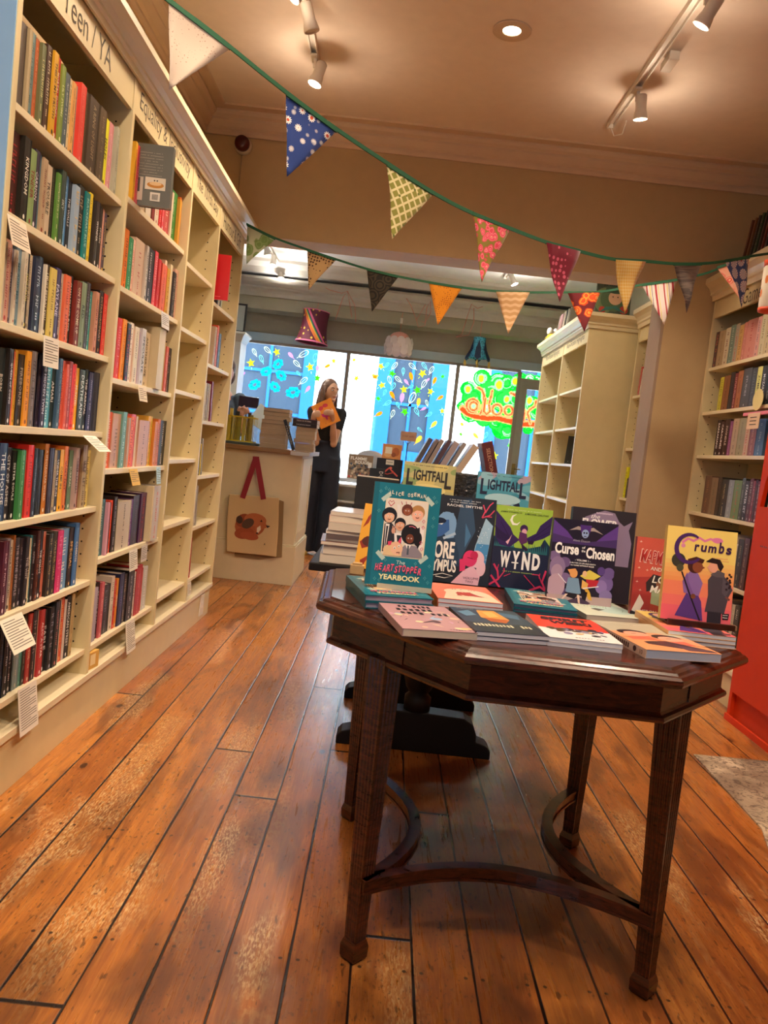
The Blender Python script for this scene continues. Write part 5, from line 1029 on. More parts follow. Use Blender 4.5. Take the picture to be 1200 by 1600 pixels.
facing_book('book', 'comic with green sky, dark wings and white WYND lettering, standing in the back row', 'book', (.414, 2.30, TZ+.001), .166, .24, .022, (math.radians(84), 0, 0), '5c1c38', True, art=a_wynd)
def a_curse(A):
    A.R('1c1830', 0, 0, 1, 1).P('5c3c90', [(0, .98), (0, .74), (.34, .76), (.22, .86)]).P('5c3c90', [(1, .98), (1, .74), (.66, .76), (.8, .86)]).P('44306c', [(0, .82), (0, .72), (1, .72), (1, .82), (.5, .75)])
    A.P('a89a98', [(.25, .875), (.38, .93), (.47, .915), (.45, .885), (.36, .89)]).P('a89a98', [(.78, .86), (.62, .93), (.53, .915), (.55, .885), (.64, .89)]).P('4c2c80', [(.41, .95), (.59, .95), (.57, .86), (.43, .86)]).E('90a8d8', .5, .85, .055, .05).E('1c1830', .48, .86, .014).E('1c1830', .52, .86, .014).L('1c1830', [(.48, .82), (.52, .82)], .012)
    A.T('b8b0c8', 'Alexis Deacon', .45, .765, .26, .026, 0, .1)
    for k in range(8): A.E(('7a6494', '6c5688', '8c74a4', '5c4878')[k % 4], .06+.3*((k*37) % 10)/10*.8, .56-k*.06, .09, .06)
    A.E('8a76a0', .12, .44, .12, .12).E('a890ac', .12, .38, .09, .09).E('b89cb0', .12, .22, .14, .14).E('7460a0', .88, .30, .12, .10).E('8a74b4', .82, .26, .09, .08).E('6c5898', .92, .42, .09, .07).E('8474ac', .9, .16, .1, .07).E('544088', .8, .44, .06, .05)
    A.P('b8a0a0', [(0, .12), (1, .14), (1, 0), (0, 0)]).P('443450', [(.3, .06), (.5, .12), (.68, .06), (.6, .02), (.36, .02)])
    A.T('f8f8f8', 'Curse', .24, .66, .37, .13, .035).T('f8f8f8', 'Chosen', .76, .635, .44, .13, .035).T('f0f0f0', 'of', .495, .69, .05, .03, .02).T('f0f0f0', 'the', .495, .65, .06, .028, .02)
    A.T('f4f4f4', '- VOLUME 1 -', .5, .54, .24, .022, .02).T('e8e8e8', 'A MATTER OF LIFE AND DEATH', .5, .505, .40, .016, .02).T('e8e8e8', '& A GAME WITHOUT RULES', .5, .478, .36, .016, .02)
    A.P('7898b8', [(.30, .33), (.46, .33), (.52, .16), (.40, .13), (.28, .17)]).E('e0a060', .38, .38, .06, .05).P('e0a060', [(.28, .42), (.34, .36), (.44, .40), (.40, .44)]).P('1c1824', [(.26, .16), (.5, .15), (.42, .09), (.30, .11)]).P('e8c8b8', [(.28, .14), (.32, .14), (.24, .06), (.22, .07)]).P('e8c8b8', [(.46, .14), (.5, .14), (.52, .04), (.49, .05)])
    A.P('d8c858', [(.48, .36), (.62, .44), (.80, .38), (.70, .33), (.56, .33)]).E('e0b890', .55, .39, .035, .035).P('b82838', [(.58, .33), (.78, .33), (.74, .25), (.60, .24)]).P('e0b060', [(.52, .32), (.62, .28), (.60, .2), (.52, .22)]).P('d8a840', [(.6, .24), (.66, .18), (.7, .09), (.64, .1), (.58, .2)]).P('181420', [(.52, .2), (.62, .18), (.6, .08), (.54, .1)]).L('e8e8f0', [(.54, .22), (.78, .26)], .014).L('e8e8f0', [(.14, .36), (.28, .26)], .01)
facing_book('book', 'purple comic lettered Curse of the Chosen standing upright right of centre', 'book', (.548, 2.105, TZ+.001), .174, .232, .022, (math.radians(83), 0, 0), '2a2240', True, art=a_curse)
def a_flower(A):
    A.R('2a2630', 0, 0, 1, 1).P('8a7a98', [(.12, .82), (.2, .9), (.35, .95), (.5, .99), (.66, .97), (.74, .88), (.82, .84), (.95, .9), (.9, .8), (.96, .66), (.94, .4), (.2, .4)])
    A.marks('d8c8e0', .5, .955, .26, .018, 14).T('f0ecf0', 'the', .36, .915, .14, .045, .01, .3).T('f0ecf0', 'FLOWER', .44, .845, .56, .085, .04)
facing_book('book', 'black and lilac book standing behind the purple comic, only its top showing', 'book', (.632, 2.24, TZ+.001), .182, .262, .024, (math.radians(83), 0, 0), '24202a', True, art=a_flower)
def a_map(A):
    A.R('c85844', 0, 0, 1, 1).R('a83c3c', 0, 0, .5, .55).P('c8584c', [(0, .5), (1, .6), (1, 1), (0, 1)])
    for k in range(7): A.P('78a888', [(.40+k*.06, .92-k*.01), (1.0, .98-k*.05), (1.0, .94-k*.05)])
    A.P('8ab0a0', [(.3, .06), (.95, .06), (1, .5), (.7, .62), (.45, .46)]).E('a8c4ac', .6, .4, .2, .12)
    A.P('2c2830', [(.2, .45), (.3, .56), (.46, .54), (.48, .42), (.36, .38), (.22, .34)]).E('8a5a44', .42, .44, .06, .05).P('a0b090', [(.3, .4), (.46, .36), (.50, .16), (.3, .12)]).P('b04838', [(.3, .2), (.7, .14), (.6, .06), (.3, .08)]).P('f0e8e0', [(.02, .1), (.12, .3), (.2, .2), (.1, .02)]).R('201c24', 0, 0, 1, .09)
    A.T('f0d8d0', 'MAPMAKERS', .43, .76, .72, .17, .035, .1, -.05).T('b02c30', 'MAPMAKERS', .43, .76, .70, .155, .01, .1, -.05)
    A.T('e8ece0', 'AND THE', .42, .62, .34, .045, .01, 0, -.08).T('f0f0e8', 'LOST', .50, .50, .42, .09, .01, .2).T('f0f0e8', 'MAGIC', .52, .38, .50, .09, .01, .2)
    A.T('f0ecec', 'CAMERON', .22, .10, .36, .035, .01).T('f0ecec', 'CHITTOCK', .36, .05, .4, .035, .01)
    for u, v in ((.06, .94), (.07, .62), (.1, .85), (.06, .45), (.2, .6), (.12, .35)): A.P('f4e0d0', [(u-.025, v), (u, v+.006), (u, v+.02), (u+.006, v+.004), (u+.025, v), (u, v-.004), (u, v-.02), (u-.004, v-.002)])
facing_book('book', 'orange-red comic lettered MAPMAKERS standing half behind the yellow-covered book', 'book', (.748, 2.03, TZ+.001), .165, .212, .018, (math.radians(84), 0, math.radians(-2)), '9c3c34', True, art=a_map)
zt = TZ+3*.0096+.0012
t = thing('book_easel', 'small dark wooden easel holding the yellow-covered book upright', 'book easel', (CRX+.018, 1.865, zt))
mb = MB().mat(M('3a1c12', .35)); mb.box(-.075, .085, -.030, .03, 0, .006); mb.box(-.075, .085, -.036, -.028, 0, .014); mb.box(-.06, -.045, .022, .029, .006, .12); mb.box(.05, .065, .022, .029, .006, .12); mb.build('easel_frame', t, bevel=.0015)
mb = MB().mat(M('a08468', .4)); mb.box(.0845, .0895, -.034, .03, .002, .012); mb.build('end_strip', t)
facing_book('book', 'yellow to pink comic lettered Crumbs standing on the dark easel at right', 'book', (CRX+.012, 1.8595, zt+.0078), .166, .222, .017, (math.radians(82), 0, math.radians(-1)), 'e8c868', True, pages=M('d8ccb8', .8), art=a_crumbs)
zt = TZ+2*.0159+.0012
t = thing('book_easel', 'clear bent acrylic easel under the upright teal yearbook', 'book easel', (.068, 1.905, zt))
AC = M('c8c4b0', .12, .1, .6); mb = MB().mat(AC); mb.box(-.062, .07, -.034, .03, 0, .0025); mb.box(-.062, .07, -.0365, -.034, 0, .012); mb.box(-.03, .04, .0265, .029, .0025, .12); mb.build('easel_frame', t)
facing_book('book', 'teal hardback yearbook with six drawn faces standing upright at the left', 'book', (.056, 1.899, zt+.004), .163, .248, .020, (math.radians(84), 0, math.radians(3)), '0f5c6c', True, hard=True, art=a_heart)
def a_yel(A):
    A.R('dca030', 0, 0, 1, 1)
    for pts in ([(.03, .62), (.12, .7), (.2, .92), (.1, .8)], [(.02, .4), (.14, .5), (.3, .46), (.2, .34), (.08, .3)], [(.08, .12), (.2, .2), (.3, .18), (.2, .14), (.14, .02)]): A.P('8c2818', pts)
    A.E('4a1c18', .2, .42, .14, .08)
facing_book('book', 'golden yellow book showing at the left edge behind the teal yearbook', 'book', (.02, 2.33, TZ+.001), .17, .20, .02, (math.radians(72), 0, math.radians(-12)), 'c89028', True, art=a_yel)
t = thing('wooden_block', 'small pale wooden block on the table behind the teal pile', 'block', (-.055, 2.25, TZ))
mb = MB().mat(M('b89868', .5)); mb.prism([(-.02, -.012), (.02, -.012), (.02, .012), (-.02, .012)], 0, .028); mb.prism([(-.014, -.008), (.014, -.008), (.014, .008), (-.014, .008)], .028, .034); mb.build('block', t, bevel=.002)

# ================================================================ SECOND TABLE, with trestle feet
OAK = M('120c0a', .6, coat=.0, spec=.25, name='black_oak')
t2 = thing('trestle_table', 'dark oak trestle table standing behind the octagonal table', 'table', (.21, 3.14, 0))
mb = MB().mat(OAK); mb.box(-.44, .60, -.48, .55, .672, .700); mb.build('tabletop', t2, bevel=.004)
mb = MB().mat(OAK); mb.box(-.38, .54, -.42, .49, .60, .6715); mb.build('apron', t2)
for yy in (-.225, .32):
    prof = [(-.29, 0), (-.29, .03), (-.275, .048), (-.25, .056), (-.232, .06), (-.23, .09), (-.215, .125), (-.18, .145), (-.06, .15), (.06, .15), (.18, .145), (.215, .125), (.23, .09), (.232, .06), (.25, .056), (.275, .048), (.29, .03), (.29, 0)]
    mb = MB().mat(OAK); T = Matrix.Translation((0, yy+.045, 0)) @ Matrix.Rotation(PI/2, 4, 'X'); mb.prism(prof, 0, .09, T); mb.build('trestle_foot', t2, bevel=.004)
    mb = MB().mat(OAK); mb.lathe([(.05, .15), (.05, .20), (.035, .215), (.05, .235), (.062, .28), (.06, .34), (.04, .40), (.032, .43), (.045, .45), (.045, .60)], 20, Matrix.Translation((0, yy, 0))); mb.build('turned_post', t2, True)
mb = MB().mat(OAK); mb.box(-.02, .02, -.18, .275, .16, .21); mb.build('stretcher', t2)
z = .7005; r = random.Random(5)
for k, (h_, c, lab) in enumerate((( .03, 'b8a898', 'paperback lying at the bottom of the pale pile'), (.032, 'd0c0b0', 'thick paperback second from the bottom of the pale pile'), (.012, '6a4038', 'thin maroon-edged book low in the pale pile'), (.028, 'c0b4a8', 'paperback midway up the pale pile'), (.012, 'e8eef4', 'white booklet midway up the pale pile'), (.026, 'b0a498', 'grey-brown paperback above the white booklet'), (.022, 'd8a898', 'pink-edged paperback near the top of the pale pile'), (.014, 'a89c98', 'thin paperback on top of the pale pile'))):
    x = -.105+k*.004+r.uniform(-.008, .008)
    facing_book('book', lab+' behind the table', 'book', (x, 2.68+r.uniform(-.01, .02), z), .19, .24, h_, (0, 0, r.uniform(-.06, .06)), c, True, pages=PAPER, group='pale pile of paperbacks'); z += h_+.0004
# riser and the two landscape covers
t = thing('display_riser', 'black box riser behind the upright books', 'riser', (.30, 2.78, .7005))
mb = MB().mat(BLACKM); mb.box(-.28, .32, -.05, .06, 0, .155); mb.build('riser_box', t, bevel=.003)
def a_lf(base, c2, ink, glow, seed):
    def f(A):
        r = random.Random(seed); A.R(base, 0, 0, 1, 1)
        for k in range(16): A.E(c2[k % len(c2)], r.uniform(0, 1), r.uniform(.3, 1), r.uniform(.08, .22), r.uniform(.03, .08), r.uniform(-.5, .5))
        A.E(glow, .5, .58, .34, .09)
        A.T(ink, 'L', .13, .76, .13, .26, .03).T(ink, 'IGHTFAL', .5, .80, .60, .17, .03).T(ink, 'L', .87, .75, .13, .26, .03).marks(ink, .5, .955, .7, .014, 40)
        A.P(ink, [(.1, .65), (.2, .69), (.2, .675)]).P(ink, [(.78, .68), (.93, .63), (.93, .645)])
        A.E(c2[1], .75, .5, .08, .03).P(ink, [(.7, .5), (.82, .55), (.84, .49), (.76, .48)])
    return f
facing_book('book', 'yellow-green comic lettered LIGHTFALL standing on the riser', 'book', (.146, 2.70, .862), .178, .215, .02, (math.radians(84), 0, 0), '8a8c58', True, art=a_lf('b8b078', ('8a9c60', 'd0c078', 'c8b468', '98a868'), '28241c', 'dccf88', 1))
facing_book('book', 'teal-blue comic lettered LIGHTFALL standing on the riser', 'book', (.403, 2.70, .862), .182, .208, .02, (math.radians(84), 0, 0), '3a7488', True, art=a_lf('4a98b0', ('3a88a0', '88b8c8', '68a8b8', 'a898a8'), '1c2440', 'a8d0dc', 2))
t = thing('black_case', 'flat black case standing behind the teal yearbook', 'case', (.0, 2.97, .7005))
mb = MB().mat(M('101012', .6)); mb.box(-.11, .05, -.02, .03, 0, .299); mb.build('case_body', t, bevel=.002); mb = MB().mat(M('c8b898', .4)); mb.box(-.108, .048, -.018, .02, .2995, .3025); mb.build('gilt_edge', t)
# leaning row of hardbacks on a crate, with a wrapped box
t = thing('wooden_crate', 'dark crate behind the two LIGHTFALL comics, propping up hardbacks', 'crate', (.28, 3.18, .7005))
mb = MB().mat(M('2a2420', .6))
for k in range(3): mb.box(-.26, .26, -.14, -.125, .01+k*.085, .08+k*.085); mb.box(-.26, .26, .125, .14, .01+k*.085, .08+k*.085)
mb.box(-.26, -.245, -.124, .124, 0, .26); mb.box(.245, .26, -.124, .124, 0, .26); mb.box(-.244, .244, -.124, .124, .25, .262); mb.build('crate_slats', t)
for k, (x, c, w_, ln) in enumerate(((.135, '4a4444', .018, .42), (.160, '74645c', .012, .42), (.180, '8c7c70', .016, .42), (.205, '50383c', .016, .43), (.232, '9c8c8c', .022, .44), (.262, '8a8078', .016, .45), (.296, 'b8a088', .026, .50))):
    T = thing('book', ('%s hardback, %s from the left in the leaning row above the crate' % (cname(c), 'first' if k == 0 else ORD[k])), 'book', (x-.07, 3.20, .966), (0, ln, 0), 'leaning hardbacks above the crate')
    mb = MB().mat(M(c, .4)); mb.box(-w_/2, -w_/2+.003, -.13, .02, 0, .225); mb.box(w_/2-.003, w_/2, -.13, .02, 0, .225); mb.box(-w_/2, w_/2, -.133, -.130, 0, .225); mb.build('cover', T)
    mb = MB().mat(PAPER); mb.box(-w_/2+.003, w_/2-.003, -.129, .015, .003, .222); mb.build('pages', T)
T = thing('book', 'dark red hardback with lettered spine leaning the other way against the row', 'book', (.435, 3.10, .966), (0, -.28, 0))
mb = MB().mat(M('5a1e1c', .4)); mb.box(-.022, .022, -.033, -.030, 0, .225); mb.box(-.022, -.019, -.03, .12, 0, .225); mb.box(.019, .022, -.03, .12, 0, .225); mb.build('cover', T)
mb = MB().mat(PAPER); mb.box(-.0188, .0188, -.029, .115, .003, .222); mb.build('pages', T)
mb = MB().mat(M('c89878', .5)); put_text(mb, 'SELECTION GUIDE', frame_of((0, -.0336, .12), (0, 0, -1), (1, 0, 0)), 0, 0, .16, .014, 2); mb.build('title_lettering', T, fix=False)
t = thing('wrapped_box', 'dark box in crinkled clear film between the two LIGHTFALL comics', 'box', (.285, 2.93, .7005))
mb = MB().mat(M('2c2a2a', .18, coat=.8, bump=.9, bscale=60)); mb.prism([(-.05, -.05), (.06, -.05), (.05, .04), (-.045, .04)], 0, .355); mb.build('film_wrap', t, bevel=.006)

# ================================================================ COUNTER
ct = thing('counter', 'cream panelled shop counter with wooden top, tote bag hung on its front', 'counter', (-1.6, 6.4, 0))
CR = M('dccfae', .5, name='counter_paint')
mb = MB().mat(CR); mb.box(-1.0, .95, -.40, .40, .0, 1.0); mb.build('body', ct)
mb = MB().mat(CR); mb.box(-1.0, .968, -.418, .418, .0, .30); mb.prism([(-1.0, -.412), (.962, -.412), (.962, .412), (-1.0, .412)], .30, .312); mb.build('plinth', ct, bevel=.003)
mb = MB().mat(CR)
for x in (.16, .55): mb.box(x-.002, x+.002, -.4025, -.40, .312, 1.0)
mb.box(.9505, .957, -.36, -.30, .34, .98); mb.box(.9505, .957, .30, .36, .34, .98); mb.box(.9505, .957, -.299, .299, .34, .40); mb.box(.9505, .957, -.299, .299, .92, .98); mb.build('side_panel', ct)
mb = MB().mat(M('8a6840', .4, bump=.1)); mb.box(-1.0, 1.0, -.44, .44, 1.001, 1.035); mb.build('worktop', ct, bevel=.004)
mb = MB().mat(M('c8ccd0', .4)); mb.box(.86, 1.006, -.446, -.44, 1.0, 1.03); mb.build('edge_plate', ct)
def tex_canvas():
    n = NT('natural_canvas', .85); g = n.noise(n.vec(n.ma('MULTIPLY', n.x, 300), n.ma('MULTIPLY', n.z, 300), 0), 1, 2); n.bump(g, .3, .002); return n.done(n.mix(g, 'c8ac80', 'dcc498'))
CANV = tex_canvas()
bag = thing('tote_bag', 'natural canvas tote bag printed with a curled sleeping fox', 'tote bag', (-.97, 5.957, .44))
bag.rotation_euler = (0, math.radians(-3), 0)
mb = MB().mat(CANV)
pts = [(-.19, -.215), (-.05, -.222), (.10, -.228), (.19, -.235), (.195, 0), (.19, .215), (0, .222), (-.19, .225), (-.195, 0)]
mb.prism(pts, -.012, .012, Matrix.Rotation(PI/2, 4, 'X')); mb.build('bag_body', bag, bevel=.006)
mb = MB().mat(M('8c7450', .8)); mb.prism([(-.13, -.25), (.05, -.262), (.23, -.235), (.225, .19), (.19, .20), (.18, -.1), (-.13, -.2)], -.021, -.013, Matrix.Rotation(PI/2, 4, 'X')); mb.build('second_bag', bag, label='another tote bag hanging behind')
mb = MB().mat(M('8c1c2c', .7))
def strap(a, b, wd, y):
    a, b = Vector(a), Vector(b); d = (b-a).normalized(); n_ = Vector((-d.y, d.x))*wd/2
    mb.prism([a+n_, b+n_, b-n_, a-n_], y, y+.003, Matrix.Rotation(PI/2, 4, 'X'))
strap((-.085, .20), (.0, .50), .04, .0135); strap((.075, .20), (.01, .50), .04, .0165); mb.box(-.02, .028, -.0196, -.0135, .485, .52)
mb.build('strap', bag)
mb = MB(); y0 = -.0128
def bp(c, pts):
    global y0
    y0 -= .0001; mb.mat(M(c, .85)); mb.poly([(p[0], y0, p[1]) for p in pts])
ell = lambda u, v, a, b_, t=0: [(u+a*math.cos(q)*math.cos(t)-b_*math.sin(q)*math.sin(t), v+a*math.cos(q)*math.sin(t)+b_*math.sin(q)*math.cos(t)) for q in [2*PI*k/20 for k in range(20)]]
bp('a85c38', ell(-.02, -.01, .115, .085, .1)); bp('8c4428', ell(-.07, .03, .06, .05, .5)); bp('b86c44', ell(.02, .04, .085, .05, -.1)); bp('9c4c2c', ell(-.06, -.065, .075, .045, .15)); bp('584034', ell(-.035, .01, .05, .035, .6)); bp('443028', ell(-.10, .035, .025, .03, .2))
bp('b46840', [(.02, -.02), (.06, .03), (.10, .02), (.115, -.01), (.07, -.03), (.045, -.065), (.03, -.06)]); bp('e8dcc8', [(.035, -.02), (.06, .0), (.065, -.03), (.045, -.06), (.035, -.05)]); bp('2c2020', [(.10, .005), (.135, -.0), (.115, -.018)]); bp('2c2020', [(.055, .03), (.068, .045), (.075, .026)]); bp('2c2020', ell(.038, -.06, .008, .006)); bp('a85434', ell(-.02, -.085, .07, .03, -.15))
bp('6c5a44', [(.09, -.15), (.10, -.13), (.105, -.15), (.10, -.145)])
mb.build('fox_print', bag, fix=False)
def flat_book(name, label, x, y, z, w_, d_, h_, rz, c, spine, group=None, pages=None, letters=None):
    t = thing(name, label, 'book', (x, y, z+.0004), (0, 0, rz), group)
    mb = MB().mat(M(c, .45)); mb.box(-w_/2, w_/2, -d_/2, d_/2, 0, .0012); mb.box(-w_/2, w_/2, -d_/2, d_/2, h_-.0012, h_)
    if spine: mb.box(-w_/2, w_/2, -d_/2, -d_/2+.0015, .0012, h_-.0012)
    else: mb.box(-w_/2, w_/2, d_/2-.0015, d_/2, .0012, h_-.0012)
    mb.build('cover', t); mb = MB().mat(pages or PAPER); mb.box(-w_/2+.001, w_/2-.001, -d_/2+.0016, d_/2-.0016, .0013, h_-.0013); mb.build('pages', t)
    if letters:
        mb = MB().mat(M('e8e4e8', .5)); put_text(mb, letters, frame_of((0, -d_/2-.0004, h_/2), (1, 0, 0), (0, 0, 1)), -.01, 0, w_*.6, h_*.4, 1); mb.build('title_lettering', t, fix=False)
    return t
z = 1.036; r = random.Random(7)
ords = ['at the bottom', 'second from the bottom', 'third from the bottom', 'fourth from the bottom', 'fifth from the bottom', 'sixth from the bottom', 'seventh from the bottom', 'second from the top', 'on top']
for k in range(9):
    h_ = (.034, .036, .034, .042, .034, .03, .03, .03, .028)[k]
    flat_book('book', 'thick paperback %s of the tall counter pile, pages facing us' % ords[k], -.895+r.uniform(-.006, .006)+(.012 if k > 5 else 0), 6.13+r.uniform(-.004, .004), z, .20, .15, h_, r.uniform(-.05, .05), ('c8b89c', '2a2624', '2c2828')[k % 3 if k > 4 else 0], False, 'tall pile of paperbacks on the counter', pages=M('b8a48c', .8)); z += h_+.0006
z = 1.036
for k in range(6):
    h_ = (.03, .03, .03, .034, .03, .028)[k]
    flat_book('book', 'paperback %s of the shorter pile at the counter end' % ('at the bottom' if k == 0 else ords[k] if k < 5 else 'sixth from the bottom'), -.66+r.uniform(-.008, .008), 6.17+r.uniform(-.004, .004), z, .15, .13, h_, r.uniform(-.06, .06), 'c0aa88', False, 'shorter pile at the counter end', pages=M('b8a48c', .8)); z += h_+.0006
for k, (c, l_) in enumerate((('241820', 'THE JEWISH BRIDE'), ('2a1420', 'THE BOOK WOMAN'))):
    flat_book('book', ('black paperback with spine facing us, lower of two on the shorter pile', 'black paperback with spine facing us, topmost on the shorter pile')[k], -.665, 6.16, z, .19, .13, .03, -.08, c, True, None, letters=l_); z += .0306
mb = MB().mat(M('d8d0d0', .5)); mb.box(-.075, .02, -.05, .055, 0, .002); mb.mat(M('c83848', .5)); mb.box(.02, .075, -.05, .055, 0, .002); o = mb.build('leaflet', loc=(-.665, 6.16, z+.001)); tag(o, 'white and red leaflet lying on top of the shorter pile', 'leaflet')
T = thing('book', 'black paperback leaning slantwise against the shorter counter pile', 'book', (-.725, 6.00, 1.0365), (0, math.radians(-22), 0))
mb = MB().mat(M('1c181c', .4)); mb.box(-.011, .011, .0, .003, 0, .24); mb.box(-.011, -.0095, .003, .03, 0, .24); mb.box(.0095, .011, .003, .03, 0, .24); mb.build('cover', T); mb = MB().mat(PAPER); mb.box(-.0094, .0094, .0031, .03, .001, .239); mb.build('pages', T)
mb = MB().mat(M('d8d0c8', .5)); put_text(mb, 'STILL LIVES', frame_of((0, -.0004, .12), (0, 0, -1), (1, 0, 0)), 0, 0, .15, .008, 1); mb.build('title_lettering', T, fix=False)
mb = MB().mat(M('44504c', .6)); mb.box(-1.50, -1.02, 5.985, 6.32, 1.0355, 1.056); o = mb.build('desk_mat', bevel=.003); tag(o, 'dark grey-green slab on the counter under the yellow basket', 'desk mat')
t = thing('yellow_basket', 'yellow mesh basket of pens and bookmarks on the counter', 'basket', (-1.17, 6.14, 1.0565))
YB = M('d8c030', .4); mb = MB().mat(YB)
for z_ in (.0, .185): mb.box(-.12, .12, -.08, -.072, z_, z_+.01); mb.box(-.12, .12, .072, .08, z_, z_+.01); mb.box(-.12, -.112, -.0719, .0719, z_, z_+.01); mb.box(.112, .12, -.0719, .0719, z_, z_+.01)
for k in range(25): x = -.117+k*.00975; mb.box(x-.0012, x+.0012, -.079, -.076, .01, .185); mb.box(x-.0012, x+.0012, .076, .079, .01, .185)
mb.box(-.112, .112, -.0719, .0719, 0, .004); mb.build('wire_basket', t)
for k, (x, c, h_) in enumerate(((-.09, 'c8b040', .20), (-.06, 'd8d0a0', .19), (-.03, '2a2824', .23), (.0, '4a5a34', .20), (.03, 'b0a850', .18), (.06, '3a2a24', .23), (.09, '8a8048', .21), (-.075, 'e0c860', .25))):
    mb = MB().mat(M(c, .5)); mb.box(x-.013, x+.013, -.03+.01*(k % 3), -.026+.01*(k % 3), .005, h_)
    o = mb.build('bookmark', None, loc=tuple(t.location), rot=(0, 0.02*(k % 3-1), 0)); tag(o, '%s bookmark, %s in the yellow basket' % (cname(c), 'tallest pale one' if k == 7 else 'leftmost' if k == 0 else ORD[k]+' from left'), 'bookmark', 'bookmarks in the yellow basket')
t = thing('till_screen', 'white tablet screen tilted on the counter behind the basket', 'screen', (-1.02, 6.42, 1.036))
mb = MB().mat(M('c8d4d8', .2)); T_ = Matrix.Translation((0, 0, .21)) @ Matrix.Rotation(.5, 4, 'Y') @ Matrix.Rotation(-.3, 4, 'X'); mb.box(-.12, .12, -.006, .006, -.09, .09, T_); mb.build('panel', t); mb = MB().mat(M('a82030', .4)); mb.box(-.02, .08, -.009, -.0065, .0, .03, T_); mb.mat(WHITE); mb.box(-.01, .07, -.0105, -.0095, .01, .02, T_); mb.build('red_logo_bar', t)
mb = MB().mat(M('c8ccd0', .4)); mb.tube([(0, 0, .0), (0, .02, .12), (0, 0, .2)], .012); mb.box(-.06, .06, -.05, .05, 0, .008); mb.build('stand', t)

# ================================================================ PEOPLE
def organic(chains, balls, voxel=0.009):
    """one continuous skin grown round limb chains [(point, radius), ...] and ellipsoids"""
    mb = MB()
    for ch in chains:
        P = [Vector(p) for p, r_ in ch]; R_ = [r_ for p, r_ in ch]
        mb.tube(P, R_, 12)
        for p, r_ in zip(P, R_): mb.ball(p, r_*.99, n=12, m=8)
    for c, rx, ry, rz, T in balls: mb.ball(c, rx, ry, rz, T, n=20, m=14)
    o = mb.build('tmp')
    m = o.modifiers.new('r', 'REMESH'); m.mode = 'VOXEL'; m.voxel_size = voxel; m.use_smooth_shade = True
    s = o.modifiers.new('s', 'SMOOTH'); s.factor = .5; s.iterations = 4
    bpy.context.view_layer.update()
    me = bpy.data.meshes.new_from_object(o.evaluated_get(bpy.context.evaluated_depsgraph_get())); bpy.data.objects.remove(o)
    for p in me.polygons: p.use_smooth = True
    return me
def remeshed(mb, voxel, it=4):
    o = mb.build('tmp'); m = o.modifiers.new('r', 'REMESH'); m.mode = 'VOXEL'; m.voxel_size = voxel; s = o.modifiers.new('s', 'SMOOTH'); s.factor = .5; s.iterations = it
    bpy.context.view_layer.update(); me = bpy.data.meshes.new_from_object(o.evaluated_get(bpy.context.evaluated_depsgraph_get())); bpy.data.objects.remove(o)
    for p in me.polygons: p.use_smooth = True
    return me
def put_mesh(me, name, m, parent, label=None):
    me.materials.clear(); me.materials.append(m); o = bpy.data.objects.new(name, me); C.objects.link(o); o.parent = parent
    if label: o['label'] = label
    return o
SKIN = M('c89878', .5, name='skin')
def hand(chains, wrist, mid, tips, thumb, palm_r=.026):
    """palm from wrist to knuckles, five fingers each its own bent chain"""
    chains.append([(wrist, .024), ((Vector(wrist)+Vector(mid))/2, palm_r), (mid, palm_r)])
    for base, k1, tip in tips: chains.append([(base, .0105), (k1, .0095), (tip, .008)])
    chains.append([(thumb[0], .013), (thumb[1], .0115), (thumb[2], .009)])
# local frame: x to the photo's right, -y towards the camera, z up
pr = thing('person', 'long-haired person in black T-shirt and navy trousers holding an orange book, looking right', 'person', (-.645, 7.85, 0))
ch = []; Rz = Matrix.Rotation
shR, elR, wrR = (-.155, .0, 1.42), (-.075, -.10, 1.115), (-.115, -.26, 1.335)
shL, elL, wrL = (.135, .0, 1.425), (.095, -.12, 1.12), (.075, -.25, 1.36)
for sh, el, wr in ((shR, elR, wrR), (shL, elL, wrL)):
    ch.append([(sh, .048), ((Vector(sh)+Vector(el))/2, .041), (el, .035), ((Vector(el)*.6+Vector(wr)*.4), .036), (wr, .023)])
ch.append([((0, 0, 1.0), .11), ((0, 0, 1.15), .105), ((0, 0, 1.3), .12), ((0, .005, 1.40), .09), ((0, .005, 1.47), .048), ((.01, -.01, 1.56), .045)])
for sx in (-1, 1): ch.append([((sx*.08, 0, .95), .085), ((sx*.085, -.005, .52), .055), ((sx*.085, .01, .1), .038), ((sx*.085, -.03, .05), .036), ((sx*.09, -.13, .035), .028)])
hand(ch, wrR, (-.105, -.285, 1.385), [((-.115, -.29, 1.395), (-.085, -.305, 1.415), (-.055, -.302, 1.420)), ((-.11, -.292, 1.385), (-.08, -.307, 1.398), (-.045, -.304, 1.402)), ((-.105, -.29, 1.372), (-.075, -.305, 1.380), (-.045, -.303, 1.383)), ((-.10, -.285, 1.36), (-.075, -.30, 1.362), (-.052, -.299, 1.364))], ((-.12, -.27, 1.375), (-.115, -.268, 1.41), (-.10, -.262, 1.435)))
hand(ch, wrL, (.06, -.285, 1.405), [((.06, -.29, 1.43), (.025, -.305, 1.44), (-.005, -.302, 1.432)), ((.055, -.292, 1.418), (.018, -.308, 1.425), (-.015, -.304, 1.416)), ((.05, -.292, 1.405), (.015, -.307, 1.409), (-.015, -.303, 1.400)), ((.048, -.29, 1.39), (.018, -.303, 1.393), (-.008, -.301, 1.386))], ((.07, -.27, 1.41), (.06, -.262, 1.445), (.04, -.262, 1.455)))
Hd = Matrix.Rotation(math.radians(38), 4, 'Z')   # face turned to the right of the picture
hc = Vector((.0, -.012, 1.635))
def hp(x, y, z): return hc + Hd @ Vector((x, y, z))
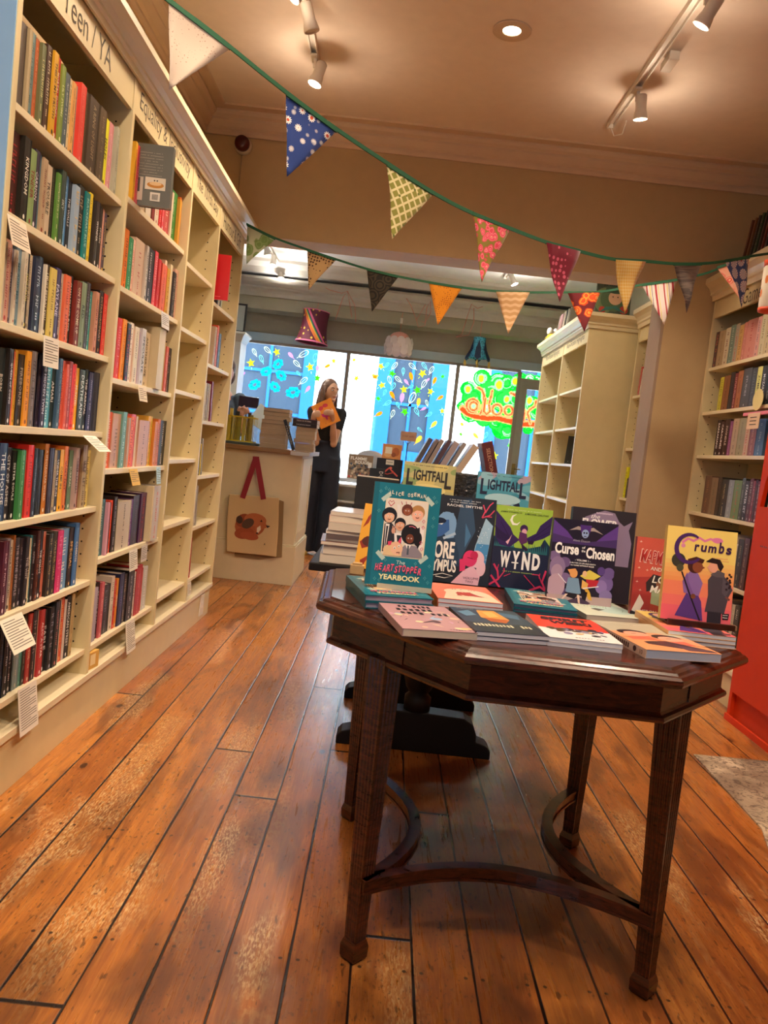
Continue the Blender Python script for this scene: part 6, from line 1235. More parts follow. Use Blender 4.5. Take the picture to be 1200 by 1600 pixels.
balls = [(hc, .074, .092, .108, Hd), (hp(0, -.02, -.055), .052, .062, .055, Hd), (hp(0, -.097, -.012), .0115, .018, .024, Hd), (hp(0, -.088, -.052), .024, .014, .010, Hd), (hp(0, -.078, -.088), .022, .018, .016, Hd), (hp(-.074, .012, -.01), .009, .02, .03, Hd), (hp(.074, .012, -.01), .009, .02, .03, Hd), (hp(-.03, -.082, .022), .022, .012, .010, Hd), (hp(.03, -.082, .022), .022, .012, .010, Hd)]
put_mesh(organic(ch, balls), 'body', SKIN, pr)
# face details
mb = MB().mat(M('f0ece8', .3))
for sx in (-1, 1): mb.ball(hp(sx*.030, -.0865, .006), .0125, .006, .0065, Hd, 12, 8)
mb.mat(M('2a1a14', .3))
for sx in (-1, 1): mb.ball(hp(sx*.030+.003, -.0918, .006), .0055, .003, .0055, Hd, 10, 6)
mb.build('eyes', pr, True)
mb = MB().mat(M('3a2418', .7))
for sx in (-1, 1): mb.tube([hp(sx*.014, -.094, .026), hp(sx*.032, -.092, .033), hp(sx*.052, -.078, .026)], [.003, .0035, .002], 6)
mb.build('eyebrows', pr); mb = MB().mat(M('a85850', .5)); mb.ball(hp(0, -.0985, -.052), .021, .006, .0055, Hd); mb.build('lips', pr, True)
HAIR = NT('brown_hair', .45); g = HAIR.noise(HAIR.vec(HAIR.ma('MULTIPLY', HAIR.x, 160), HAIR.ma('MULTIPLY', HAIR.y, 160), HAIR.ma('MULTIPLY', HAIR.z, 6)), 1, 4); HAIR.bump(g, .5, .004); HAIR = HAIR.done(HAIR.mix(g, '3a2418', '74503a'))
hb = [(hp(0, .018, .03), .086, .092, .098, Hd), (hp(-.05, .045, -.08), .05, .06, .14, Hd), (hp(.058, .045, -.08), .032, .055, .14, Hd), (hp(0, .065, -.1), .075, .045, .18, Hd), (hp(-.085, .0, -.06), .020, .05, .12, Hd), (hp(.082, .015, -.06), .014, .04, .12, Hd)]
hcn = [[(hp(-.09, -.0, -.02), .024), (hp(-.098, -.01, -.14), .030), (hp(-.10, -.02, -.26), .022), (hp(-.095, -.03, -.36), .008)], [(hp(-.06, .05, -.1), .05), (hp(-.07, .07, -.26), .045), (hp(-.07, .07, -.40), .015)], [(hp(.05, .06, -.1), .045), (hp(.05, .08, -.28), .035), (hp(.04, .08, -.40), .012)], [(hp(.082, .01, -.04), .014), (hp(.088, .0, -.15), .016), (hp(.085, -.01, -.24), .008)]]
put_mesh(organic(hcn, hb, .008), 'hair', HAIR, pr)
TEE = M('121418', .85, name='black_jersey')
tc = [[((0, 0, 1.16), .110), ((0, 0, 1.2), .113), ((0, 0, 1.3), .13), ((0, .005, 1.40), .085)], [(shR, .056), ((Vector(shR)*.55+Vector(elR)*.45), .053)], [(shL, .056), ((Vector(shL)*.55+Vector(elL)*.45), .053)], [((-.14, 0, 1.42), .055), ((0, .005, 1.445), .052), ((.13, 0, 1.42), .055)]]
put_mesh(organic(tc, [((0, 0, 1.25), .155, .112, .16, None), ((0, 0, 1.34), .17, .11, .10, None)], .01), 't_shirt', TEE, pr)
def ellring(cx, cy, rx, ry, n=28): return [(cx+rx*math.cos(2*PI*k/n), cy+ry*math.sin(2*PI*k/n)) for k in range(n)]
NAVY = M('161c2c', .8, bump=.1, name='navy_wool')
mb = MB()
loft(mb, [(ellring(0, 0, .150, .118), 1.15), (ellring(0, 0, .154, .122), 1.09), (ellring(0, 0, .172, .132), .98), (ellring(0, 0, .180, .136), .84)])
for sx in (-1, 1): loft(mb, [(ellring(sx*.088, 0, .09, .128), .98), (ellring(sx*.09, 0, .094, .12), .75), (ellring(sx*.098, 0, .090, .11), .45), (ellring(sx*.102, -.01, .096, .12), .15), (ellring(sx*.103, -.01, .098, .125), .035)])
put_mesh(remeshed(mb, .012, 6), 'trousers', NAVY, pr)
mb = MB().mat(M('c8a048', .35, .3))
for sx in (-1, 1): loft(mb, [(ellring(sx*.09, -.09, .038, .10, 20), 0), (ellring(sx*.09, -.09, .04, .105, 20), .02), (ellring(sx*.09, -.08, .034, .085, 20), .045), (ellring(sx*.09, -.04, .026, .045, 20), .07)])
mb.build('shoes', pr, True)
def a_or(A): A.R('e88a20', 0, 0, 1, 1).E('d83848', .38, .76, .12, .08, .4).E('d83848', .62, .80, .13, .08, -.2).P('c82878', [(.28, .55), (.42, .50), (.62, .56), (.80, .48), (.82, .38), (.72, .36), (.72, .26), (.64, .26), (.62, .34), (.5, .34), (.5, .24), (.42, .24), (.40, .36), (.3, .42)]).marks('b04818', .5, .12, .4, .03, 8)
bk = facing_book('book', 'orange picture book with pink shapes held up in both hands by the person', 'book', (-.635, 7.578, 1.345), .205, .24, .018, (math.radians(82), 0, 0), 'e88418', True, hard=True, art=a_or)
bk.rotation_euler = (Matrix.Rotation(math.radians(-30), 4, 'Y') @ Matrix.Rotation(math.radians(84), 4, 'X')).to_euler(); bk.location = (-.585, 7.606, 1.300)
# second person behind the counter, mostly hidden by the bookcase, holding up a phone
p2 = thing('person', 'person behind the counter, only the hands seen, holding up a dark phone', 'person', (-1.52, 7.04, 0))
ch = [[((0, 0, .95), .12), ((0, 0, 1.15), .11), ((0, 0, 1.3), .13), ((0, 0, 1.42), .09), ((0, 0, 1.50), .05), ((0, -.01, 1.58), .048)]]
ch.append([((.15, 0, 1.42), .05), ((.20, -.06, 1.20), .04), ((.22, -.12, 1.13), .036), ((.22, -.26, 1.24), .026)])
ch.append([((-.15, 0, 1.42), .05), ((-.17, -.06, 1.2), .04), ((-.13, -.14, 1.12), .036), ((-.02, -.22, 1.22), .026)])
for sx in (-1, 1): ch.append([((sx*.09, 0, .93), .09), ((sx*.09, 0, .5), .06), ((sx*.09, 0, .08), .04), ((sx*.09, -.12, .035), .03)])
hand(ch, (.22, -.26, 1.24), (.235, -.29, 1.30), [((.225, -.295, 1.325), (.24, -.315, 1.345), (.255, -.31, 1.36)), ((.24, -.295, 1.32), (.265, -.315, 1.335), (.285, -.31, 1.345)), ((.25, -.295, 1.31), (.28, -.312, 1.318), (.305, -.31, 1.322)), ((.255, -.292, 1.295), (.285, -.305, 1.298), (.305, -.303, 1.298))], ((.21, -.28, 1.28), (.20, -.295, 1.32), (.21, -.30, 1.35)))
hand(ch, (-.02, -.22, 1.22), (.03, -.25, 1.25), [((.04, -.26, 1.27), (.07, -.275, 1.28), (.10, -.275, 1.275)), ((.045, -.26, 1.255), (.08, -.275, 1.26), (.11, -.275, 1.255)), ((.045, -.255, 1.24), (.08, -.27, 1.24), (.105, -.27, 1.235)), ((.04, -.25, 1.225), (.07, -.265, 1.22), (.09, -.265, 1.215))], ((.02, -.24, 1.26), (.04, -.25, 1.295), (.06, -.25, 1.31)))
put_mesh(organic(ch, [((0, -.01, 1.65), .076, .092, .11, None), ((0, -.1, 1.64), .011, .018, .022, None), ((0, -.03, 1.6), .05, .06, .055, None)], .01), 'body', M('d09a84', .5), p2)
mb = MB().mat(M('4a3020', .6)); mb.ball((0, .015, 1.69), .085, .098, .095); mb.ball((0, .05, 1.62), .08, .06, .1); mb.build('hair', p2, True)
put_mesh(organic([[((0, 0, 1.0), .13), ((0, 0, 1.3), .14), ((0, 0, 1.41), .09)], [((.15, 0, 1.42), .062), ((.20, -.06, 1.2), .052), ((.22, -.12, 1.14), .046)], [((-.15, 0, 1.42), .062), ((-.17, -.06, 1.2), .052), ((-.13, -.14, 1.13), .046)]], [((0, 0, 1.2), .17, .12, .2, None)], .012), 'jumper', M('4a5868', .85), p2)
mb = MB().mat(M('242838', .85)); loft(mb, [(ellring(0, 0, .17, .13), 1.05), (ellring(0, 0, .185, .14), .86)])
for sx in (-1, 1): loft(mb, [(ellring(sx*.09, 0, .1, .13), .95), (ellring(sx*.09, 0, .085, .1), .5), (ellring(sx*.09, 0, .075, .09), .06)])
mb.build('trousers', p2, True)
mb = MB().mat(M('2c2034', .25)); mb.box(-.085, .085, -.005, .005, -.045, .045, Matrix.Rotation(.04, 4, 'Y')); o = mb.build('phone', bevel=.004, loc=(-1.235, 6.745, 1.395)); tag(o, 'dark purple phone held sideways in a raised hand behind the counter', 'phone')

# ================================================================ SHOP WINDOW DISPLAY
t = thing('window_display_bench', 'white bench under the shop window carrying board games', 'bench', (0, 8.85, 0))
mb = MB().mat(M('d0d4d4', .5)); mb.box(-.75, 1.2, -.28, .05, .73, .77); mb.box(-.72, -.68, -.26, .03, 0, .73); mb.box(1.13, 1.17, -.26, .03, 0, .73); mb.box(-.70, 1.15, -.24, .03, .30, .33); mb.build('bench_frame', t)
def game(name, label, x, y, z, w_, h_, d_, c, art, rz=0):
    t = thing(name, label, 'board game', (x, y, z), (0, 0, rz)); mb = MB().mat(M(c, .4)); mb.box(-w_/2, w_/2, 0, d_, 0, h_); mb.build('box_body', t, bevel=.002)
    A = Art.__new__(Art); A.root = bpy.data.objects.new('front_face', None); C.objects.link(A.root); A.root.parent = t; A.root.rotation_euler = (PI/2, 0, 0)
    A.w, A.h, A.t, A.mb, A.tx, A.z, A.hast, A.tz = w_, h_, 0.0004, MB(), MB(), .0006, False, .0014; art(A)
    A.mb.build('cover_picture', A.root, fix=False); (A.tx.build('title_lettering', A.root, fix=False) if A.hast else A.tx.bm.free()); 
    for c_ in list(A.root.children): c_.parent = t; c_.rotation_euler = (PI/2, 0, 0)
    bpy.data.objects.remove(A.root); return t
def a_fl(A):
    A.R('8a7058', 0, 0, 1, 1); r = random.Random(4)
    for k in range(46): A.E(r.choice(('5a3c30', 'c8a888', '3c3430', '9c5038', 'b09470', '48505c')), r.uniform(.06, .94), r.uniform(.06, .62), .05, .05)
    A.T('f0e8d8', 'FLAMME', .42, .84, .66, .13, .03).T('f0e8d8', 'ROUGE', .56, .69, .56, .13, .03).R('e8dcd0', .82, .5, .96, .72).R('c04038', .04, .04, .14, .12)
game('board_game', 'brown board game box lettered FLAMME ROUGE on the window bench', -.30, 8.66, .771, .27, .27, .07, '6a5444', a_fl)
game('board_game', 'black board game box with a red reclining figure on the window bench', .02, 8.66, .771, .285, .26, .08, '181418', lambda A: A.R('181418', 0, 0, 1, 1).L('c84a38', [(.15, .3), (.35, .45), (.5, .62), (.62, .5), (.85, .3)], .06).L('a83828', [(.2, .4), (.45, .35), (.7, .45)], .04).E('d86850', .56, .62, .05).R('d8ccb8', .35, .75, .66, .96).marks('504840', .5, .86, .24, .05, 7))
game('board_game', 'orange box with a price card standing on the black board game box', .03, 8.67, 1.0315, .21, .16, .06, 'c8743c', lambda A: A.R('d08848', 0, 0, 1, 1).E('b05c30', .7, .5, .2, .3).E('e0a868', .3, .3, .2, .2).E('8c4828', .6, .3, .12, .16).R('e8dcc0', .15, .35, .5, .8))
t = thing('sign_stand', 'black wire stand with ring holding a brown card', 'sign', (.19, 8.60, .771))
mb = MB().mat(BLACKM); mb.tube([(0, 0, 0), (0, 0, .45)], .006); mb.lathe([(.05, 0), (.05, .006), (.01, .01)], 16); mb.tube([(.028*math.cos(q), 0, .475+.028*math.sin(q)) for q in [2*PI*k/16 for k in range(17)]], .004, 6); mb.build('stand', t)
mb = MB().mat(M('b08468', .6)); mb.box(-.085, .085, -.012, -.006, .475, .575); mb.build('card_sheet', t); mb = MB().mat(M('7a3028', .6)); put_text(mb, 'BOARD GAMES', frame_of((0, -.0126, .525), (1, 0, 0), (0, 0, 1)), 0, 0, .13, .02, 1); mb.build('card_lettering', t, fix=False)
t = thing('display_arch', 'pale grey arched board standing in the shop window', 'display board', (-.20, 8.86, .771))
mb = MB().mat(M('b8bec4', .6)); mb.prism([(-.16, 0), (.16, 0), (.16, .24)] + [(.16*math.cos(q), .24+.09*math.sin(q)) for q in [PI*k/10 for k in range(1, 10)]] + [(-.16, .24)], 0, .012, Matrix.Rotation(PI/2, 4, 'X')); mb.build('board', t)
t = thing('low_bookshelf', 'low white shelf of books beyond the standing person', 'bookshelf', (-.20, 8.3, 0))
mb = MB().mat(M('cfd0c8', .5)); mb.box(-.35, -.33, -.12, .12, 0, .72); mb.box(.33, .35, -.12, .12, 0, .72); mb.box(-.33, .33, .10, .12, 0, .72)
for z_ in (.05, .30, .54, .71): mb.box(-.33, .33, -.12, .10, z_-.01, z_+.01)
mb.build('shelf_frame', t)
r = random.Random(12)
for zi, z_ in enumerate((.061, .311)):
    x = -.32
    for k in range(8):
        w_ = r.uniform(.03, .05); c = r.choice(('2a4858', '8a3030', 'c8b890', '303030', '5a7048', 'b87840', 'd8d4cc', '28304c'))
        T = thing('book', '%s book, %s from left on the %s shelf of the low white bookshelf' % (cname(c), ORD[k] if k else 'first', ('bottom', 'middle')[zi]), 'book', (x+w_/2, 8.20, z_), None, 'books on the low white shelf'); mb = MB().mat(M(c, .4)); mb.box(-w_/2, w_/2, 0, .002, 0, .2); mb.box(-w_/2, -w_/2+.002, .002, .14, 0, .2); mb.box(w_/2-.002, w_/2, .002, .14, 0, .2); mb.build('cover', T); mb = MB().mat(PAPER); mb.box(-w_/2+.002, w_/2-.002, .0021, .138, .002, .197); mb.build('pages', T); x += w_+.002
T = thing('book', 'black and white book standing on top of the low bookshelf', 'book', (-.10, 8.26, .721), (math.radians(0), 0, 0)); mb = MB().mat(M('202428', .4)); mb.box(-.08, .08, 0, .02, 0, .2); mb.build('cover', T); mb = MB().mat(WHITE); put_text(mb, 'DUNE', frame_of((.04, -.0005, .1), (0, 0, -1), (1, 0, 0)), 0, 0, .14, .04, 1); mb.build('title_lettering', T, fix=False)
# bookcase at the far left of the second room, with a framed picture on top
t = thing('bookcase', 'narrow white bookcase against the far left wall with a picture on top', 'bookcase', (-2.2, 8.95, 0))
mb = MB().mat(M('dfe2de', .5)); mb.box(-.45, .44, -.15, .18, 0, 2.13); mb.build('carcass', t); mb = MB().mat(M('e4e8e6', .5)); loft(mb, [([(-.45, -.15), (.44, -.15), (.44, .18), (-.45, .18)], 2.131), ([(-.45, -.19), (.47, -.19), (.47, .2), (-.45, .2)], 2.20), ([(-.45, -.21), (.49, -.21), (.49, .2), (-.45, .2)], 2.215), ([(-.45, -.21), (.49, -.21), (.49, .2), (-.45, .2)], 2.235)]); mb.build('cornice', t)
t = thing('picture_frame', 'black framed picture leaning on top of the far left white bookcase', 'picture frame', (-1.90, 8.85, 2.236), (math.radians(-4), 0, math.radians(0)))
mb = MB().mat(BLACKM); mb.box(-.16, .16, -.01, .01, 0, .02); mb.box(-.16, .16, -.01, .01, .30, .32); mb.box(-.16, -.14, -.01, .01, .02, .30); mb.box(.14, .16, -.01, .01, .02, .30); mb.build('frame', t); mb = MB().mat(M('a8b0ac', .5)); mb.box(-.14, .14, -.004, .008, .02, .30); mb.build('print', t)

# ================================================================ HANGING LAMPSHADES
PINKW = M('d88a78', .5)
def wire(name, label, pts):
    mb = MB().mat(PINKW); mb.tube(pts, .0035, 6); o = mb.build(name, None, True); tag(o, label, 'cable', 'coppery cables draped below the window cornice'); return o
def loopy(x0, x1, y, z, n, amp, seed):
    r = random.Random(seed); out = []
    for k in range(n+1): t = k/n; out.append((x0+(x1-x0)*t+.03*math.sin(9*t), y-.02*math.cos(5*t), z-amp*abs(math.sin(PI*t*2.5))+r.uniform(-.01, .01)))
    return out
def rainbow():
    n = NT('rainbow_star_shade', .7); a = n.ma('ARCTAN2', n.y, n.x)
    u = n.ma('ADD', n.ma('MULTIPLY', a, .22), n.z)         # diagonal coordinate round the shade
    f = n.ma('ADD', n.ma('MULTIPLY', u, 3.3), 1.045)
    st = n.ramp(f, [(0, '5a1430'), (.24, 'e87838'), (.38, 'f0a838'), (.44, 'e8d060'), (.48, '3c9070'), (.55, '204860'), (.60, 'e86898'), (.74, '5a1430')], 'CONSTANT')
    v = n.voro(n.vec(n.ma('MULTIPLY', a, .17), n.z, 0), 15, rnd=.8); out = n.step(n.ma('ABSOLUTE', n.ma('SUBTRACT', f, .49)), .26, .27)
    stars = n.ma('MULTIPLY', n.step(v, .26, .2), out)
    return n.done(n.mix(stars, st, 'f0c850'))
sh = thing('lampshade', 'waisted lampshade with rainbow stripes and stars hanging over the window', 'lampshade', (-1.02, 9.1, 2.24), (0, math.radians(4), 0))
mb = MB().mat(rainbow()); mb.lathe([(.185, 0), (.172, .04), (.155, .12), (.145, .2), (.143, .28), (.15, .36), (.147, .36), (.14, .28), (.142, .2), (.152, .12), (.168, .04), (.18, 0)], 40, cap=False); mb.build('shade', sh, True)
mb = MB().mat(M('e878a8', .7)); mb.lathe([(.187, -.004), (.19, .006), (.183, .012), (.178, .0)], 40, cap=False); mb.lathe([(.151, .355), (.153, .364), (.147, .364)], 40, cap=False); mb.build('trim_band', sh, True)
mb = MB().mat(PINKW); mb.tube([(0, 0, .1), (0, 0, .36), (.01, .0, .62)], .003, 6); mb.build('hanging_cable', sh)
wire('draped_cable', 'coppery cable looped beside the rainbow lampshade', [(-1.05, 8.95, 2.84), (-.98, 8.93, 2.865), (-.85, 8.93, 2.82), (-.72, 8.93, 2.80), (-.66, 8.93, 2.83), (-.62, 8.92, 2.70), (-.58, 8.92, 2.55)])
wire('draped_cable', 'coppery cable dangling left of the black bunting flag', [(-.76, 8.91, 2.50), (-.70, 8.91, 2.75), (-.66, 8.91, 2.83), (-.56, 8.91, 2.68), (-.53, 8.91, 2.50)])
sh = thing('lampshade', 'pale pink scalloped lampshade with layered white petals', 'lampshade', (-.025, 9.1, 2.21))
mb = MB().mat(M('e8a898', .7)); mb.lathe([(.15, .07), (.148, .13), (.12, .2), (.08, .245), (.03, .262), (.001, .265)], 32, cap=False); mb.build('shade', sh, True)
mb = MB().mat(M('ecdedc', .7))
for row, (z_, r_, n_) in enumerate(((.055, .155, 11), (.10, .150, 11), (.0, .15, 11))):
    for k in range(n_):
        a = 2*PI*(k+.5*(row % 2))/n_; c, s_ = math.cos(a), math.sin(a); P0 = Vector((c*r_, s_*r_, z_)); tx = Vector((-s_, c, 0))
        pts = [P0+tx*(.05*math.cos(q))+Vector((0, 0, 1))*(.05+.052*math.sin(q))+Vector((c, s_, 0))*(.004-.01*(math.sin(q) > .3)) for q in [2*PI*j/12 for j in range(12)]]
        q2 = [p+Vector((c, s_, 0))*.003 for p in pts]
        mb.poly(pts); mb.poly(q2)
mb.build('scalloped_petals', sh, fix=False)
mb = MB().mat(PINKW); mb.tube([(0, 0, .26), (0, 0, .40), (.015, 0, .62)], .003, 6); mb.mat(WHITE); mb.tube([(0, 0, .36), (0, 0, .42)], .016, 8); mb.build('hanging_cable', sh)
wire('draped_cable', 'coppery cable looped right of the pink lampshade', [(.0, 8.95, 2.83), (.06, 8.93, 2.75), (.13, 8.93, 2.62), (.17, 8.92, 2.52), (.24, 8.92, 2.55), (.24, 8.93, 2.75), (.27, 8.93, 2.82), (.29, 8.93, 2.70), (.24, 8.93, 2.58), (.14, 8.93, 2.60), (.22, 8.93, 2.78)])
sh = thing('lampshade', 'blue patterned handkerchief lampshade with gold tassels', 'lampshade', (.885, 9.1, 2.24))
n = NT('peacock_blue_print', .7); v = n.voro(n.obj, 60); BLP = n.done(n.mix(n.step(v, .25, .45), '1c3c70', '4fb0d0'))
mb = MB().mat(BLP); mb.lathe([(.07, .27), (.075, .2), (.085, .12), (.10, .05), (.105, .035)], 28, cap=False); mb.build('shade', sh, True)
mb = MB().mat(M('1a2c50', .7)); 
for k in range(6):
    a = 2*PI*k/6+.4; c, s_ = math.cos(a), math.sin(a); tx = Vector((-s_, c, 0)); pts = [Vector((c*r_, s_*r_, z_))+tx*w_ for r_, z_, w_ in ((.075, .24, .0), (.09, .13, .03), (.14, .035, .035), (.16, .0, .0), (.14, .035, -.035), (.09, .13, -.03))]
    mb.poly(pts); mb.poly([p+Vector((c, s_, 0))*.002 for p in pts])
mb.build('handkerchief_panels', sh, fix=False)
mb = MB().mat(M('c8a848', .6))
for k in range(6): a = 2*PI*k/6+.4; mb.lathe([(.003, .0), (.012, -.015), (.014, -.05), (.004, -.052)], 8, Matrix.Translation((.158*math.cos(a), .158*math.sin(a), .0)))
mb.build('tassels', sh); mb = MB().mat(PINKW); mb.tube([(0, 0, .2), (0, 0, .42), (.02, 0, .60)], .003, 6); mb.build('hanging_cable', sh)
wire('draped_cable', 'coppery cable looped left of the blue lampshade', [(.90, 8.95, 2.85), (.80, 8.93, 2.80), (.73, 8.93, 2.84), (.70, 8.93, 2.70), (.66, 8.93, 2.50), (.60, 8.93, 2.46), (.74, 8.93, 2.50), (.78, 8.93, 2.65), (.76, 8.93, 2.80)])

# ================================================================ BUNTING
def fabric(kind, a, b_, c=None, scale=30):
    n = NT('bunting_'+kind, .85)
    X, Y = n.x, n.y
    if kind == 'dots':
        v = n.voro(n.obj, scale, rnd=.35); t_ = .12 if c else .30; col = n.mix(n.step(v, t_+.04, t_), a, b_)
        if c: v2 = n.voro(n.obj, scale*1.37, rnd=.8); col = n.mix(n.step(v2, .11, .08), col, c)
    elif kind == 'grid': 
        v = n.voro(n.vec(n.ma('MULTIPLY', X, 1.5), Y, 0), scale, rnd=0.0); col = n.mix(n.step(v, .40, .34), a, b_)
    elif kind == 'stripes':
        f = n.ma('FRACT', n.ma('MULTIPLY', X, scale)); col = n.ramp(f, [(0, a), (.22, b_), (.30, a), (.42, c), (.47, a), (.53, '283040'), (.56, a), (.72, b_), (.83, a), (.90, c), (.94, a)], 'CONSTANT')
    elif kind == 'check':
        f = n.ma('ABSOLUTE', n.ma('SUBTRACT', n.ma('FRACT', n.ma('MULTIPLY', X, scale)), .5)); g = n.ma('ABSOLUTE', n.ma('SUBTRACT', n.ma('FRACT', n.ma('MULTIPLY', Y, scale)), .5)); col = n.mix(n.ma('MULTIPLY', n.ma('ADD', n.step(f, .2, .3), n.step(g, .2, .3)), .5), a, b_)
    elif kind == 'lattice':
        p = n.ma('ADD', X, Y); q = n.ma('SUBTRACT', X, Y); f = n.ma('ABSOLUTE', n.ma('SUBTRACT', n.ma('FRACT', n.ma('MULTIPLY', p, scale)), .5)); g = n.ma('ABSOLUTE', n.ma('SUBTRACT', n.ma('FRACT', n.ma('MULTIPLY', q, scale)), .5))
        col = n.mix(n.step(n.ma('MAXIMUM', f, g), .34, .38), a, b_); v = n.voro(n.obj, scale*1.6, rnd=.6); col = n.mix(n.step(v, .24, .18), col, c)
    elif kind == 'daisy':
        v = n.nt.nodes.new('ShaderNodeTexVoronoi'); n.nt.links.new(n.obj, v.inputs['Vector']); v.inputs['Scale'].default_value = scale; v.inputs['Randomness'].default_value = .55
        d = v.outputs['Distance']; sb = n.nt.nodes.new('ShaderNodeVectorMath'); sb.operation = 'SUBTRACT'; n.nt.links.new(n.obj, sb.inputs[0]); n.nt.links.new(v.outputs['Position'], sb.inputs[1])
        sp = n.nt.nodes.new('ShaderNodeSeparateXYZ'); n.nt.links.new(sb.outputs[0], sp.inputs[0]); ang = n.ma('ARCTAN2', sp.outputs[1], sp.outputs[0]); pet = n.ma('ABSOLUTE', n.ma('COSINE', n.ma('MULTIPLY', ang, 5.5)))
        m_ = n.step(n.ma('SUBTRACT', d, n.ma('MULTIPLY', pet, .20)), .25, .21); col = n.mix(m_, a, b_); col = n.mix(n.step(d, .20, .16), col, c)
        big = n.noise(n.obj, 9, 2); col = n.mix(n.step(big, .60, .66), col, a)
    elif kind == 'rings':
        v = n.voro(n.obj, scale, rnd=.6); r_ = n.ma('FRACT', n.ma('MULTIPLY', v, 5.0)); col = n.mix(n.step(r_, .45, .55), a, b_); col = n.mix(n.step(v, .16, .12), col, c)
    elif kind == 'floral':
        d = n.nt.nodes.new('ShaderNodeTexNoise'); d.inputs['Scale'].default_value = 25; n.nt.links.new(n.obj, d.inputs['Vector']); vm = n.nt.nodes.new('ShaderNodeMix'); vm.data_type = 'VECTOR'; vm.inputs[0].default_value = .02; n.nt.links.new(n.obj, vm.inputs[4]); n.nt.links.new(d.outputs['Color'], vm.inputs[5])
        v = n.voro(vm.outputs[1], scale, rnd=.9); col = n.mix(n.step(v, .60, .50), a, b_); r_ = n.ma('FRACT', n.ma('MULTIPLY', v, 4.2)); col = n.mix(n.ma('MULTIPLY', n.step(r_, .6, .7), n.step(v, .5, .42)), col, c); col = n.mix(n.step(v, .1, .07), col, 'f0e0a0')
    elif kind == 'fan':
        v = n.nt.nodes.new('ShaderNodeTexVoronoi'); n.nt.links.new(n.obj, v.inputs['Vector']); v.inputs['Scale'].default_value = scale; v.inputs['Randomness'].default_value = .2
        sb = n.nt.nodes.new('ShaderNodeVectorMath'); sb.operation = 'SUBTRACT'; n.nt.links.new(n.obj, sb.inputs[0]); n.nt.links.new(v.outputs['Position'], sb.inputs[1])
        sp = n.nt.nodes.new('ShaderNodeSeparateXYZ'); n.nt.links.new(sb.outputs[0], sp.inputs[0]); ang = n.ma('ARCTAN2', sp.outputs[1], sp.outputs[0]); pet = n.ma('ABSOLUTE', n.ma('COSINE', n.ma('MULTIPLY', ang, 6.0))); d = v.outputs['Distance']
        col = n.mix(n.ma('MULTIPLY', n.step(d, .46, .42), n.step(pet, .25, .4)), a, b_); col = n.mix(n.step(d, .12, .08), col, c)
    elif kind == 'bands':
        w_ = n.noise(n.vec(n.ma('MULTIPLY', X, 3), n.ma('MULTIPLY', Y, 30), 0), 1.4, 3, .8); col = n.ramp(w_, [(.38, a), (.46, b_), (.54, c), (.62, a)])
    elif kind == 'scales':
        f = n.ma('SINE', n.ma('MULTIPLY', n.ma('ADD', Y, n.ma('MULTIPLY', n.ma('SINE', n.ma('MULTIPLY', X, scale*6)), .003)), scale*9)); col = n.mix(n.step(f, -.2, .5), a, b_)
    cl = n.noise(n.obj, 500, 2); n.bump(cl, .15, .001)
    n.b.inputs['Sheen Weight'].default_value = .2
    return n.done(col)
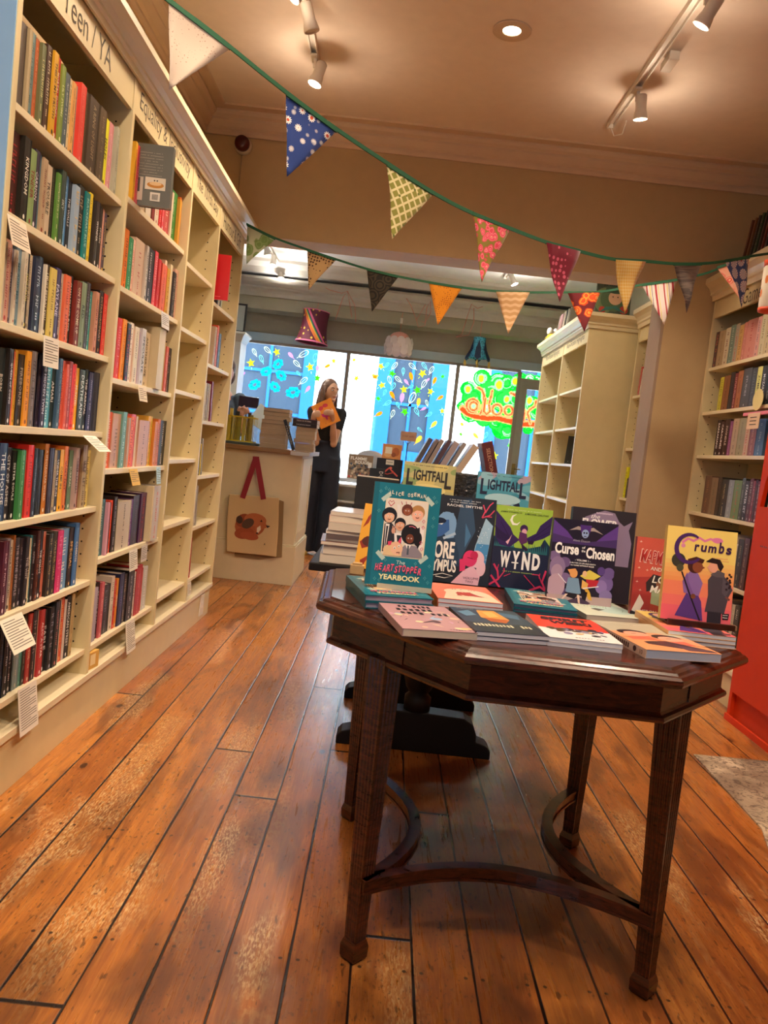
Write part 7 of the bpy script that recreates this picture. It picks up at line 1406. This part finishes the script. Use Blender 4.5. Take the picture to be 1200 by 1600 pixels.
def bunting(name, label, cat, S, F, FB, ribbon='1c5a3c'):
    g = thing(name, label, cat, tuple(S[0])); o0 = Vector(S[0])
    # smooth the ribbon path a little
    pts = [Vector(p)-o0 for p in S]; fine = []
    for i in range(len(pts)-1):
        p0 = pts[max(i-1, 0)]; p1 = pts[i]; p2_ = pts[i+1]; p3 = pts[min(i+2, len(pts)-1)]
        for k in range(4):
            t = k/4; fine.append(.5*((2*p1)+(-p0+p2_)*t+(2*p0-5*p1+4*p2_-p3)*t*t+(-p0+3*p1-3*p2_+p3)*t**3))
    fine.append(pts[-1]); mb = MB().mat(M(ribbon, .7)); d = (pts[-1]-pts[0]).normalized()
    up_ = Vector((0, 0, 1)); nn = d.cross(up_).normalized()
    for i in range(len(fine)-1):
        a, b_ = fine[i], fine[i+1]; h_ = .006
        q = [a-nn*.0022-up_*h_, b_-nn*.0022-up_*h_, b_-nn*.0022+up_*h_, a-nn*.0022+up_*h_]; q2 = [p+nn*.0044 for p in q]
        va = [mb.bm.verts.new(p) for p in q]; vb = [mb.bm.verts.new(p) for p in q2]
        mb._f(va); mb._f(vb[::-1])
        for j in range(4): mb._f([va[j], vb[j], vb[(j+1) % 4], va[(j+1) % 4]])
    mb.build('ribbon', g)
    for k, ((A, B, T_), m) in enumerate(zip(F, FB)):
        A, B, T_ = Vector(A)-o0, Vector(B)-o0, Vector(T_)-o0
        ax = (B-A); w_ = ax.length; ax.normalize(); nz = ax.cross(T_-A).normalized(); ay = nz.cross(ax)   # ay points down the flag
        tx, ty = (T_-A).dot(ax), (T_-A).dot(ay)
        mb = MB().mat(m); NN = 9; rows = []
        for i in range(NN+1):
            v = i/NN; l_, r_ = tx*v, w_+(tx-w_)*v; row = []
            bow = .006*math.sin(PI*v)*(1 if k % 2 else -1)
            for j in range(7):
                u = j/6; x = l_+(r_-l_)*u; y = ty*v
                z_ = .006*math.sin(4*u+k*1.7)*math.sin(PI*v)*(1-.3*v)+.004*math.sin(7*v+k)
                row.append((x, y, z_))
            rows.append(row)
        th = .0007
        fr = [[mb.bm.verts.new((x, y, z_-th)) for x, y, z_ in row] for row in rows]; bk = [[mb.bm.verts.new((x, y, z_+th)) for x, y, z_ in row] for row in rows]
        for i in range(NN):
            for j in range(6):
                mb._f([fr[i][j], fr[i][j+1], fr[i+1][j+1], fr[i+1][j]]); mb._f([bk[i][j], bk[i+1][j], bk[i+1][j+1], bk[i][j+1]])
            mb._f([fr[i][0], fr[i+1][0], bk[i+1][0], bk[i][0]]); mb._f([fr[i][6], bk[i][6], bk[i+1][6], fr[i+1][6]])
        bmesh.ops.remove_doubles(mb.bm, verts=mb.bm.verts, dist=1e-5)
        f = mb.build('flag', g, True, fix=True); f.matrix_local = Matrix(((ax.x, ay.x, nz.x, A.x), (ax.y, ay.y, nz.y, A.y), (ax.z, ay.z, nz.z, A.z), (0, 0, 0, 1)))
        mb = MB().mat(M(ribbon, .7)); mb.box(0, w_, -.007, .005, -.003, .003); e = mb.build('flag_binding', f); f['label'] = FLAB[name][k]
FLAB = {'front_bunting': ['off-white flag with tiny dots', 'blue flag with white daisies', 'green cane-lattice flag', 'pink and orange floral flag', 'dark red dotted flag', 'yellow checked flag', 'grey banded flag', 'blue and white fan-print flag'],
        'rear_bunting': ['pale green leafy flag', 'tan dotted flag', 'black flag with gold rings', 'mustard orange flag', 'tan scale-print flag', 'maroon flag with orange flowers', 'white flag with red stripes', 'pink floral flag']}
FB1 = [fabric('dots', 'd0c0b0', 'a88878', '94706a', 85), fabric('daisy', '1c3a80', 'f0ece8', 'cc5030', 34), fabric('lattice', '8a8a3c', 'ded4a0', '6a7430', 28), fabric('floral', '8a7a2c', 'e0405c', 'f08a98', 42), fabric('dots', '7a1830', 'd05c78', None, 48), fabric('check', 'e0b048', 'e8cc88', None, 80), fabric('bands', '6a5c54', '8a7c70', '4e423e', 1), fabric('fan', '3c5490', 'e8dcdc', 'c05060', 17)]
FB2 = [fabric('floral', 'c0ccb0', '7a9a58', '90ac70', 16), fabric('dots', 'b89868', '4a2c1c', None, 58), fabric('rings', '181614', '3c3424', 'd09040', 16), fabric('dots', 'dc8c14', 'a85c10', None, 90), fabric('scales', 'c09868', 'd8b890', None, 22), fabric('floral', '6c1420', 'e8501c', 'f0a040', 20), fabric('stripes', 'ece0dc', 'b0303c', 'e0d070', 11), fabric('floral', 'e8a890', 'e06858', 'f0c0a8', 22)]
bunting('front_bunting', 'string of eight patterned bunting flags on green tape, nearest the camera', 'bunting', S1, F1, FB1)
F2[-1] = ((1.62, 4.27, 2.262), (1.752, 4.20, 2.31), (1.75, 4.20, 2.08))
bunting('rear_bunting', 'farther string of patterned bunting flags on green tape before the beam', 'bunting', S2, F2, FB2)

# ================================================================ LIGHTS
LAMPW = bpy.data.materials.new('lit_lamp_face'); LAMPW.use_nodes = True; b_ = LAMPW.node_tree.nodes['Principled BSDF']; b_.inputs['Emission Color'].default_value = (1, .88, .68, 1); b_.inputs['Emission Strength'].default_value = 14
WM = M('e8e2d8', .4, name='white_metal')
def track(name, label, x, y0, y1, z, heads, power, labels, cable=False, col=WARM, spill=.055):
    t = thing(name, label, 'track light', (x, (y0+y1)/2, z)); L_ = (y1-y0)/2
    mb = MB().mat(WM); mb.box(-.018, -.012, -L_, L_, -.03, 0); mb.box(.012, .018, -L_, L_, -.03, 0); mb.box(-.0119, .0119, -L_, L_, -.012, 0); mb.box(-.018, .018, L_, L_+.02, -.032, 0); mb.build('rail', t)
    if cable: mb = MB().mat(WM); mb.tube([(.0, L_, -.03), (.03, L_+.03, -.06), (.06, L_-.03, -.07), (.05, L_-.12, -.04)], .003, 6); mb.build('cable_tail', t)
    for k, (y, aim, lit) in enumerate(heads):
        h = thing('spotlight', labels[k], 'spotlight', (x+.03, y, z-.03)); 
        mb = MB().mat(WM); mb.box(-.045, -.012, -.03, .03, -.012, .0); mb.box(-.03, -.015, -.008, .008, -.06, -.012); mb.build('bracket', h, bevel=.001)
        d = Vector(aim).normalized(); R_ = d.to_track_quat('-Z', 'Y').to_matrix().to_4x4(); T_ = Matrix.Translation((0, 0, -.075)) @ R_
        mb = MB().mat(WM); mb.lathe([(.001, .05), (.022, .05), (.026, .045), (.026, -.02), (.029, -.03), (.034, -.055), (.034, -.062), (.030, -.062), (.027, -.045)], 24, T_, cap=False); mb.build('lamp_body', h, True)
        mb = MB().mat(LAMPW if lit else WM); mb.lathe([(.0005, -.0555), (.028, -.0555)], 24, T_, cap=False); mb.build('lamp_face', h)
        if lit:
            p = Vector((x+.03, y, z-.03)) + T_ @ Vector((0, 0, -.075)); spot('track_beam', p, p+d, power, col)
            q = p+d*.035; spot('lamp_back_spill', q, q+Vector((0, 0, 1)), power*spill, col, 175, .5, .02)
LT = ['white spotlight at the far end of the left ceiling track', 'white spotlight midway on the left ceiling track', 'white spotlight at the near end of the left ceiling track']
track('ceiling_track', 'white lighting track on the left of the ceiling', -.574, 3.05, 4.22, 3.0, [(3.98, (-.25, -.1, -1), 1), (3.48, (.35, .2, -1), 0), (3.27, (-.7, -.2, -1), 1)], 46, LT)
track('ceiling_track', 'white lighting track on the right of the ceiling ending in a cable loop', .995, 2.75, 4.40, 3.0, [(3.95, (.12, .15, -1), 1), (3.12, (-.45, .35, -1), 1)], 46, ['white spotlight at the far end of the right ceiling track', 'white spotlight at the near end of the right ceiling track'], True)
mb = MB().mat(WM); mb.box(1.03, 1.075, 3.60, 3.72, 2.945, 2.985); o = mb.build('track_adaptor', bevel=.003); tag(o, 'white transformer box hanging from the right ceiling track', 'transformer')
# unseen tracks added overhead to keep the front of the room lit
track('ceiling_track', 'white lighting track overhead, out of the picture on the left', -.574, .2, 1.9, 3.0, [(1.7, (-.3, .35, -1), 1), (.6, (-.2, .2, -1), 1)], 46, ['white spotlight overhead on the near left track, farther one', 'white spotlight overhead on the near left track, nearer one'])
track('ceiling_track', 'white lighting track overhead, out of the picture on the right', .995, .2, 1.9, 3.0, [(1.7, (-.2, .2, -1), 1), (.6, (-.2, .75, -1), 1)], 75, ['white spotlight overhead on the near right track, farther one', 'white spotlight overhead on the near right track, nearer one'])
def downlight(x, y, z, power, label, col=WARM):
    t = thing('downlight', label, 'downlight', (x, y, z)); mb = MB().mat(M('d8c4ac', .5)); mb.lathe([(.04, -.001), (.085, -.001), (.085, -.006), (.08, -.008), (.042, -.006)], 32, cap=False); mb.build('trim_ring', t, True)
    mb = MB().mat(LAMPW); mb.lathe([(.0005, -.004), (.038, -.004)], 24, cap=False); mb.build('lamp_face', t)
    spot('downlight_beam', (x, y, z-.03), (x, y, 0), power, col, 150, 1.0)
downlight(.332, 3.614, 3.0, 52, 'round recessed downlight glowing in the ceiling between the two tracks')
downlight(.332, 1.2, 3.0, 58, 'round recessed downlight overhead above the display table')  # out-of-view lamp added as fill for the display table
downlight(-.45, 1.2, 3.0, 20, 'round recessed downlight overhead near the left bookcase')  # added fill lamp, out of view, for the near shelves
COOLW = (1.0, .88, .74)
track('ceiling_track', 'white lighting track in the front room above the window', -1.42, 7.5, 9.1, 3.02, [(7.75, (.2, .1, -1), 1), (8.2, (0, -.3, -1), 1), (8.75, (.1, -.1, -1), 1)], 40, ['front-room spotlight nearest us on the track by the pale green flag', 'middle front-room spotlight behind the pale green flag', 'farthest front-room spotlight, left of the tan flag'], col=COOLW, spill=.22)  # upward spill strengthened to brighten the front-room ceiling
track('ceiling_track', 'short white lighting track in the front room near the bookcases', .98, 6.4, 8.2, 3.02, [(7.85, (.5, -.2, -1), 1), (6.9, (.6, -.1, -1), 1)], 50, ['front-room spotlight left of the dark red flag', 'front-room spotlight hidden by the beam, lighting the bookcases'], col=COOLW, spill=.22)  # spill raised here as well to lift the ceiling
downlight(.43, 7.8, 3.02, 30, 'front-room recessed downlight just above the mustard flag', COOLW)
downlight(-.6, 6.3, 3.02, 50, 'front-room recessed downlight above the counter', COOLW)  # hidden by the beam, added as fill
downlight(.85, 5.55, 3.02, 50, 'front-room recessed downlight just behind the beam', WARM)  # hidden lamp added to warm the Non-Fiction side panel
t = thing('alarm_sounder', 'dark red round alarm sounder on a white base high on the beam', 'alarm', (-1.065, 4.85, 2.815))
RX = Matrix.Rotation(PI/2, 4, 'X'); mb = MB().mat(M('d8d0bc', .5)); mb.lathe([(.05, 0), (.052, .02), (.045, .035), (.001, .035)], 24, RX); mb.build('base', t, True)
mb = MB().mat(M('4a1010', .3)); mb.lathe([(.043, .0355), (.045, .05), (.04, .075), (.02, .082), (.001, .083)], 24, RX); mb.build('red_dome', t, True)
mb = MB().mat(M('a8987c', .6)); mb.tube([(-.005, -.004, -.05), (-.01, -.004, -.48)], .003, 6); mb.build('cable', t)

# ================================================================ RED UNIT
RED = M('cc3a0e', .7, spec=.15, bump=.05, bscale=200, name='orange_red_paint')
t = thing('red_display_unit', 'orange-red painted floor cabinet at the right edge, in front of the games shelves', 'cabinet', (1.98, 3.2, 0))
mb = MB().mat(RED); mb.box(-.212, .13, -.60, .548, .14, 1.04); mb.build('cabinet_body', t)
mb = MB().mat(RED); mb.box(-.19, .13, -.60, .52, .0, .139); mb.box(-.212, .13, .521, .548, .0, .139); mb.box(-.222, -.212, -.12, .55, .0, .03); mb.box(-.235, .13, -.66, -.12, .0, .1389); mb.build('plinth', t)
mb = MB().mat(RED); pr_ = [(.548, 1.04), (.548, 1.56), (.30, 1.62), (.05, 1.66), (.05, 1.60), (.30, 1.44), (.42, 1.32), (.50, 1.16), (.52, 1.04)]
mb.prism([(p[0], p[1]) for p in pr_], 0, .02, Matrix(((0, 0, 1, -.212), (1, 0, 0, 0), (0, 1, 0, 0), (0, 0, 0, 1)))); mb.build('side_cheek', t)
mb = MB().mat(M('b03010', .8, spec=.1)); mb.box(-.10, .13, -.60, .52, 1.041, 1.6); mb.build('back_panel', t)
mb = MB().mat(M('5a2010', .6))
for k in range(7): mb.box(-.2128, -.2122, .45-k*.018, .458-k*.018+.004*(k % 2), .855, .862)
mb.build('small_print', t)
